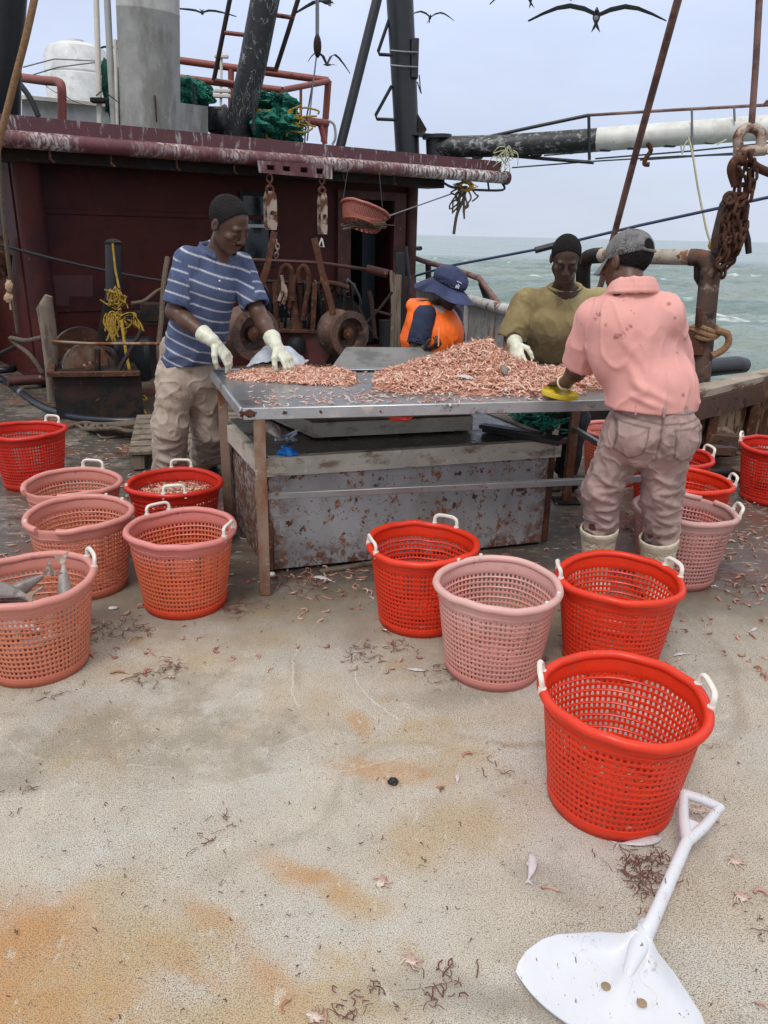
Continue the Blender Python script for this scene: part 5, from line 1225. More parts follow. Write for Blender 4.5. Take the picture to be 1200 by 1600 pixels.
o = scatter_shrimp(pl, 'shrimp_scraps', 'loose shrimp bits strewn thinly over the bare steel tabletop', 'shrimp scraps', scale=(.5, .9), mat_=mat('pale_shrimp_scrap', (.62, .5, .44), .45, layers=[('attr', (.55, .28, .2), 'tint', {})])); o['kind'] = 'stuff'

# ================================================================== FISH
mfish = mat('silver_pink_fish', (.52, .47, .48), .3, var=.15, vs=30, layers=[((.45, .28, .26), 14, .5, .65, {'stretch': (1, .4, 1)}), ((.25, .24, .27), 22, .58, .68)], bump=.0008, bs=200)
mfishd = mat('grey_brown_fish', (.17, .14, .125), .35, var=.2, vs=20, layers=[((.34, .30, .28), 6, .5, .62), ((.08, .07, .07), 12, .6, .7)], bump=.001, bs=150)
mtail = mat('brown_fish_tail', (.2, .13, .09), .5, layers=[((.35, .28, .24), 12, .5, .6, {'stretch': (4, 1, 4)})])
meye = mat('dark_eye', (.01, .01, .01), .1)
def fish(label, p, d, L, flat=.5, mat1=None, group=None, curve=.1, up=(0, 0, 1), cat='fish', taildir=1):
    mat1 = mat1 or mfish
    p = V(p); d = V(d).normalized(); up = V(up); side = up.cross(d).normalized(); up = d.cross(side)
    t = thing('fish', label, cat, p, group)
    N = 14; pts = []; rs = []
    for k in range(N):
        u = k / (N - 1); r_ = L * .105 * (math.sin(math.pi * min(1, u * .93 + .04)) ** .75) * (1 - .55 * u) * 1.25 + L * .006
        pts.append(p + d * (L * (.42 - .8 * u)) + side * (curve * L * (u - .4) ** 2) + up * (r_ * flat)); rs.append(r_)
    vs = []; n = 12; fs = []
    for k in range(N):
        for j in range(n):
            a = 2 * math.pi * j / n; vs.append(pts[k] + side * (math.cos(a) * rs[k]) + up * (math.sin(a) * rs[k] * flat))
    for k in range(N - 1):
        for j in range(n): fs.append((k * n + j, k * n + (j + 1) % n, (k + 1) * n + (j + 1) % n, (k + 1) * n + j))
    fs.append(tuple(reversed(range(n)))); fs.append(tuple((N - 1) * n + j for j in range(n)))
    b = MB(); b.add(vs, fs); part('fish_body', b, mat1, t)
    q = pts[-1]; b = MB(); th = up * (L * .008)
    b.prism([q + side * L * .012, q - side * L * .012, q - d * L * .16 - side * L * .10, q - d * L * .1, q - d * L * .16 + side * L * .10], (0, 0, 0), th); part('tail_fin', b, mtail if mat1 is mfishd else mat1, t, smooth=False)
    b = MB(); q = pts[6]; b.prism([q + side * rs[6] * .9 + d * L * .08, q + side * (rs[6] + L * .05) - d * L * .03, q + side * rs[6] * .8 - d * L * .1], (0, 0, 0), th); part('dorsal_fin', b, mtail if mat1 is mfishd else mat1, t, smooth=False)
    b = MB(); q = pts[1]; b.ell(q + up * rs[1] * flat * .75 + side * rs[1] * .3, (L * .012,) * 3, None, 8, 6); part('eye', b, meye, t)
    return t
def fl(px, py, dx, dy):
    a = G(px, py, 0); c = G(px + dx, py + dy, 0); return a, (c - a)
for (px, py, dx, dy, L, lb) in [(1062, 1023, -20, 4, .085, 'small silver fish on deck right of the second red basket'), (1003, 1319, 30, -6, .15, 'silver fish under the front edge of the nearest red basket'), (832, 1356, 0, -30, .115, 'pale fish lying lengthwise on deck left of the shovel handle'), (715, 1217, -3, -15, .055, 'tiny fish in the middle of the bare deck'), (505, 905, -20, -3, .13, 'pinkish fish on deck just in front of the hatch box'), (1098, 916, -30, 2, .13, 'grey fish on deck right of the pink basket with the broken rim'), (648, 1048, 20, 2, .09, 'faint flat fish on deck left of the pale pink basket'), (1178, 985, 10, -8, .07, 'small fish on deck near the right edge')]:
    a, d = fl(px, py, dx, dy); fish(lb, a + z_ * .002, d, L, .45, curve=.25)
mbel = mat('pale_bellied_grey_fish', (.44, .37, .29), .35, var=.2, vs=20, layers=[((.16, .13, .12), 5, .52, .62), ((.6, .54, .46), 12, .56, .66)], bump=.001, bs=150)
fish('large grey fish lying on the lid under the left end of the table', G(418, 674, LZ + .03), G(446, 690, LZ) - G(392, 660, LZ), .36, .75, mbel, curve=-.1)
def hp(px, py):   # find the point on the heap along the measured ray
    v = ray(px, py); o = V((0, 0, CAMH)); best = None
    for k in range(200):
        q = o + v * (3.2 + k * .008)
        if q.z <= TZ + heap_in(q.x, q.y) + .006: return q
    return G(px, py, TZ)
for (px, py, dx, dy, L, lb) in [(731, 592, -25, -4, .12, 'whitish fish on the front slope of the shrimp mound'), (787, 578, 3, 22, .16, 'dark silver fish lying down the right slope of the shrimp mound'), (762, 552, -14, -3, .07, 'small pale fish near the top of the shrimp mound'), (790, 610, 0, 10, .06, 'small white fish low on the right of the shrimp mound'), (681, 618, 3, 10, .05, 'tiny white fish low on the left of the shrimp mound'), (703, 634, 0, 12, .05, 'tiny fish hanging over the front edge of the table')]:
    a = hp(px, py); c = hp(px + dx, py + dy); dd_ = (c - a); dd_ = dd_ if dd_.length > 1e-4 else V((1, 0, 0))
    fish(lb, a + z_ * .004, dd_, L, .5, mfishd if px == 787 else mfish, up=(0, -.5, 1))

# yellow lid, knives
t = thing('yellow_ring', 'yellow plastic ring shaped lid lying at the front edge of the table', 'lid', G(876, 624, TZ))
c = G(874, 620, TZ + .012); b = MB(); b.lathe([(.005, .0), (.075, .0), (.085, .004), (.087, .02), (.083, .026), (.077, .014), (.005, .012)], c, (.15, -.1, 1), 40, cap=False)
b.v = [(c.x + (p[0] - c.x) * 1.0, c.y + (p[1] - c.y) * .6, p[2]) for p in b.v]; part('ring_disc', b, M['yellow'], t)
b = MB(); b.box(c + V((-.05, 0, .02)), (.05, .05, .02), bev=.008); part('ring_tab', b, M['yellow'], t)
b = MB(); b.bar(G(815, 573, TZ + .06), G(851, 581, TZ + .05), .022, .01); solo('white_knife', b, M['whitehandle'], 'flat white scraper held by the gloved hand of the man in olive', 'scraper')

# ================================================================== SHOVEL
t = thing('shovel', 'white plastic shovel lying on deck at bottom right', 'shovel', G(950, 1540))
s0 = G(1000, 1482, .05); s1 = G(1075, 1312, .10)
dS = V(((s1 - s0).x, (s1 - s0).y, 0)).normalized(); sS = V((dS.y, -dS.x, 0))      # sS: to the right
tipL = G(808, 1519, .03); 
bc = G(968, 1570, 0)     # blade centre
wR = .165; Lb = .30
nk = G(1000, 1487, .0); 
# blade spanned on measured outline: neck, shoulder and wing points
outl = [(-1.0, .62), (-.97, .2), (-.72, .03), (-.25, 0), (0, -.04), (.25, 0), (.72, .03), (.97, .2), (1.0, .62), (.93, 1.0)]
def blade(u, v):
    x = (u * 2 - 1); Lb = .275
    hw = float(np.interp(v, [0, .08, .2, .3, .42, .55, .75, .9, 1], [.022, .04, .085, .125, .163, .186, .204, .207, .203]))
    al = -v * Lb + .040 * abs(x) ** 3.5 * v ** 3 + .012 * math.cos(min(1, abs(x)) * math.pi / 2) * 0
    X = x * hw
    side = .034 * abs(x) ** 4 * (1 - .75 * v ** 4) * min(1, v * 5)
    back = .034 * max(0, 1 - v * 3.2) ** 1.6
    ridge = .014 * math.exp(-(X / .021) ** 2) * max(0, 1 - max(0, v - .45) * 3)
    dish = .010 * (abs(x) ** 2) * (1 - v)
    return nk + sS * X + dS * al + V((0, 0, .006 + side + back + ridge + dish))
b = MB(); b.sheet(blade, 60, 46, .0045); part('blade', b, M['shovel'], t)
b = MB(); pp = [nk - dS * .12 + z_ * .012, nk - dS * .04 + z_ * .034, nk + dS * .03 + z_ * .046, s0 + dS * .08 + z_ * .01, s1 - dS * .02, s1 + dS * .02]
b.tube(spline(pp, 6), [.010] + list(np.interp(np.linspace(0, 5, 30), [0, 1, 2, 3, 4, 5], [.008, .022, .023, .0165, .015, .018])), 18, flat=.8); part('shaft', b, M['shovel'], t)
gA, gB = G(1068, 1240, .115), G(1124, 1262, .115); gN = s1
b = MB(); 
b.tube(spline([gN - dS * .005, gN.lerp(gA, .45) - sS * .006, gA], 6), list(np.linspace(.0155, .0125, 13)), 14)
b.tube(spline([gN - dS * .005, gN.lerp(gB, .45) + sS * .006, gB], 6), list(np.linspace(.0155, .0125, 13)), 14)
b.tube([gA - sS * .002, gA.lerp(gB, .5) + dS * .006, gB + sS * .002], .0135, 14)
b.prism([gN - sS * .014 - z_ * .006, gN + sS * .014 - z_ * .006, gN.lerp(gB, .42) - z_ * .006, gN.lerp(gA, .42) - z_ * .006], (0, 0, 0), (0, 0, .012))
b.ell(gA, (.015, .015, .013), None, 10, 8); b.ell(gB, (.015, .015, .013), None, 10, 8)
part('grip', b, M['shovel'], t)
for (px, py) in ((947, 1541), (1003, 1567)):
    q = G(px, py, .0155); b = MB(); b.ell(q, (.011, .011, .0035), None, 16, 8); part('rivet', b, mat('brown_rivet_%d' % px, (.25, .17, .1), .6), t)

# ================================================================== DECK DEBRIS
mweed = mat('reddish_brown_weed', (.13, .045, .028), .7, var=.4, vs=60)
def weed(px, py, n, sp, seed=0):
    bb = MB(); c = G(px, py, .006)
    for k in range(n):
        a = c + V((rng.normal(0, sp), rng.normal(0, sp), 0)); pts = [a]; ang = rng.uniform(0, 6.28)
        for j in range(rng.integers(2, 5)):
            ang += rng.normal(0, .9); pts.append(pts[-1] + V((math.cos(ang), math.sin(ang), 0)) * sp * rng.uniform(.25, .55) + V((0, 0, rng.uniform(-.002, .004))))
        pts = [V((p.x, p.y, max(.002, p.z))) for p in pts]
        bb.tube(spline(pts, 3), rng.uniform(.0006, .0016), 4)
    return bb
b = MB()
for (px, py, n, sp) in [(1010, 1375, 60, .03), (1000, 1350, 40, .028), (1030, 1340, 25, .02), (540, 1580, 18, .03), (595, 1550, 10, .014), (690, 1540, 26, .03), (370, 948, 50, .05), (270, 1043, 30, .03), (140, 985, 60, .05), (570, 1020, 26, .035), (960, 970, 14, .03), (775, 1200, 6, .03), (620, 1010, 22, .025), (1160, 910, 40, .08), (330, 1300, 8, .03), (470, 905, 40, .09), (570, 880, 30, .06), (650, 1340, 4, .02), (1090, 1160, 10, .04), (140, 1000, 30, .03), (20, 1250, 8, .03), (1195, 1450, 14, .02), (700, 1055, 20, .04), (1050, 1045, 20, .02), (215, 985, 20, .04), (350, 1285, 6, .02), (230, 1060, 10, .05), (80, 1080, 8, .04)]:
    w_ = weed(px, py, n, sp); b.add(w_.v, w_.f)
for k in range(420):      # tiny strands everywhere, thicker towards the table
    px, py = rng.uniform(0, 1200), 900 + 700 * rng.random() ** 1.7
    w_ = weed(px, py, 1, rng.uniform(.004, .012)); b.add(w_.v, w_.f)
o = solo('seaweed_scraps', b, mweed, 'thin brown seaweed strands scattered over the deck', 'seaweed'); o['kind'] = 'stuff'
pl = []
for k in range(420):
    px = rng.uniform(0, 1200); py = rng.uniform(640, 1060) if rng.random() < .97 else rng.uniform(1060, 1600)
    p = G(px, py, .004)
    if p.y > 7: continue
    pl.append((tuple(p), (0, 0, 1)))
for (px, py, n, sx, sy) in [(1150, 850, 90, 60, 25), (1130, 960, 30, 60, 30), (470, 900, 45, 60, 10), (560, 850, 0, 1, 1), (150, 720, 40, 120, 20), (600, 930, 20, 60, 10), (1000, 820, 20, 60, 20)]:
    for k in range(n): pl.append((tuple(G(px + rng.normal(0, sx), py + rng.normal(0, sy), .004)), (0, 0, 1)))
o = scatter_shrimp(pl, 'shrimp_scraps', 'trodden shrimp bits scattered over the wet deck', 'shrimp scraps', scale=(.8, 1.5), mat_=mat('trodden_shrimp', (.45, .27, .2), .5, layers=[('attr', (.3, .12, .08), 'tint', {}), ((.6, .52, .48), 30, .55, .65)])); o['kind'] = 'stuff'
def lump(px, py, r_, m_, label, cat, name='shell', wob=.5, flat=.6, seed=1, loc=None):
    b = MB(); b.ell(G(px, py, r_ * flat * .8), (r_, r_ * .8, r_ * flat), None, 18, 12, wob=wob, seed=seed); return solo(name, b, m_, label, cat)
lump(614, 1221, .016, M['black'], 'small dark lump alone in the middle of the deck', 'lump', 'dark_lump', seed=2)
mcrab = mat('pale_crab_shell', (.45, .3, .24), .5, layers=[((.6, .5, .42), 20, .5, .6)])
for (px, py, lb, nm) in [(1150, 1346, 'flattened pinkish scrap on deck right of the shovel grip', 'shell_scrap'), (643, 1500, 'small tan shell scrap low in the middle of the deck', 'shell_scrap'), (1093, 1266, 'brown crab lying inside the shovel grip', 'crab'), (597, 1378, 'pale curled scrap beside an orange stain', 'shell_scrap'), (492, 1588, 'pinkish scrap at the bottom edge of the picture', 'shell_scrap'), (1158, 1400, 'brown leaf like scrap right of the shovel shaft', 'shell_scrap')]:
    b = MB(); c = G(px, py, .005); b.ell(c, (.018, .01, .005), Matrix.Rotation(rng.uniform(0, 3), 3, 'Z'), 16, 8, wob=.9, seed=px % 17)
    for k in range(8):
        a = rng.uniform(0, 6.28); b.tube(spline([c, c + V((math.cos(a), math.sin(a), .15)) * .015, c + V((math.cos(a + .4), math.sin(a + .4), -.1)) * .028], 3), .0016, 4)
    solo(nm, b, mcrab, lb, 'crab' if nm == 'crab' else 'scrap')
b = MB(); b.cyl(G(425, 898, .012), G(425, 898, .035), .012, n=10); b.ell(G(425, 897, .04), (.016, .016, .01)); solo('white_plug', b, M['whitehandle'], 'small white plug on deck by the corner of the hatch box', 'plug')
b = MB(); b.bar(G(500, 893, .01), G(590, 878, .01), .03, .015); solo('wood_strip', b, M['greywood'], 'thin wooden strip on deck along the foot of the hatch box', 'strip')
b = MB(); b.ell(G(176, 950, .006), (.018, .012, .006), wob=.5); solo('white_scrap', b, M['whitepaint'], 'tiny white scrap on deck between the two salmon baskets', 'scrap')

# ================================================================== BASKETS
def bmat(name, col, rim=None, scuff=(.75, .6, .55), low=None):
    ly = []
    if rim: ly.append(('z', rim, .22, .37, {'wob': .12, 'ws': 6}))
    if low: ly.append(('z', low, .08, .02))
    ly += [(scuff, 30, .66, .76, {'amt': .55}), ((.25, .08, .05), 13, .60, .72, {'amt': .55}), ((.16, .05, .03), 45, .69, .75)]
    return mat(name, col, .38, var=.08, vs=9, layers=ly, trans=.22, bump=.0006, bs=70)
BM = {
    'red': bmat('red_basket_plastic', (.80, .045, .012)),
    'red2': bmat('deep_red_basket_plastic', (.66, .03, .014)),
    'orange': bmat('orange_basket_plastic', (.74, .17, .075), rim=(.74, .27, .24), low=(.72, .06, .02)),
    'salmon': bmat('salmon_basket_plastic', (.70, .24, .14), rim=(.70, .30, .25), low=(.62, .18, .11)),
    'pink': bmat('pale_pink_basket_plastic', (.74, .37, .31), rim=(.76, .46, .41), low=(.68, .27, .23)),
    'dpink': bmat('dusty_pink_basket_plastic', (.62, .31, .28), rim=(.68, .40, .36), low=(.54, .21, .18)),
}
BM['shade'] = bmat('shaded_salmon_plastic', (.42, .13, .09))  # darker salmon for the hung basket, its shade by the doorway put into the colour
BH, RB, RT = .352, .172, .222
def brad(z): return RB + (RT - RB) * (z / BH) ** .85
def basket(label, c, kind, handles=(), plugs=(), gap=None, oval=0., tilt=None, h=1., seed=0, group='fish baskets standing around the table', name='fish_basket', sc=1., cols=76):
    m_ = BM[kind]; rg = np.random.default_rng(seed + 50)
    t = thing(name, label, 'basket', c, group)
    ph1, ph2 = rg.uniform(0, 6.28, 2)
    def warp(x, y, z):
        a = math.atan2(y, x); k = 1 + (oval + .008) * math.cos(2 * (a - ph1)) * (z / BH) + .006 * math.sin(3 * a + ph2) + .012 * (z / BH) * noise.noise(V((math.cos(a) * 2.5 + seed * 3, math.sin(a) * 2.5, 0)))
        z2 = z * h + .006 * (z / BH) * math.sin(2 * a + ph2) + .005 * (z / BH) * noise.noise(V((math.cos(a) * 3, math.sin(a) * 3, seed * 2.)))
        return (x * k * sc, y * k * sc, z2 * sc)
    # wall lattice
    zs = [0, .028]; rows = 13; holes = set(); z = .04; top = BH - .045; pitch = (top - z) / rows
    for r_ in range(rows):
        zs += [z, z + pitch * .6]; holes.add(len(zs) - 2); z += pitch
    zs += [BH - .036, BH - .012, BH + .004]
    nc = cols * 2; vs = []; fs = []
    for i, zz in enumerate(zs):
        rr = brad(zz) + (.004 if i < 2 else 0)
        for k in range(cols):
            a0 = 2 * math.pi * k / cols; a1 = a0 + 2 * math.pi / cols * .54
            for a in (a0, a1): vs.append(warp(rr * math.cos(a), rr * math.sin(a), zz))
    for i in range(len(zs) - 1):
        for k in range(nc):
            if i in holes and k % 2 == 0: continue
            l = (k + 1) % nc; fs.append((i * nc + k, i * nc + l, (i + 1) * nc + l, (i + 1) * nc + k))
    b = MB(); b.add(vs, fs)
    w = part('lattice_wall', b, m_, None, ang=30); w.parent = t
    md = w.modifiers.new('thick', 'SOLIDIFY'); md.thickness = .0036; md.offset = 0
    # horizontal ribs outside
    b = MB()
    for zz in (.036, BH - .04):
        b.tube([V(warp((brad(zz) + .002) * math.cos(a), (brad(zz) + .002) * math.sin(a), zz)) for a in np.linspace(0, 2 * math.pi, 61)[:-1]], .003, 5, closed=True)
    for i, zz in enumerate(zs[2:-3:4]):
        q = zz - pitch * .18; b.tube([V(warp((brad(q) - .002) * math.cos(a), (brad(q) - .002) * math.sin(a), q)) for a in np.linspace(0, 2 * math.pi, 61)[:-1]], .0026, 4, closed=True)
    o = part('rib', b, m_, None); o.parent = t
    # base: perforated floor
    b = MB(); n = 40; vs = []; fs = []; rr = [.004, .03, .034, .06, .064, .09, .094, .12, .124, .15, .154, RB + .002]
    for i, q in enumerate(rr):
        for k in range(n): a = 2 * math.pi * k / n; vs.append(warp(q * math.cos(a), q * math.sin(a), .012))
    for i in range(len(rr) - 1):
        for k in range(n):
            if i % 2 == 0 and 0 < i and k % 2: pass
            if i % 2 == 0 and k % 2 and i > 1: continue
            l = (k + 1) % n; fs.append((i * n + k, i * n + l, (i + 1) * n + l, (i + 1) * n + k))
    b.add(vs, fs); o = part('basket_floor', b, m_, None); o.parent = t; md = o.modifiers.new('thick', 'SOLIDIFY'); md.thickness = .004; md.offset = 0
    # rolled rim, maybe with a broken stretch
    b = MB(); ro = RT + .006
    aa = np.linspace(0, 2 * math.pi, 73)[:-1]; closed = True
    if gap is not None:
        aa = np.linspace(gap[0] + gap[1], gap[0] - gap[1] + 2 * math.pi, 66); closed = False
    pts = [V(warp(ro * math.cos(a) * (1 + .004 * math.sin(7 * a)), ro * math.sin(a), BH + .002 + .0015 * math.sin(5 * a))) for a in aa]
    b.tube(pts, .0145 * sc, 12, closed=closed); o = part('rim', b, m_, None); o.parent = t
    for (ha, lean) in handles:
        b = MB(); hw = .052
        def hp_(dx, up):
            a = ha + dx / ro; rr_ = ro + .003 + up * lean; x, y, z_0 = warp(rr_ * math.cos(a), rr_ * math.sin(a), BH); return V((x, y, z_0 + up))
        pts = [hp_(-hw, -.012), hp_(-hw, .03), hp_(-hw + .004, .043), hp_(-hw + .014, .05), hp_(-.02, .052), hp_(.02, .052), hp_(hw - .014, .05), hp_(hw - .004, .043), hp_(hw, .03), hp_(hw, -.012)]
        b.tube(spline(pts, 4), .0072, 8, flat=1.15); o = part('handle', b, M['whitehandle'], None); o.parent = t
        for dx in (-hw, hw):
            b = MB(); q = hp_(dx, .012); b.cyl(q - V((0, 0, .012)), q + V((0, 0, .006)), .0115, n=10)
            o2 = part('handle_boss', b, M['whitehandle'], None); o2.parent = o
    for pa in plugs:
        b = MB(); x, y, z0_ = warp(ro * math.cos(pa), ro * math.sin(pa), BH); b.cyl((x, y, z0_ + .008), (x, y, z0_ + .024), .009, .007, n=10); o = part('plug', b, M['whitehandle'], None); o.parent = t
    rot = rg.uniform(0, 6.28)
    if tilt: t.rotation_euler = tilt
    return t
def bc(px, py, dr=.178):
    p = G(px, py, 0); d = V((p.x, p.y, 0)).normalized(); return p + d * dr
def rc(px, py, z=.37):
    p = G(px, py, z); p.z = 0; return p
D = math.radians
basket('bright red basket at the far left edge beyond the salmon baskets', bc(56, 768), 'red2', [(D(72), .2), (D(235), .2)], seed=1)
basket('salmon basket with a broken rim behind the wider salmon basket', V((-1.575, 3.69, 0)), 'salmon', [(D(85), .1)], gap=(D(245), .5), seed=2)
basket('orange red basket partly filled with shrimp in front of the man in blue', rc(272, 750), 'red2', [(D(95), .1), (D(-75), -.3)], plugs=[D(200)], seed=3, oval=.01)
basket('wide salmon basket between the fish filled basket and the shrimp filled one', V((-1.375, 3.25, 0)), 'salmon', [], plugs=[D(80), D(55), D(215)], gap=(D(255), .22), seed=4, oval=.015)
basket('orange basket with pink rim standing beside the front left table leg', bc(293, 969), 'orange', [(D(130), .1), (D(-12), -.1)], seed=5)
fishb = bc(68, 1072); basket('salmon basket with fish tails sticking out at the left edge', fishb, 'salmon', [(D(35), .1)], seed=6)
basket('red basket directly in front of the hatch box', bc(655, 998), 'red', [(D(200), .0), (D(62), .1)], seed=7)
basket('pale pink basket between two red baskets', V((.43, 2.60, 0)), 'pink', [], plugs=[D(125), D(100), D(-50), D(-25)], seed=8)
basket('red basket standing in front of the white boots', V((.905, 2.675, 0)), 'red', [(D(175), .1), (D(15), .1)], seed=9)
basket('nearest and largest looking red basket beside the shovel grip', bc(941, 1311), 'red', [(D(165), .15), (D(-2), .15)], seed=10, oval=.012)
basket('dusty pink basket with cracked rim right of the white boots', bc(1049, 923), 'dpink', [(D(-12), .3)], gap=(D(40), .16), seed=11, oval=.02)
basket('red basket half hidden directly behind the dusty pink basket', V((1.63, 3.95, 0)), 'red', [(D(-5), .2)], seed=12)
basket('farther red basket behind the legs with one handle showing', V((1.72, 4.45, 0)), 'red2', [(D(10), .2)], seed=13)
basket('red basket standing alone at the right edge by the rusty panels', bc(1199, 792), 'red2', [(D(150), .1)], seed=14)
basket('orange red basket left of the hips of the man in pink', rc(965, 668), 'orange', [(D(170), .1)], seed=15)
# hanging colander basket
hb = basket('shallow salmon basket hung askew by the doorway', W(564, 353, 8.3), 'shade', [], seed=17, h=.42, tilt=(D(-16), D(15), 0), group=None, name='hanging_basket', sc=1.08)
b = tangle('x', W(572, 352, 8.25), (.14, .08, .03), 60, .006, None, '', ''); solo('net_scrap', b, M['darkrope'], 'dark net scrap hanging out under the hung basket', 'net')
b = MB(); c = W(566, 350, 8.3)
for dx, dy in ((-.2, .12), (.2, .12)): b.tube([c + V((dx, dy, .2 - dx * .2)), c + V((dx * .8, .2, .5))], .004, 6)
solo('basket_cord', b, M['darkwire'], 'thin cords holding up the hung basket', 'cord')
# shrimp in the basket in front of the man in blue
c3 = rc(272, 750); pl = []
for k in range(620):
    a, r_ = rng.uniform(0, 6.28), .2 * math.sqrt(rng.random()); pl.append(((c3.x + r_ * math.cos(a), c3.y + r_ * math.sin(a), .285 + .03 * math.exp(-(r_ / .1) ** 2) + rng.uniform(-.012, .006)), (0, 0, 1)))
b = MB(); b.lathe([(.19, .1), (.2, .27), (.12, .29), (.02, .3)], c3, n=30)
o = scatter_shrimp(pl, 'basket_shrimp', 'shrimp filling the basket in front of the man in blue', 'shrimp', base=b, loc=(c3.x, c3.y, .1)); o['kind'] = 'stuff'
# big fish in the left basket
f0 = V((fishb.x, fishb.y, 0))
def bigfish(label, a, b_, L, m_=mfishd, flat=.45, up=(0, 0, 1), curve=.1): return fish(label, (V(a) + V(b_)) / 2, V(a) - V(b_), L, flat, m_, curve=curve, up=up)
def TF(px, py, z): return G(px, py, z)
bigfish('brown fish with its forked tail raised in the left basket', f0 + V((-.19, -.06, .20)), f0 + V((.04, .04, .365)), .38, up=(.2, -1, .3))
bigfish('grey fish with its pale tail turned to the right of the left basket', f0 + V((-.2, .0, .29)), f0 + V((.03, -.10, .345)), .4, up=(0, -.6, 1))
bigfish('silver fish standing with its tail over the right rim of the left basket', f0 + V((.17, -.06, .17)), f0 + V((.09, .08, .385)), .32, mfishd, up=(.3, -1, .2))
bigfish('silver bellied fish lying at the bottom of the left basket', f0 + V((-.1, -.1, .08)), f0 + V((.12, .08, .1)), .3, mfish)
bigfish('grey fish lying across the top of the left basket', f0 + V((-.18, -.03, .29)), f0 + V((.08, -.08, .3)), .36)
bigfish('fish pressed against the front wall inside the left basket', f0 + V((-.13, -.06, .18)), f0 + V((.1, -.1, .2)), .28, mfish)

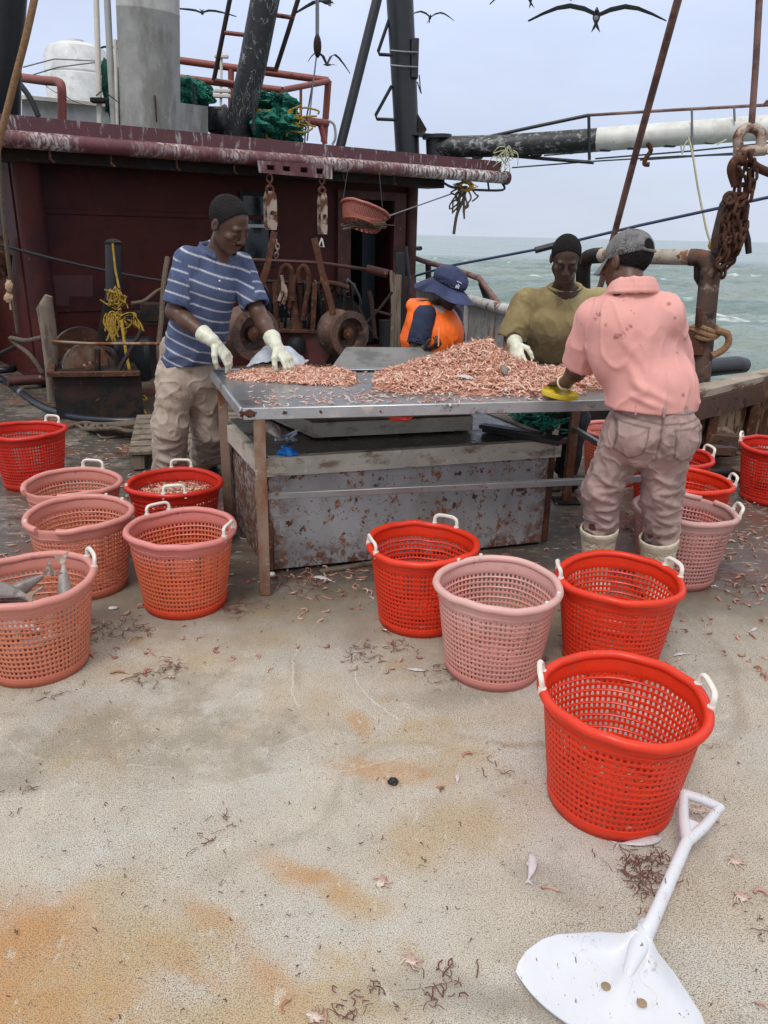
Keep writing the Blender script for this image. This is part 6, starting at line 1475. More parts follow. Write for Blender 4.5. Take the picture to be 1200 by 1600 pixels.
# ================================================================== PEOPLE (signed-distance bodies turned into one continuous mesh)
class SDF:
    def __init__(s, lo, hi, h):
        s.h = h; s.lo = np.array(lo, dtype=np.float64); s.n = np.ceil((np.array(hi) - s.lo) / h).astype(int) + 1
        s.F = np.full(tuple(s.n), 1.0, dtype=np.float32)
    def sub(s, lo, hi):
        i0 = np.clip(np.floor((np.array(lo) - s.lo) / s.h).astype(int), 0, s.n - 1); i1 = np.clip(np.ceil((np.array(hi) - s.lo) / s.h).astype(int) + 1, 1, s.n)
        sl = tuple(slice(a, c) for a, c in zip(i0, i1))
        ax = [s.lo[k] + s.h * np.arange(i0[k], i1[k]) for k in range(3)]
        X, Y, Z = np.meshgrid(*ax, indexing='ij', sparse=True); return sl, X.astype(np.float32), Y.astype(np.float32), Z.astype(np.float32)
    def comb(s, sl, d, k, mode='u'):
        A = s.F[sl]
        if mode == 'u':
            if k > 0: hh = np.clip(k - np.abs(A - d), 0, None) / k; s.F[sl] = np.minimum(A, d) - hh * hh * k / 4
            else: s.F[sl] = np.minimum(A, d)
        elif mode == 's':
            d = -d
            if k > 0: hh = np.clip(k - np.abs(A - d), 0, None) / k; s.F[sl] = np.maximum(A, d) + hh * hh * k / 4
            else: s.F[sl] = np.maximum(A, d)
    def cone(s, p0, p1, r0, r1, k=.015, side=None, wide=1., mode='u', cap=False):
        p0 = np.array(p0, dtype=float); p1 = np.array(p1, dtype=float); R_ = max(r0, r1) * max(1, wide) + k + 3 * s.h + .01
        sl, X, Y, Z = s.sub(np.minimum(p0, p1) - R_, np.maximum(p0, p1) + R_)
        d = p1 - p0; L2 = max(d @ d, 1e-9)
        qx, qy, qz = X - p0[0], Y - p0[1], Z - p0[2]
        t = np.clip((qx * d[0] + qy * d[1] + qz * d[2]) / L2, 0, 1)
        qx, qy, qz = qx - t * d[0], qy - t * d[1], qz - t * d[2]
        if side is not None and wide != 1.:
            sd_ = np.array(side, dtype=float); sd_ /= np.linalg.norm(sd_)
            c = qx * sd_[0] + qy * sd_[1] + qz * sd_[2]; f = 1 / wide - 1
            l0 = np.sqrt(qx * qx + qy * qy + qz * qz)
            qx, qy, qz = qx + c * f * sd_[0], qy + c * f * sd_[1], qz + c * f * sd_[2]
        dist = np.sqrt(qx * qx + qy * qy + qz * qz) - (r0 + (r1 - r0) * t)
        if cap: dh = d / math.sqrt(L2); dist = np.maximum(dist, (X - p1[0]) * dh[0] + (Y - p1[1]) * dh[1] + (Z - p1[2]) * dh[2])
        s.comb(sl, dist.astype(np.float32), k, mode)
    def ell(s, c, rad, Rm=None, k=.012, mode='u'):
        c = np.array(c, dtype=float); Rm = np.eye(3) if Rm is None else np.array(Rm); m_ = max(rad) + k + 3 * s.h + .005
        sl, X, Y, Z = s.sub(c - m_, c + m_); qx, qy, qz = X - c[0], Y - c[1], Z - c[2]
        a = [(qx * Rm[0, j] + qy * Rm[1, j] + qz * Rm[2, j]) for j in range(3)]
        k0 = np.sqrt(sum((a[j] / rad[j]) ** 2 for j in range(3))); k1 = np.sqrt(sum((a[j] / rad[j] ** 2) ** 2 for j in range(3))) + 1e-6
        s.comb(sl, (k0 * (k0 - 1) / k1).astype(np.float32), k, mode)
    def cut(s, p, n, c=None, R_=9.):
        """keep the side where (x-p).n < 0, within radius R_ of c"""
        p = np.array(p, dtype=float); n = np.array(n, dtype=float); n /= np.linalg.norm(n); c = p if c is None else np.array(c, dtype=float)
        sl, X, Y, Z = s.sub(c - R_, c + R_); d = ((X - p[0]) * n[0] + (Y - p[1]) * n[1] + (Z - p[2]) * n[2])
        if R_ < 5:
            w = (X - c[0]) ** 2 + (Y - c[1]) ** 2 + (Z - c[2]) ** 2 < R_ * R_; s.F[sl] = np.where(w, np.maximum(s.F[sl], d), s.F[sl])
        else: s.F[sl] = np.maximum(s.F[sl], d)
    def mesh(s):
        F = s.F; S = F < 0; nx, ny, nz_ = F.shape
        c = S[:-1, :-1, :-1].astype(np.int8)
        cnt = np.zeros((nx - 1, ny - 1, nz_ - 1), dtype=np.int8)
        for dx in (0, 1):
            for dy in (0, 1):
                for dz in (0, 1): cnt += S[dx:nx - 1 + dx, dy:ny - 1 + dy, dz:nz_ - 1 + dz]
        act = np.argwhere((cnt > 0) & (cnt < 8)); N = len(act)
        idx = np.full(cnt.shape, -1, dtype=np.int32); idx[act[:, 0], act[:, 1], act[:, 2]] = np.arange(N)
        cor = [(0, 0, 0), (1, 0, 0), (0, 1, 0), (1, 1, 0), (0, 0, 1), (1, 0, 1), (0, 1, 1), (1, 1, 1)]
        val = np.stack([F[act[:, 0] + a, act[:, 1] + b_, act[:, 2] + c_] for a, b_, c_ in cor], 1).astype(np.float64)
        acc = np.zeros((N, 3)); w = np.zeros(N)
        for (a, b_) in [(0, 1), (2, 3), (4, 5), (6, 7), (0, 2), (1, 3), (4, 6), (5, 7), (0, 4), (1, 5), (2, 6), (3, 7)]:
            va, vb = val[:, a], val[:, b_]; mk = (va < 0) != (vb < 0); t = np.where(mk, va / np.where(mk, va - vb, 1), 0)
            pa, pb = np.array(cor[a]), np.array(cor[b_]); acc += np.where(mk[:, None], pa + (pb - pa) * t[:, None], 0); w += mk
        Vt = s.lo + s.h * (act + acc / w[:, None])
        faces = []
        for axis in range(3):
            sh = [slice(None)] * 3; sh2 = [slice(None)] * 3; sh[axis] = slice(0, -1); sh2[axis] = slice(1, None)
            A, B = S[tuple(sh)], S[tuple(sh2)]; e_ = np.argwhere(A != B)
            o1, o2 = [(1, 2), (2, 0), (0, 1)][axis]
            e_ = e_[(e_[:, o1] > 0) & (e_[:, o2] > 0) & (e_[:, o1] < F.shape[o1] - 1) & (e_[:, o2] < F.shape[o2] - 1)]
            q = []
            for a, b_ in ((-1, -1), (0, -1), (0, 0), (-1, 0)):
                g = e_.copy(); g[:, o1] += a; g[:, o2] += b_; q.append(idx[g[:, 0], g[:, 1], g[:, 2]])
            q = np.stack(q, 1); flip = ~A[e_[:, 0], e_[:, 1], e_[:, 2]]; q[flip] = q[flip][:, ::-1]; faces.append(q)
        return Vt, np.concatenate(faces)

def smooth_mesh(Vt, Fc, it=2, lam=.5):
    e_ = np.concatenate([Fc[:, [0, 1]], Fc[:, [1, 2]], Fc[:, [2, 3]], Fc[:, [3, 0]]]); e_ = np.unique(np.sort(e_, 1), axis=0); N = len(Vt)
    deg = np.bincount(e_.ravel(), minlength=N)[:, None] + 1e-9
    for _ in range(it):
        acc = np.zeros_like(Vt)
        for k in range(3): acc[:, k] = np.bincount(e_[:, 0], Vt[e_[:, 1], k], N) + np.bincount(e_[:, 1], Vt[e_[:, 0], k], N)
        Vt = Vt + lam * (acc / deg - Vt)
    return Vt
def vnorm(Vt, Fc):
    n = np.cross(Vt[Fc[:, 2]] - Vt[Fc[:, 0]], Vt[Fc[:, 3]] - Vt[Fc[:, 1]]); out = np.zeros_like(Vt)
    for j in range(4):
        for k in range(3): out[:, k] += np.bincount(Fc[:, j], n[:, k], len(Vt))
    return out / (np.linalg.norm(out, axis=1)[:, None] + 1e-12)
def seglen(P, a, b_):
    a = np.array(a, dtype=float); b_ = np.array(b_, dtype=float); d = b_ - a; t = np.clip(((P - a) @ d) / (d @ d), 0, 1)
    return np.linalg.norm(P - a - t[:, None] * d, axis=1), t
def wrinkle(Vt, Fc, folds=(), amp=.004, stretch=(9, 9, 5), seed=0, fine=.0012):
    N = vnorm(Vt, Fc); D_ = np.zeros(len(Vt))
    if amp:
        D_ += np.array([amp * (1 - 2 * abs(noise.noise(V((p[0] * stretch[0] + seed, p[1] * stretch[1], p[2] * stretch[2]))))) + fine * noise.noise(V((p[0] * 30, p[1] * 30, p[2] * 22 + seed))) for p in Vt]) - amp * .6
    if amp >= .004:
        sc = np.array([max(0., 1 - 3.2 * abs(noise.noise(V((p[0] * stretch[0] * 1.9 + p[2] * 5 + seed, p[1] * stretch[1] * 1.9, p[2] * stretch[2] * 1.5 - p[0] * 6))))) ** 2 for p in Vt]); D_ += amp * .75 * sc
    for (a, b_, am, w) in folds:
        dist, t = seglen(Vt, a, b_); D_ += am * np.exp(-(dist / w) ** 2) * np.sin(np.pi * np.clip(t, .02, .98)) ** .5
    return Vt + N * D_[:, None]
def sobj(name, Vt, Fc, m_, parent, loc, attr=None, top=False):
    me = bpy.data.meshes.new(name); q = Vt - np.array(loc)
    me.vertices.add(len(q)); me.vertices.foreach_set('co', q.astype(np.float32).ravel())
    me.loops.add(Fc.size); me.loops.foreach_set('vertex_index', Fc.astype(np.int32).ravel())
    me.polygons.add(len(Fc)); me.polygons.foreach_set('loop_start', np.arange(0, Fc.size, 4, dtype=np.int32)); me.polygons.foreach_set('loop_total', np.full(len(Fc), 4, dtype=np.int32))
    me.update(calc_edges=True); me.validate(); me.polygons.foreach_set('use_smooth', [True] * len(me.polygons))
    for an, av in (attr or {}).items():
        at = me.attributes.new(an, 'FLOAT', 'POINT'); at.data.foreach_set('value', av.astype(np.float32))
    me.materials.append(m_); o = bpy.data.objects.new(name, me); COL.objects.link(o)
    if parent is not None: o.parent = parent
    else: o.location = loc
    return o
def A3(v): return np.array([v[0], v[1], v[2]], dtype=float)
def unit(v): v = np.array(v, dtype=float); return v / np.linalg.norm(v)
def frame(f, u):
    f = unit(f); u = np.array(u, dtype=float); u = unit(u - f * (u @ f)); r_ = np.cross(f, u); return np.stack([r_, f, u], 1)   # columns right, forward, up

def headp(S, C, Fm, s=1., child=False):
    C = A3(C)
    def P(x, y, z): return C + Fm @ (np.array([x, y, z]) * s)
    S.ell(P(0, -.014, .030), np.array((.074, .096, .086)) * s, Fm, .01)
    S.ell(P(0, .020, -.030), np.array((.060, .066, .078)) * s, Fm, .02)
    S.cone(P(0, .045, -.060), P(0, .062, -.092), .040 * s, .024 * s, .02)
    S.cone(P(-.045, .0, -.06), P(-.02, .05, -.092), .022 * s, .018 * s, .02); S.cone(P(.045, .0, -.06), P(.02, .05, -.092), .022 * s, .018 * s, .02)
    S.cone(P(-.036, .076, .022), P(.036, .076, .022), .012 * s, .012 * s, .012)
    for sg in (-1, 1):
        S.ell(P(sg * .042, .062, -.020), np.array((.02, .018, .016)) * s, Fm, .015)
        S.ell(P(sg * .031, .090, .002), np.array((.019, .010, .011)) * s, Fm, .006, 's')
        S.ell(P(sg * .031, .080, .001), np.array((.0135, .0085, .0095)) * s, Fm, .003)
        S.ell(P(sg * .075, -.008, -.006), np.array((.010, .019, .031)) * s, Fm, .004)
        S.ell(P(sg * .084, .000, -.004), np.array((.006, .009, .016)) * s, Fm, .003, 's')
    S.cone(P(0, .086, .012), P(0, .104, -.026), .008 * s, .0125 * s, .008)
    for sg in (-1, 1): S.ell(P(sg * .014, .094, -.031), np.array((.0105, .012, .009)) * s, Fm, .005)
    S.cone(P(-.018, .083, -.055), P(.018, .083, -.055), .0075 * s, .0075 * s, .005); S.cone(P(-.015, .081, -.067), P(.015, .081, -.067), .0085 * s, .0085 * s, .004)
    S.cone(P(0, .088, -.055), P(0, .086, -.066), .006 * s, .007 * s, .004)
    S.cone(P(-.022, .090, -.0612), P(.022, .090, -.0612), .0022 * s, .0022 * s, .002, mode='s')

def hand_segs(w, d, n, thumb, curl=(.5, .7, .5), spread=.05, s=1., tcurl=.4):
    """wrist, finger direction, palm normal (fingers curl towards it), thumb side vector. returns list of (p0,p1,r0,r1) and palm"""
    w = A3(w); d = unit(d); n = np.array(n, dtype=float); n = unit(n - d * (n @ d)); t = np.cross(d, n)
    if t @ np.array(thumb, dtype=float) < 0: t = -t
    out = []; palm = (w + d * .022 * s, w + d * .078 * s, .0155 * s, .0145 * s, t, 2.15)
    for off, L, r_, ks in ((.030, .068, .0088, 0), (.0105, .076, .0092, .04), (-.010, .070, .0087, .1), (-.0285, .055, .0078, .2)):
        p = w + d * (.088 - abs(off) * .12) * s + t * off * s; a = 0; dd = unit(d + t * (off / .03) * spread)
        for j, fr_ in enumerate((.44, .31, .25)):
            a += curl[j] + ks * .6; q = dd * math.cos(a) + n * math.sin(a); p2 = p + q * (L * fr_ * s); rr = r_ * s * (1 - .1 * j)
            out.append((p, p2, rr, rr * .92)); p = p2
    p = w + d * .025 * s + t * .026 * s; q = unit(d * .62 + t * .70 + n * .25); p2 = p + q * .038 * s; out.append((p, p2, .0125 * s, .0105 * s))
    q = unit(d * .9 + t * (.35 - tcurl * .4) + n * (.2 + tcurl)); p3 = p2 + q * .03 * s; out.append((p2, p3, .0105 * s, .0095 * s))
    q = unit(d * .95 + t * (.1 - tcurl * .5) + n * (.3 + tcurl)); out.append((p3, p3 + q * .024 * s, .0095 * s, .0078 * s))
    return out, palm
def add_hand(S, h, f=1., k=.004):
    segs, pm = h; S.cone(pm[0], pm[1], pm[2] * f, pm[3] * f, .012, pm[4], pm[5])
    for (a, b_, r0, r1) in segs: S.cone(a, b_, r0 * f, r1 * f, k)

skin_cols = {'brown': (.088, .043, .028), 'dark': (.056, .030, .021), 'tan': (.10, .046, .026), 'mid': (.05, .027, .019)}
def skinm(n): 
    c = skin_cols[n]; return mat('skin_' + n, c, .42, var=.12, vs=20, layers=[((c[0] * 1.8, c[1] * 1.5, c[2] * 1.4), 60, .62, .8, {'amt': .3}), ('attr', (c[0] * 1.25, c[1] * 1.0, c[2] * 1.0), 'lips', {}), ('attr', (.014, .012, .012), 'hairline', {'rough': .85})], bump=.0006, bs=220, sss=.08, spec=.4)
def make_person(key, base, J, label, skin, hands, lo, hi, head_s=1., torso=(.10, .112, .10), legs=True, hline=(.058, .074)):
    """the bare body as one continuous mesh; returns (object, helper data)"""
    S = SDF(lo, hi, .0045); f_t = unit(J['tf']); sd_ = unit(np.cross(f_t, (0, 0, 1)))
    g = {k: A3(v) for k, v in J.items() if not isinstance(v, int)}
    S.cone(g['neck'] - np.array([0, 0, .05]), g['chest'], torso[0] * .75, torso[1], .03, sd_, 1.35)
    S.cone(g['chest'], g['pelvis'], torso[1], torso[2], .04, sd_, 1.3)
    S.cone(g['neck'] - np.array([0, 0, .03]), g['head'] + (g['neck'] - g['head']) * .35, .056, .053, .03)
    for a in 'LR':
        sh, el, wr = g['sh' + a], g['el' + a], g['wr' + a]
        S.cone(g['neck'] - np.array([0, 0, .045]), sh, .042, .045, .03)
        S.cone(sh, el, .050, .041, .02); S.cone(el, el + (wr - el) * .35, .041, .042, .02); S.cone(el + (wr - el) * .3, wr, .042, .027, .015)
        add_hand(S, hands[a], .86 if ('glove' + a) in J else 1., .004)
        S.cone(wr, hands[a][1][0], .026, .02, .012)
    Fm = frame(J['hf'], J['hu']); headp(S, g['head'], Fm, head_s)
    for a in 'LR':
        S.cone(g['hip' + a], g['kn' + a], .085, .056, .03); S.cone(g['kn' + a], g['kn' + a] + (g['an' + a] - g['kn' + a]) * .4, .055, .056, .02); S.cone(g['kn' + a], g['an' + a], .052, .038, .02)
        td = unit(J['toe' + a]); S.cone(g['an' + a] - np.array([0, 0, .045]) - td * .03, g['an' + a] + td * .14 - np.array([0, 0, .06]), .036, .026, .02)
    Vt, Fc = S.mesh(); Vt = smooth_mesh(Vt, Fc, 1, .4)
    C = g['head']; loc_ = (Vt - C) @ Fm / head_s
    lips = np.exp(-((loc_[:, 0] / .021) ** 4 + ((loc_[:, 2] + .061) / .012) ** 4)) * (loc_[:, 1] > .07)
    x_, y_, z2 = loc_[:, 0], loc_[:, 1], loc_[:, 2]
    nn = np.zeros(len(Vt)); hm = np.where((z2 > -.09) & (np.abs(x_) < .1) & (np.abs(y_) < .13))[0]
    nn[hm] = [noise.noise(V(p) * 110) for p in Vt[hm]]
    cr_ = ((x_ / .074) ** 2 + ((y_ + .014) / .096) ** 2 + ((z2 - .03) / .086) ** 2) ** .5
    edge = np.minimum(-(.85 * (y_ - hline[0]) - .52 * (z2 - hline[1])), (z2 + .008) * 1.0 - .75 * y_)
    hairv = np.clip(edge / .010 + .55 + nn * .55, 0, 1) * (cr_ < 1.07) * (z2 > -.075)
    o = sobj('person', Vt, Fc, skinm(skin), None, A3(base), {'lips': lips, 'hairline': hairv}); tag(o, label, 'person')
    return o, Fm
def shair(o, base, C, Fm, s, label_mat, line=(0, .055, .055), nrm=(0, .85, -.52), ear=True, h=.0035, th=.007):
    C = A3(C); S = SDF(C - .15, C + .16, h)
    S.ell(C + Fm @ (np.array([0, -.014, .030]) * s), np.array((.074 + th, .096 + th, .086 + th)) * s, Fm, .0)
    S.cut(C + Fm @ (np.array(line) * s), Fm @ np.array(nrm)); 
    S.cut(C + Fm @ (np.array((0, -.0, -.004)) * s), Fm @ np.array((0, .75, -1.)))
    if ear:
        for sg in (-1, 1): S.ell(C + Fm @ (np.array((sg * .08, .0, -.012)) * s), np.array((.03, .026, .034)) * s, Fm, .004, 's')
    Vt, Fc = S.mesh(); Vt = smooth_mesh(Vt, Fc, 1); N = vnorm(Vt, Fc); Vt = Vt + N * (np.array([.0022 * noise.noise(V(p) * 130) for p in Vt]))[:, None]
    return sobj('hair', Vt, Fc, label_mat, o, A3(base))
def eyes(o, base, C, Fm, s=1.):
    for sg in (-1, 1):
        b = MB(); c = A3(C) + Fm @ (np.array([sg * .031, .0845, -.0015]) * s); b.ell(c, (.0085 * s, .0055 * s, .0028 * s), Matrix(Fm.tolist()), 12, 8); part('eye', b, mat_eye, o)
        b = MB(); pts = [A3(C) + Fm @ (np.array([sg * (.016 + .028 * q), .093 - .012 * q * q, .022 + .004 * math.sin(q * 3)]) * s) for q in (0, .35, .7, 1)]; b.tube([V(p) for p in pts], .0028, 6, flat=.6); part('eyebrow', b, mat_hair, o)
mat_eye = mat('lowered_dark_eye', (.018, .013, .011), .3)
mat_hair = mat('short_black_hair', (.009, .007, .007), .9, spec=.2, bump=.002, bs=260, layers=[((.02, .017, .017), 200, .55, .7)])
mat_hairg = mat('cropped_greyish_hair', (.012, .010, .010), .9, spec=.2, bump=.002, bs=260, layers=[((.028, .024, .024), 160, .52, .68)])
def part2(name, S, m_, o, base, folds=(), amp=.003, stretch=(9, 9, 5), seed=0, it=1, attr=None, fine=.0012, gradient=None):
    Vt, Fc = S.mesh(); Vt = smooth_mesh(Vt, Fc, it)
    if amp or folds: Vt = wrinkle(Vt, Fc, folds, amp, stretch, seed, fine)
    at = {k: f(Vt) for k, f in (attr or {}).items()}
    return sobj(name, Vt, Fc, m_, o, A3(base), at)
def gloves(o, base, h, m_, cuff, label=None):
    """rubber glove over a hand with a wide cuff"""
    segs, pm = h; pts = np.array([q for sg in segs for q in (sg[0], sg[1])] + [cuff[0], cuff[1]]); S = SDF(pts.min(0) - .06, pts.max(0) + .06, .0032)
    S.cone(pm[0], pm[1], pm[2] * 1.16, pm[3] * 1.16, .012, pm[4], pm[5])
    for (a, b_, r0, r1) in segs: S.cone(a, b_, r0 * 1.2, r1 * 1.2, .005)
    S.cone(cuff[1], pm[0], .031, .025, .014); S.cone(cuff[1], cuff[0], .034, .043, .006, cap=True); d = unit(cuff[0] - cuff[1])
    S.cone(cuff[0] + (cuff[1] - cuff[0]) * .22, cuff[0] + (cuff[1] - cuff[0]) * .30, .044, .043, .003)
    S.cone(cuff[0] + d * .01, cuff[0] - d * .03, .038, .034, 0, mode='s')
    return part2('glove', S, m_, o, base, amp=.0018, stretch=(38, 38, 26), it=1, fine=.0006)
mglove = mat('cream_rubber_glove', (.60, .60, .47), .4, var=.1, vs=30, layers=[((.35, .33, .24), 22, .56, .7, {'amt': .7}), ((.7, .7, .6), 50, .6, .7)], bump=.0008, bs=90)

T = unit
Zv = np.array([0, 0, 1.])
# ------------------------------------------------------------------ the man in blue
def man_blue():
    n_head = W(358, 350, 4.09)
    J = dict(tf=(.50, -.87, 0), head=n_head, hf=(.70, -.46, -.52), hu=(.25, -.25, 1), neck=W(336, 394, 4.17), chest=W(326, 445, 4.18), pelvis=W(296, 584, 4.24),
             shR=W(293, 408, 4.10), shL=W(375, 415, 4.27), elR=W(272, 487, 4.06), elL=W(403, 488, 4.18), wrR=W(333, 533, 3.94), wrL=W(432, 541, 3.97),
             hipR=W(277, 596, 4.19), hipL=W(316, 598, 4.28), knR=W(266, 665, 4.15), knL=W(327, 672, 4.32), toeR=(.3, -.95, 0), toeL=(.6, -.8, 0), gloveR=1, gloveL=1)
    x = W(262, 740, 4.25); J['anR'] = V((x.x, 4.25, .10)); x = W(324, 722, 4.55); J['anL'] = V((x.x, 4.55, .235))
    base = (J['pelvis'].x, J['pelvis'].y, 0)
    tipR, tipL = G(372, 577, TZ + .03), G(462, 580, TZ + .035)
    hR = hand_segs(J['wrR'] , A3(tipR - J['wrR']), (.2, .3, -1), (.9, -.3, 0), (.25, .4, .3), .12, s=1.12); hL = hand_segs(J['wrL'], A3(tipL - J['wrL']), (-.2, .2, -1), (-.9, -.4, 0), (.3, .5, .4), .12, s=1.12)
    o, Fm = make_person('blue', base, J, 'man in a striped navy polo shirt sorting shrimp at the left end of the table', 'brown', {'R': hR, 'L': hL}, (-1.55, 3.6, 0), (-.3, 4.85, 1.9), head_s=1.12)
    shair(o, base, J['head'], Fm, 1.12, mat_hairg, line=(0, .054, .078), th=.003); eyes(o, base, J['head'], Fm, 1.12)
    Fm = Fm * 1.12; b = MB(); C = A3(J['head'])
    b.tube([V(C + Fm @ np.array(q)) for q in [(-.026, .082, -.058), (-.015, .091, -.048), (0, .094, -.047), (.015, .091, -.048), (.026, .082, -.058)]], [.0015, .003, .003, .003, .0015], 6); part('moustache', b, mat_hair, o)
    b = MB(); b.ell(V(C + Fm @ np.array((0, .078, -.098))), (.016, .012, .011), Matrix((Fm / 1.12).tolist()), 10, 8); part('beard', b, mat_hair, o)
    g = {k: A3(v) for k, v in J.items() if not isinstance(v, int)}; sd_ = unit(np.cross(unit(J['tf']), Zv))
    # trousers
    S = SDF((-1.55, 3.8, .0), (-.7, 4.9, 1.15), .006)
    S.cone(g['pelvis'] + (0, 0, .12), g['pelvis'] + (0, 0, -.02), .122, .132, .03, sd_, 1.25)
    for a in 'RL':
        S.cone(g['hip' + a] + (0, 0, .02), g['kn' + a], .108, .092, .03); S.cone(g['kn' + a], g['an' + a] + (0, 0, .03), .092, .092, .03)
        S.cone(g['kn' + a] + (g['an' + a] - g['kn' + a]) * .6, g['an' + a] + (0, 0, .05), .098, .095, .02)
    for a in 'RL':
        S.cut(g['an' + a] - (0, 0, .03), (0, 0, -1), g['an' + a] - (0, 0, .08), .14)
    fo = []
    for a in 'RL':
        k_, an, hp_ = g['kn' + a], g['an' + a], g['hip' + a]
        for q, dz in ((.1, .03), (.25, -.02), (.42, .03), (.6, -.02), (.8, .02), (.93, -.015)):
            c = k_ + (an - k_) * q; fo.append((c + (-.1, -.1, dz), c + (.11, -.08, -dz), .011, .018))
        for q in (.2, .5, .8): c = hp_ + (k_ - hp_) * q; fo.append((c + (-.07, -.11, .06), c + (.1, -.1, -.05), .007, .02))
    m_ = mat('grubby_khaki_cloth', (.40, .325, .26), .9, var=.12, vs=8, layers=[((.2, .13, .09), 6, .5, .66, {'amt': .75}), ((.12, .07, .045), 15, .6, .7, {'amt': .7}), ((.55, .48, .4), 24, .6, .72, {'amt': .6}), ('attr', (.14, .1, .075), 'seam')], bump=.0025, bs=90)
    def seam(P):
        out = np.zeros(len(P))
        for (a, b_) in [(g['pelvis'] + (.17, -.03, .06), g['knL'] + (.1, 0, 0)), (g['hipR'] + (-.13, -.06, .1), g['hipR'] + (-.06, -.12, .0)), (g['pelvis'] + (.02, -.15, .1), g['pelvis'] + (.03, -.15, -.12))]:
            out = np.maximum(out, np.exp(-(seglen(P, a, b_)[0] / .006) ** 2))
        return out * .7
    part2('trousers', S, m_, o, base, [(a, b_, am * 1.3, w) for a, b_, am, w in fo], .009, (7, 7, 9), 3, 1, {'seam': seam})
    # shoes
    for a in 'RL':
        td = unit(J['toe' + a]); S = SDF(g['an' + a] - (.2, .3, .13), g['an' + a] + (.25, .2, .16), .005); an = g['an' + a]
        S.cone(an - (0, 0, .03), an + (0, 0, .08), .052, .056, .02); S.cone(an - (0, 0, .05) - td * .04, an + td * .16 - (0, 0, .06), .042, .036, .02, np.cross(td, Zv), 1.15)
        S.cut(an - (0, 0, .1), (0, 0, -1)); part2('boot', S, M['black'], o, base, amp=.001)
    # polo shirt
    S = SDF((-1.6, 3.7, .8), (-.35, 4.7, 1.75), .0055)
    S.cone(g['neck'] - (0, 0, .075), g['chest'], .080, .118, .03, sd_, 1.35); S.cone(g['chest'], g['pelvis'] + (0, 0, .02), .120, .138, .05, sd_, 1.22)
    slv = {}
    for a in 'RL':
        S.cone(g['neck'] - (0, 0, .035), g['sh' + a], .058, .066, .03); e_ = g['sh' + a] + (g['el' + a] - g['sh' + a]) * .86; slv[a] = e_
        d = unit(g['el' + a] - g['sh' + a]); S.cone(g['sh' + a], e_, .068, .073, .02, cap=True)
    S.cut(g['pelvis'] + (0, 0, .06), (.08, 0, -1), g['pelvis'] - (0, 0, .0), .33)
    for a in 'RL':
        d = unit(g['el' + a] - g['sh' + a]); S.cone(slv[a] + d * .01, slv[a] - d * .05, .064, .060, 0, mode='s')
    S.cone(g['neck'] + (0, 0, .06), g['neck'] - (0, 0, .02), .058, .052, .008, mode='s')
    ft = unit(J['tf']); S.cone(g['neck'] + ft * .085 + (0, 0, .02), g['chest'] + ft * .15 + (0, 0, .055), .034, .004, .006, mode='s')
    # collar
    for a in np.linspace(-2.5, 2.5, 17):
        r1 = .072; c0 = g['neck'] + (0, 0, .012) + (-ft * math.cos(a) + sd_ * math.sin(a)) * r1 + (0, 0, .022 - .035 * (abs(a) / 2.5) ** 2); a2 = a + .33
        c1 = g['neck'] + (0, 0, .012) + (-ft * math.cos(a2) + sd_ * math.sin(a2)) * r1 + (0, 0, .022 - .035 * (abs(a2) / 2.5) ** 2); S.cone(c0, c1, .008, .008, .004); S.cone(c0 + (0, 0, .012), c1 + (0, 0, .012), .006, .006, .004); S.cone(c0 * 1 + unit(c0 - g['neck']) * .012 - (0, 0, .012), c1 + unit(c1 - g['neck']) * .012 - (0, 0, .012), .008, .008, .006)
    fo = [(g['shR'] + (.03, -.1, -.12), g['pelvis'] + (.05, -.15, .3), .007, .02), (g['shL'] + (-.04, -.06, -.16), g['pelvis'] + (.1, -.15, .25), .007, .02), (g['pelvis'] + (-.1, -.14, .1), g['pelvis'] + (.12, -.14, .16), .008, .018), (g['pelvis'] + (-.12, -.12, .2), g['pelvis'] + (.1, -.15, .27), .006, .02), (g['pelvis'] + (.05, -.16, .05), g['pelvis'] + (.1, -.12, .2), .009, .02), (g['shR'] + (-.02, -.07, -.06), g['shR'] + (.05, -.07, -.16), .007, .014), (g['shL'] + (.02, -.07, -.08), g['shL'] + (.0, -.08, -.2), .007, .014)]
    def stripe(P):
        out = np.zeros(len(P)); ax = unit(g['chest'] - g['pelvis'] + np.array((.0, 0, 0)))
        dR, tR = seglen(P, g['shR'], slv['R']); dL, tL = seglen(P, g['shL'], slv['L'])
        lenR = np.linalg.norm(slv['R'] - g['shR']); lenL = np.linalg.norm(slv['L'] - g['shL'])
        s_ = (P - g['pelvis']) @ unit(ax + np.array((.10, 0, 0)) - ft * .0)
        onR = (dR < .087) & (((P - g['shR']) @ sd_) > .02 - .0) & (tR > .08); onL = (dL < .087) & (((P - g['shL']) @ -sd_) > .02) & (tL > .08)
        s_ = np.where(onR, -tR * lenR + .02, s_); s_ = np.where(onL, -tL * lenL + .03, s_)
        per = .057; m__ = np.mod(s_ + .012, per); out = np.exp(-((m__ - per / 2) / .0042) ** 4)
        return out
    def shade(P):
        d1 = np.abs((P - slv['R']) @ unit(g['elR'] - g['shR'])); return np.zeros(len(P))
    m_ = mat('navy_striped_polo', (.062, .083, .16), .85, var=.14, vs=7, layers=[((.035, .045, .085), 9, .5, .66, {'amt': .7}), ('attr', (.52, .53, .55), 'stripe', {'amt': .9}), ((.1, .08, .06), 26, .66, .74, {'amt': .5})], bump=.0012, bs=120)
    part2('polo_shirt', S, m_, o, base, [(a, b_, am * 1.6, w) for a, b_, am, w in fo], .0065, (6, 6, 3), 1, 1, {'stripe': stripe})
    for a, h in (('R', hR), ('L', hL)):
        d = unit(g['wr' + a] - g['el' + a]); gloves(o, base, h, mglove, (g['wr' + a] - d * .085, g['wr' + a] - d * .005))
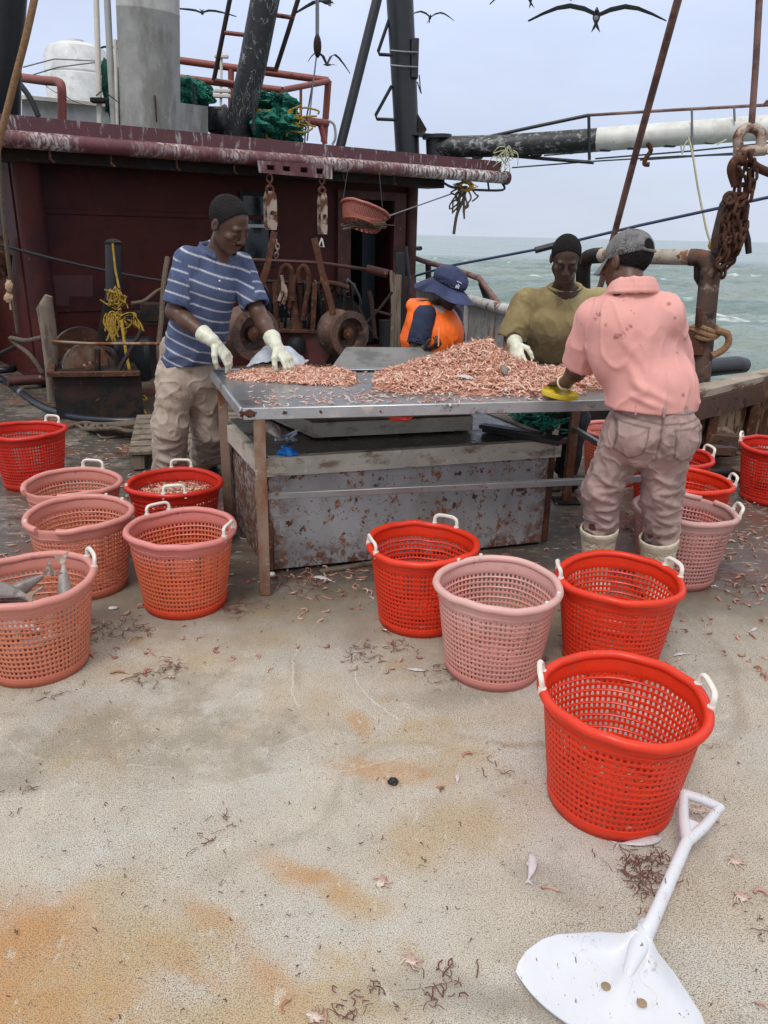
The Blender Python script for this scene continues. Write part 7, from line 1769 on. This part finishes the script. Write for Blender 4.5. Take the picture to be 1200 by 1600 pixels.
    b = MB(); b.ell(V(g['chest'] + ft * .17 + (.005, 0, .03)), (.005,) * 3, None, 8, 6); b.ell(V(g['chest'] + ft * .175 + (.0, 0, -.01)), (.005,) * 3, None, 8, 6); part('button', b, M['whitehandle'], o)
man_blue()

# ------------------------------------------------------------------ the man in pink, seen from behind
def man_pink():
    J = dict(tf=(-.22, .97, 0), head=W(979, 410, 3.22), hf=(-.56, .80, -.22), hu=(0, .2, 1), neck=W(988, 452, 3.14), chest=W(990, 510, 3.16), pelvis=W(1014, 668, 3.12),
             shL=W(930, 498, 3.22), shR=W(1038, 494, 3.10), elL=W(908, 572, 3.32), elR=W(1052, 585, 3.32), wrL=W(884, 597, 3.47), wrR=W(1020, 605, 3.5),
             hipL=W(984, 676, 3.15), hipR=W(1043, 676, 3.08), knL=W(941, 765, 3.2), knR=W(1034, 768, 3.12), toeL=(-.4, .9, 0), toeR=(0, 1, 0))
    x = W(933, 900, 3.24); J['anL'] = V((x.x, 3.26, .10)); x = W(1030, 900, 3.16); J['anR'] = V((x.x, 3.18, .10))
    base = (J['pelvis'].x, J['pelvis'].y, 0)
    tip = G(858, 606, TZ + .035)
    hL = hand_segs(J['wrL'], A3(tip - J['wrL']) + (-.02, .06, 0), (0, 0, -1), (.9, .3, 0), (.3, .5, .4), .08); hR = hand_segs(J['wrR'], (-.3, .9, -.2), (0, 0, -1), (-.9, 0, 0), (.4, .5, .4))
    o, Fm = make_person('pink', base, J, 'man in a pink polo shirt and grey cap seen from behind', 'tan', {'R': hR, 'L': hL}, (.45, 2.8, 0), (1.55, 3.95, 1.72))
    g = {k: A3(v) for k, v in J.items() if not isinstance(v, int)}; sd_ = unit(np.cross(unit(J['tf']), Zv)); ft = unit(J['tf'])
    shair(o, base, J['head'], Fm, 1., mat_hair, line=(0, .05, .07), th=.003)
    # cap
    C = g['head']; S = SDF(C - .19, C + .2, .004); c = C + Fm @ np.array((0, -.012, .034))
    Fc_ = frame(Fm @ np.array((0, 1, -.08)), Fm @ np.array((0, .08, 1)))
    S.ell(c, (.081, .104, .090), Fc_, 0); S.cone(c + Fc_ @ np.array((-.03, -.01, -.012)), c + Fc_ @ np.array((.03, -.01, -.012)), .02, .02, .01)
    S.cut(c + Fc_ @ np.array((0, 0, -.022)), Fc_ @ np.array((0, 0, -1.)))
    S.ell(c + Fc_ @ np.array((0, 0, -.005)), (.0765, .0995, .086), Fc_, 0, 's')
    S.ell(c + Fc_ @ np.array((0, -.108, .004)), (.029, .03, .026), Fc_, .003, 's')       # the half-moon opening
    S.cone(c + Fc_ @ np.array((-.03, -.099, -.018)), c + Fc_ @ np.array((.03, -.099, -.018)), .006, .006, .003)
    S.ell(c + Fc_ @ np.array((0, 0, .092)), (.008, .008, .005), Fc_, .002)
    mcap = mat('grey_washed_camo_cap', (.16, .155, .15), .9, var=.15, vs=14, layers=[((.08, .08, .078), 9, .5, .6, {'amt': .8}), ((.24, .235, .22), 17, .56, .66, {'amt': .8}), ('attr', (.07, .07, .07), 'seam')], bump=.001, bs=120)
    def cseam(P):
        L = (P - c) @ Fc_; a = np.arctan2(L[:, 1], L[:, 0]); v = np.exp(-((np.mod(a, math.pi / 3) - math.pi / 6) / .025) ** 2) * (L[:, 2] > -.01); return np.maximum(v * .8, np.exp(-((L[:, 2] + .004) / .0022) ** 2) * .7)
    part2('cap', S, mcap, o, base, amp=.0012, stretch=(20, 20, 20), attr={'seam': cseam})
    b = MB()
    def vis(u, v):
        a = (u - .5) * 2.3; L_ = .008 + v * .052; r0 = .080
        return V(c + Fc_ @ np.array((math.sin(a) * (r0 + L_ * .35), .0 + math.cos(a) * .101 + (L_ if 1 else 0) * math.cos(a) ** .5 * 1., -.018 - .028 * v - .030 * (math.sin(a) ** 2) * v)))
    b.sheet(vis, 24, 8, .003); part('visor', b, mcap, o)
    # trousers
    S = SDF((.5, 2.75, .1), (1.6, 3.6, 1.1), .0055)
    S.cone(g['pelvis'] + (0, 0, .10), g['pelvis'] + (0, -.01, -.02), .125, .138, .03, sd_, 1.2)
    for a in 'RL':
        S.ell(g['hip' + a] - ft * .045 - (0, 0, .0), (.105, .10, .115), None, .04)
        S.cone(g['hip' + a] + (0, 0, .0), g['kn' + a], .112, .080, .03); S.cone(g['kn' + a], g['an' + a] + (0, 0, .18), .080, .072, .03, cap=True)
    S.cut(g['pelvis'] + (0, 0, .125), (0, 0, 1), g['pelvis'] + (0, 0, .2), .22)
    fo = []
    for a in 'RL':
        k_, an, hp_ = g['kn' + a], g['an' + a] + (0, 0, .17), g['hip' + a]
        for q, dz in ((-.25, .03), (-.08, -.02), (.08, .03), (.25, -.02), (.42, .025), (.6, -.02), (.8, .02), (.95, -.01)):
            c_ = k_ + (an - k_) * q; fo.append((c_ + (-.09, -.08, dz), c_ + (.09, -.08, -dz), .009, .014))
        fo.append((hp_ + (-.1, -.12, -.13), hp_ + (.08, -.12, -.10), .008, .02)); fo.append((hp_ + (-.1, -.1, -.18), hp_ + (.06, -.12, -.22), .006, .018))
    fo.append((g['pelvis'] + (0, -.15, .03), g['pelvis'] + (-.01, -.15, -.12), -.014, .016))
    def seam(P):
        out = np.zeros(len(P)); pv = g['pelvis']
        ls = [(pv + (0, -.2, .13), pv + (0, -.2, -.1))]
        for sg in (-1, 1):
            x0_ = pv[0] + sg * .045; x1_ = pv[0] + sg * .155; y_ = pv[1]
            q = [(x0_, pv[2] + .03), (x1_, pv[2] + .045), (x1_ - sg * .0, pv[2] - .075), ((x0_ + x1_) / 2, pv[2] - .105), (x0_ + sg * .012, pv[2] - .08), (x0_, pv[2] + .03)]
            for i in range(5): ls.append((np.array((q[i][0], y_, q[i][1])), np.array((q[i + 1][0], y_, q[i + 1][1]))))
            ls.append((pv + (0, 0, .045), pv + (sg * .17, 0, .075)))
        Q = P.copy(); back = (P[:, 1] < pv[1] + .02)
        Q[:, 1] = pv[1]
        for a, b_ in ls:
            a = np.array(a); b_ = np.array(b_); a[1] = b_[1] = pv[1]; out = np.maximum(out, np.exp(-(seglen(Q, a, b_)[0] / .0035) ** 2))
        out *= back
        out = np.maximum(out, np.exp(-((P[:, 2] - (pv[2] + .088)) / .003) ** 2))
        for a in 'RL': out = np.maximum(out, np.exp(-(seglen(P, g['hip' + a] + (-.1 if a == 'L' else .1, -.01, 0), g['kn' + a] + (-.075 if a == 'L' else .075, -.01, 0))[0] / .012) ** 2))
        return out * .8
    m_ = mat('dirty_brown_jeans', (.36, .25, .22), .88, var=.12, vs=8, layers=[((.19, .125, .11), 6, .48, .62, {'amt': .7}), ((.42, .29, .26), 9, .54, .68, {'amt': .7}), ((.1, .06, .05), 18, .62, .72, {'amt': .7}), ('attr', (.09, .055, .045), 'seam')], bump=.002, bs=110)
    part2('jeans', S, m_, o, base, [(a, b_, am * 1.4, w) for a, b_, am, w in fo], .007, (8, 8, 11), 5, 1, {'seam': seam})
    b = MB()
    for dx in (-.105, -.005, .09):
        p = V(g['pelvis']) + V((dx, -.165 + abs(dx) * .35, .10)); b.box(p, (.012, .008, .042), bev=.002)
    part('belt_loop', b, m_, o)
    # boots
    mboot = mat('cream_rubber_boot', (.56, .50, .38), .45, var=.1, vs=10, layers=[((.25, .17, .1), 9, .58, .7, {'amt': .8}), ((.16, .1, .06), 24, .62, .7, {'amt': .7}), ('attr', (.3, .2, .12), 'band')], bump=.001, bs=50)
    for a in 'LR':
        td = unit(J['toe' + a]); an = g['an' + a]; S = SDF(an - (.2, .2, .12), an + (.22, .3, .36), .005); kn = g['kn' + a]; dz = unit(kn - an)
        top = an + dz * (.255 if a == 'L' else .245)
        S.cone(an + dz * .02, top, .062, .082, .02, cap=True); S.cone(an - (0, 0, .045) - td * .035, an + td * .17 - (0, 0, .055), .048, .042, .02, np.cross(td, Zv), 1.1)
        S.cone(top - dz * .012, top, .085, .085, .002, cap=True); S.cut(an - (0, 0, .1), (0, 0, -1)); S.cone(top + dz * .03, top - dz * .07, .078, .070, 0, mode='s')
        def band(P, an=an, dz=dz, top=top):
            h_ = (P - top) @ dz; return np.maximum(np.exp(-((h_ + .022) / .0025) ** 2), .8 * np.exp(-((h_ + .055) / .0022) ** 2) * (np.abs(P[:, 0] - top[0]) < .03)) * .8
        part2('rubber_boot', S, mboot, o, base, amp=.0015, stretch=(12, 12, 12), attr={'band': band})
    # polo shirt
    S = SDF((.5, 2.75, .8), (1.6, 3.7, 1.6), .0055)
    S.cone(g['neck'] - (0, 0, .085), g['chest'], .084, .124, .03, sd_, 1.46); S.cone(g['chest'], g['pelvis'] + (0, 0, .12), .128, .136, .05, sd_, 1.34)
    S.cone(g['chest'] - ft * .02, g['chest'] - (0, 0, .12), .118, .118, .05, sd_, 1.42); S.cone(g['pelvis'] + (0, 0, .17), g['pelvis'] + (0, 0, .09), .145, .148, .03, sd_, 1.24)
    slv = {}
    for a in 'RL':
        S.cone(g['neck'] - (0, 0, .035), g['sh' + a], .058, .07, .035); e_ = g['sh' + a] + (g['el' + a] - g['sh' + a]) * .95; slv[a] = e_; d = unit(g['el' + a] - g['sh' + a]); S.cone(g['sh' + a], e_, .078, .083, .025, cap=True)
    S.cut(g['pelvis'] + (0, 0, .085), (-.02, 0, -1), g['pelvis'] - (0, 0, .0), .36)
    for a in 'RL':
        d = unit(g['el' + a] - g['sh' + a]); S.cone(slv[a] + d * .01, slv[a] - d * .05, .072, .066, 0, mode='s')
    S.cone(g['neck'] + (0, 0, .07), g['neck'] - (0, 0, .01), .058, .052, .008, mode='s')
    for a in np.linspace(-2.6, 2.6, 19):
        r1 = .073; a2 = a + .3
        def cp(a_, dr, dz): return g['neck'] + (-ft * math.cos(a_) + sd_ * math.sin(a_)) * (r1 + dr) + (0, 0, .042 + dz - .04 * (abs(a_) / 2.6) ** 2)
        S.cone(cp(a, 0, 0), cp(a2, 0, 0), .008, .008, .012); S.cone(cp(a, .005, -.013), cp(a2, .005, -.013), .009, .009, .012); S.cone(cp(a, .013, -.026), cp(a2, .013, -.026), .009, .009, .012); S.cone(cp(a, .022, -.040), cp(a2, .022, -.040), .008, .008, .004)
    P_, H_ = g['pelvis'], g['shL']
    fo = [(H_ + (.02, -.1, -.09), H_ + (.09, -.15, .02), .009, .013), (H_ + (-.03, -.08, -.02), H_ + (.06, -.12, -.12), .006, .014), (P_ + (-.16, -.12, .22), P_ + (.1, -.18, .10), .005, .014), (P_ + (-.15, -.12, .16), P_ + (.02, -.18, .10), .006, .012), (P_ + (.02, -.18, .11), P_ + (.18, -.1, .26), .006, .014), (P_ + (-.16, -.08, .3), P_ + (-.08, -.16, .14), .008, .018), (P_ + (.17, -.08, .11), P_ + (.14, -.1, .35), .007, .018), (g['chest'] + (.0, -.17, -.05), P_ + (.06, -.18, .16), .004, .03), (g['shR'] + (.0, -.1, -.1), P_ + (.15, -.12, .2), .006, .02), (H_ + (-.04, -.05, -.1), H_ + (.03, -.07, -.18), .007, .012), (P_ + (-.14, -.14, .3), P_ + (.06, -.18, .2), .005, .014), (g['chest'] + (-.12, -.14, .0), g['chest'] + (.04, -.17, -.16), .005, .018)]
    def spots(P):
        out = np.zeros(len(P)); r_ = np.random.default_rng(3)
        pts = [((935, 491), .012), ((930, 498), .008), ((946, 508), .006), ((972, 524), .016), ((963, 526), .014), ((985, 511), .010), ((979, 515), .007), ((1045, 475), .009), ((1055, 497), .006), ((1070, 530), .006), ((985, 486), .004), ((1000, 541), .005), ((1017, 561), .004), ((1058, 551), .005), ((1068, 617), .01), ((992, 474), .004), ((945, 480), .005), ((990, 489), .004), ((908, 505), .006), ((999, 612), .004), ((1063, 508), .004), ((975, 470), .004)]
        for (q, rr) in pts:
            c_ = A3(W(q[0], q[1], 3.0)); dirv = unit(c_ - np.array([0, 0, CAMH])); v = P - np.array([0, 0, CAMH]); t = v @ dirv; dist = np.linalg.norm(v - t[:, None] * dirv, axis=1)
            out = np.maximum(out, np.exp(-(dist / rr) ** 4) * (P[:, 1] < 3.2))
        nn_ = np.array([noise.noise(V(p) * 90) for p in P]); return np.clip(out * 1.0 - .3 - np.clip(nn_, 0, 1) * 1.9, 0, 1)
    m_ = mat('faded_pink_polo', (.71, .34, .295), .85, var=.05, vs=5, layers=[((.72, .36, .33), 3, .5, .7, {'amt': .7}), ((.62, .27, .23), 4, .5, .7, {'amt': .6}), ('attr', (.2, .035, .03), 'spots')], bump=.001, bs=130)
    part2('polo_shirt', S, m_, o, base, [(a, b_, am * 1.7, w * 1.1) for a, b_, am, w in fo], .008, (5, 5, 2.6), 11, 1, {'spots': spots}, fine=.001)
    b = MB(); w_ = g['wrL']; d = unit(g['wrL'] - g['elL']); q = w_ + d * .01; u1 = unit(np.cross(d, Zv)); u2 = np.cross(d, u1)
    b.tube([V(q + (u1 * math.cos(a) + u2 * math.sin(a)) * .034) for a in np.linspace(0, 6.28, 26)[:-1]], .0045, 8, closed=True); part('bracelet', b, mat('pale_bracelet', (.55, .48, .33), .4), o)
man_pink()

# ------------------------------------------------------------------ the man in olive behind the table
def man_olive():
    J = dict(tf=(-.12, -.99, 0), head=W(884, 404, 4.32), hf=(-.10, -.84, -.52), hu=(-.03, -.3, 1), neck=W(882, 448, 4.47), chest=W(876, 505, 4.52), pelvis=W(874, 620, 4.86),
             shR=W(822, 472, 4.52), shL=W(932, 472, 4.50), elR=W(800, 528, 4.52), elL=W(938, 548, 4.45), wrR=W(806, 538, 4.28), wrL=W(922, 588, 4.28),
             hipR=W(855, 640, 4.86), hipL=W(893, 640, 4.86), toeR=(-.1, -1, 0), toeL=(.1, -1, 0), gloveR=1)
    px_ = J['hipR']; J['knR'] = V((px_.x - .03, 4.84, .48)); J['anR'] = V((px_.x - .04, 4.98, .1)); px_ = J['hipL']; J['knL'] = V((px_.x + .03, 4.86, .48)); J['anL'] = V((px_.x + .04, 5.0, .1))
    base = (J['pelvis'].x, J['pelvis'].y, 0)
    hR = hand_segs(J['wrR'], A3(W(813, 590, 4.12) - J['wrR']), (.3, -.2, -.6), (.8, -.5, 0), (.25, .4, .3), .08, s=1.12); hL = hand_segs(J['wrL'], (-.3, -.7, -.5), (0, -.3, -1), (-.9, 0, 0))
    o, Fm = make_person('olive', base, J, 'man in a stained olive t-shirt bending over the shrimp behind the table', 'dark', {'R': hR, 'L': hL}, (.5, 3.95, 0), (1.6, 5.25, 1.72))
    shair(o, base, J['head'], Fm, 1., mat_hair, line=(0, .056, .076), th=.004); eyes(o, base, J['head'], Fm)
    g = {k: A3(v) for k, v in J.items() if not isinstance(v, int)}; sd_ = unit(np.cross(unit(J['tf']), Zv)); ft = unit(J['tf'])
    S = SDF((.5, 4.5, .0), (1.6, 5.3, 1.0), .007); S.cone(g['pelvis'] + (0, 0, .1), g['pelvis'], .12, .13, .03, sd_, 1.25)
    for a in 'RL': S.cone(g['hip' + a], g['kn' + a], .105, .085, .03); S.cone(g['kn' + a], g['an' + a], .085, .08, .03)
    for a in 'RL': S.cut(g['an' + a] + (0, 0, -.03), (0, 0, -1), g['an' + a] - (0, 0, .08), .13)
    part2('trousers', S, mat('black_work_trousers', (.02, .02, .022), .85, bump=.002, bs=60), o, base, amp=.006)
    for a in 'RL':
        td = unit(J['toe' + a]); an = g['an' + a]; S = SDF(an - (.12, .28, .12), an + (.12, .15, .15), .006)
        S.cone(an - (0, 0, .03), an + (0, 0, .08), .055, .06, .02); S.cone(an - (0, 0, .05), an + td * .17 - (0, 0, .058), .045, .038, .02); S.cut(an - (0, 0, .1), (0, 0, -1)); part2('boot', S, M['black'], o, base, amp=0)
    S = SDF((.5, 4.1, .75), (1.65, 5.2, 1.6), .0055)
    S.cone(g['neck'] - (0, .0, .09), g['chest'], .085, .132, .03, sd_, 1.46); S.cone(g['chest'], g['pelvis'] + (0, 0, .05), .134, .148, .05, sd_, 1.36)
    slv = {}
    for a in 'RL':
        S.cone(g['neck'] - (0, 0, .04), g['sh' + a], .055, .066, .035); e_ = g['sh' + a] + (g['el' + a] - g['sh' + a]) * 1.0; slv[a] = e_; d = unit(g['el' + a] - g['sh' + a]); S.cone(g['sh' + a], e_, .078, .086, .025, cap=True)
    S.cut(g['pelvis'] + (0, 0, .03), (0, 0, -1), g['pelvis'] - (0, 0, .05), .36)
    for a in 'RL':
        d = unit(g['el' + a] - g['sh' + a]); S.cone(slv[a] + d * .01, slv[a] - d * .05, .077, .07, 0, mode='s')
    S.cone(g['neck'] + (0, 0, .07) + ft * .03, g['neck'] - (0, 0, .03) + ft * .012, .084, .070, .008, mode='s')
    c_ = g['neck'] - (0, 0, .004) + ft * .014
    for a in np.linspace(0, 6.1, 26):
        def cc_(a_): return c_ + (ft * math.cos(a_) * .082 + sd_ * math.sin(a_) * .085) + (0, 0, .028 - .038 * (1 + math.cos(a_)) / 2 * 1.2)
        S.cone(cc_(a), cc_(a + .25), .006, .006, .008)
    P_ = g['pelvis']; fo = [(g['shR'] + (.03, -.1, -.05), P_ + (-.1, -.2, .35), .009, .02), (g['shL'] + (-.03, -.1, -.05), P_ + (.1, -.2, .3), .009, .02), (g['chest'] + (-.15, -.16, 0), g['chest'] + (-.05, -.18, -.2), .008, .02), (g['chest'] + (.16, -.16, 0), g['chest'] + (.03, -.18, -.16), .008, .02), (P_ + (-.15, -.25, .2), P_ + (.12, -.25, .25), .008, .02), (g['shR'] + (-.04, -.06, -.05), g['shR'] + (.03, -.08, -.16), .008, .013), (g['shR'] + (-.06, -.05, -.1), g['elR'] + (.02, -.07, .03), .007, .012)]
    m_ = mat('stained_olive_tshirt', (.30, .235, .105), .9, var=.15, vs=5, layers=[('z', (.13, .09, .04), 1.22, .98, {'wob': .3, 'ws': 5, 'amt': .7}), ((.17, .115, .05), 5, .48, .64, {'amt': .7}), ((.36, .31, .17), 4, .55, .7, {'amt': .7}), ((.09, .06, .03), 13, .62, .7, {'amt': .7}), ((.5, .46, .34), 60, .69, .74)], bump=.0015, bs=100)
    part2('tshirt', S, m_, o, base, [(a, b_, am * 1.5, w * 1.1) for a, b_, am, w in fo], .009, (6, 6, 3.5), 21, 1)
    d = unit(g['wrR'] - g['elR']); gloves(o, base, hR, mglove, (g['wrR'] - d * .08, g['wrR'] - d * .005))
man_olive()

# ------------------------------------------------------------------ the person in the orange vest
def person_orange():
    J = dict(tf=(.80, -.60, 0), head=W(700, 452, 4.74), hf=(.80, -.42, -.42), hu=(.35, -.15, 1), neck=W(672, 480, 4.80), chest=W(672, 520, 4.82), pelvis=W(655, 600, 5.0),
             shR=W(664, 492, 4.66), shL=W(706, 492, 4.93), elR=W(648, 556, 4.60), elL=W(712, 560, 4.8), wrR=W(664, 546, 4.50), wrL=W(720, 560, 4.65), toeR=(.7, -.7, 0), toeL=(.7, -.7, 0))
    p = J['pelvis']; J['hipR'] = p + V((-.05, -.08, -.06)); J['hipL'] = p + V((.06, .08, -.06)); J['knR'] = V((p.x + .0, p.y - .14, .42)); J['knL'] = V((p.x + .12, p.y + .03, .42)); J['anR'] = V((p.x - .06, p.y - .08, .1)); J['anL'] = V((p.x + .04, p.y + .1, .1))
    base = (p.x, p.y, 0)
    hR = hand_segs(J['wrR'], A3(W(684, 541, 4.44) - J['wrR']), (.3, -.2, .5), (0, -.2, 1), (.6, .9, .6), .03, s=.95); hL = hand_segs(J['wrL'], (.4, -.6, -.2), (0, 0, -1), (-.5, -.5, 0), s=.9)
    o, Fm = make_person('orange', base, J, 'person in a bright orange life vest and wide navy sun hat behind the table', 'mid', {'R': hR, 'L': hL}, (-.15, 4.25, 0), (.9, 5.4, 1.55), head_s=.95, torso=(.09, .1, .11))
    g = {k: A3(v) for k, v in J.items() if not isinstance(v, int)}; sd_ = unit(np.cross(unit(J['tf']), Zv)); ft = unit(J['tf']); eyes(o, base, J['head'], Fm, .95)
    S = SDF((-.2, 4.5, 0), (.9, 5.5, .9), .007); S.cone(g['pelvis'] + (0, 0, .1), g['pelvis'], .115, .125, .03, sd_, 1.25)
    for a in 'RL': S.cone(g['hip' + a], g['kn' + a], .1, .08, .03); S.cone(g['kn' + a], g['an' + a] - (0, 0, .02), .078, .07, .03)
    part2('trousers', S, mat('navy_trousers', (.02, .025, .045), .85), o, base, amp=.005)
    mn = mat('navy_tshirt', (.016, .024, .055), .85, bump=.001, bs=100)
    S = SDF((-.2, 4.3, .75), (.9, 5.3, 1.4), .0055); S.cone(g['neck'] - (0, 0, .07), g['chest'], .08, .11, .03, sd_, 1.4); S.cone(g['chest'], g['pelvis'] + (0, 0, .05), .115, .12, .05, sd_, 1.25)
    for a in 'RL':
        e_ = g['sh' + a] + (g['el' + a] - g['sh' + a]) * .74; d = unit(g['el' + a] - g['sh' + a]); S.cone(g['neck'] - (0, 0, .04), g['sh' + a], .05, .06, .03); S.cone(g['sh' + a], e_, .063, .068, .02, cap=True); S.cone(e_ + d * .01, e_ - d * .04, .066, .06, 0, mode='s')
    part2('tshirt', S, mn, o, base, [(g['shR'] + (-.05, -.07, -.05), g['shR'] + (.04, -.08, -.14), .006, .014)], .004)
    # life vest
    mv = mat('orange_life_vest', (.98, .16, .006), .5, var=.04, vs=6, layers=[((.8, .07, .003), 5, .5, .7, {'amt': .5}), ('attr', (.45, .42, .40), 'patch')], bump=.0015, bs=40)
    S = SDF((-.25, 4.3, .7), (.95, 5.35, 1.45), .0055)
    S.cone(g['neck'] - (0, 0, .08), g['chest'], .138, .178, .03, sd_, 1.12); S.cone(g['chest'] + ft * .03, g['pelvis'] + ft * .07 + (0, 0, .04), .178, .195, .04, sd_, 1.08)
    for a in 'RL':
        d = unit(g['el' + a] - g['sh' + a]); c_ = g['sh' + a]; out = unit((c_ - g['neck']) * (1, 1, 0))
        S.cone(c_ + out * .05 + (0, 0, -.015), c_ + d * .16 + out * .06, .076, .078, .012, mode='s')
    S.cone(g['neck'] + (0, 0, .08) + ft * .02, g['neck'] - (0, 0, .03) + ft * .02, .085, .07, .012, mode='s')
    out = unit((g['shR'] - g['neck']) * (1, 1, 0)); S.cone(g['neck'] - (0, 0, .035), g['shR'] + (0, 0, .045), .05, .034, .02)
    for a in np.linspace(-2.3, 2.3, 17):      # padded collar
        def cq(a_): return g['neck'] + (-ft * math.cos(a_) * .115 + sd_ * math.sin(a_) * .10) + (0, 0, .012 - .02 * (1 - math.cos(a_)))
        S.cone(cq(a), cq(a + .3), .03, .03, .02)
    for q in (.36, .62): c_ = g['chest'] + (g['pelvis'] - g['chest']) * q + ft * .04; 
    fo = [(g['chest'] + ft * .16 + sd_ * .12 - (0, 0, .04), g['pelvis'] + ft * .2 + sd_ * .1 + (0, 0, .1), .012, .03), (g['chest'] + sd_ * .16 - (0, 0, .12), g['chest'] + ft * .2 + sd_ * .04 - (0, 0, .02), .010, .02)]
    def patch(P):
        c0_ = A3(W(686, 481, 4.62)); dirv = unit(c0_ - np.array([0, 0, CAMH])); v = P - np.array([0, 0, CAMH]); t = v @ dirv; q = v - t[:, None] * dirv
        a1 = unit(A3(W(695, 488, 4.62)) - A3(W(677, 474, 4.62))); x_ = q @ a1; y_ = np.linalg.norm(q - x_[:, None] * a1, axis=1); return ((np.abs(x_) < .036) & (y_ < .014) & (P[:, 1] < 4.75)).astype(float)
    part2('life_vest', S, mv, o, base, fo, .004, (6, 6, 6), 4, 2, {'patch': patch})
    b = MB(); c_ = g['chest'] + ft * .17 - sd_ * .1; b.tube([V(c_ + (0, 0, .04)), V(c_ + (.01, 0, 0)), V(c_ + (.015, -.0, -.12))], .007, 6); part('vest_strap', b, M['black'], o)
    # hat
    mh = mat('navy_sun_hat', (.022, .03, .075), .85, var=.1, layers=[((.05, .065, .15), 4, .5, .7)], bump=.001, bs=90)
    C = g['head']; Fh = frame(Fm @ np.array((0, 1, .02)), Fm @ np.array((0, 0, 1))); c_ = C + Fm @ np.array((0, -.01, .045))
    S = SDF(c_ - .16, c_ + .17, .0045); S.ell(c_, (.089, .108, .083), Fh, 0); S.ell(c_ + Fh @ np.array((0, 0, .02)), (.09, .108, .07), Fh, .01); S.cut(c_ - Fh @ np.array((0, 0, .02)), Fh @ np.array((0, 0, -1.))); S.ell(c_ - Fh @ np.array((0, 0, .006)), (.086, .105, .08), Fh, 0, 's')
    part2('hat_crown', S, mh, o, base, [(c_ + Fh @ np.array((.09, .05, .03)), c_ + Fh @ np.array((.09, -.06, .02)), .006, .012)], .002, (20, 20, 20))
    b = MB()
    def brim(u, v):
        a = u * 2 * math.pi; fr_ = math.cos(a); wd = .046 + .052 * (.5 + .5 * fr_) + (.04 if fr_ < -.6 else 0)
        rr = v * wd; return V(c_ + Fh @ np.array((math.sin(a) * (.087 + rr * .95), math.cos(a) * (.106 + rr * .95), -.018 - v * (.035 + .02 * abs(math.sin(a)) + (.05 if fr_ < 0 else 0) * (-fr_) ) + .004 * math.sin(5 * a) * v)))
    b.sheet(brim, 72, 10, .0025); part('hat_brim', b, mh, o)
    b = MB()
    lc = c_ + Fh @ np.array((.066, .082, .012)); rad_ = unit(Fh @ np.array((.62, .78, 0))); tg = unit(np.cross(Fh[:, 2], rad_))
    for dx, h0, h1 in ((-.012, -.012, .004), (-.003, -.012, .012), (.006, -.012, .008)):
        p0 = V(lc + rad_ * .004 + tg * dx + Fh[:, 2] * h0); p1 = V(lc + rad_ * .0 + tg * dx + Fh[:, 2] * h1); b.tube([p0, p1], .0028, 6)
    b.tube([V(lc + rad_ * -.002 + tg * -.02 + Fh[:, 2] * .025), V(lc + rad_ * .0 + tg * .014 + Fh[:, 2] * .021)], .0025, 6); part('hat_emblem', b, mat('white_thread', (.6, .62, .66), .7), o)
    hp_ = J['wrR']; b = MB(); a_, c2 = W(685, 541, 4.42), W(686, 513, 4.44); b.tube([a_, c2], .0042, 8); b.tube([c2, c2 + (c2 - a_) * .08], [.004, .001], 8)
    solo('pencil', b, mat('orange_pencil', (.85, .3, .12), .4), 'thin orange pencil held upright by the person in the orange vest', 'pencil')
person_orange()
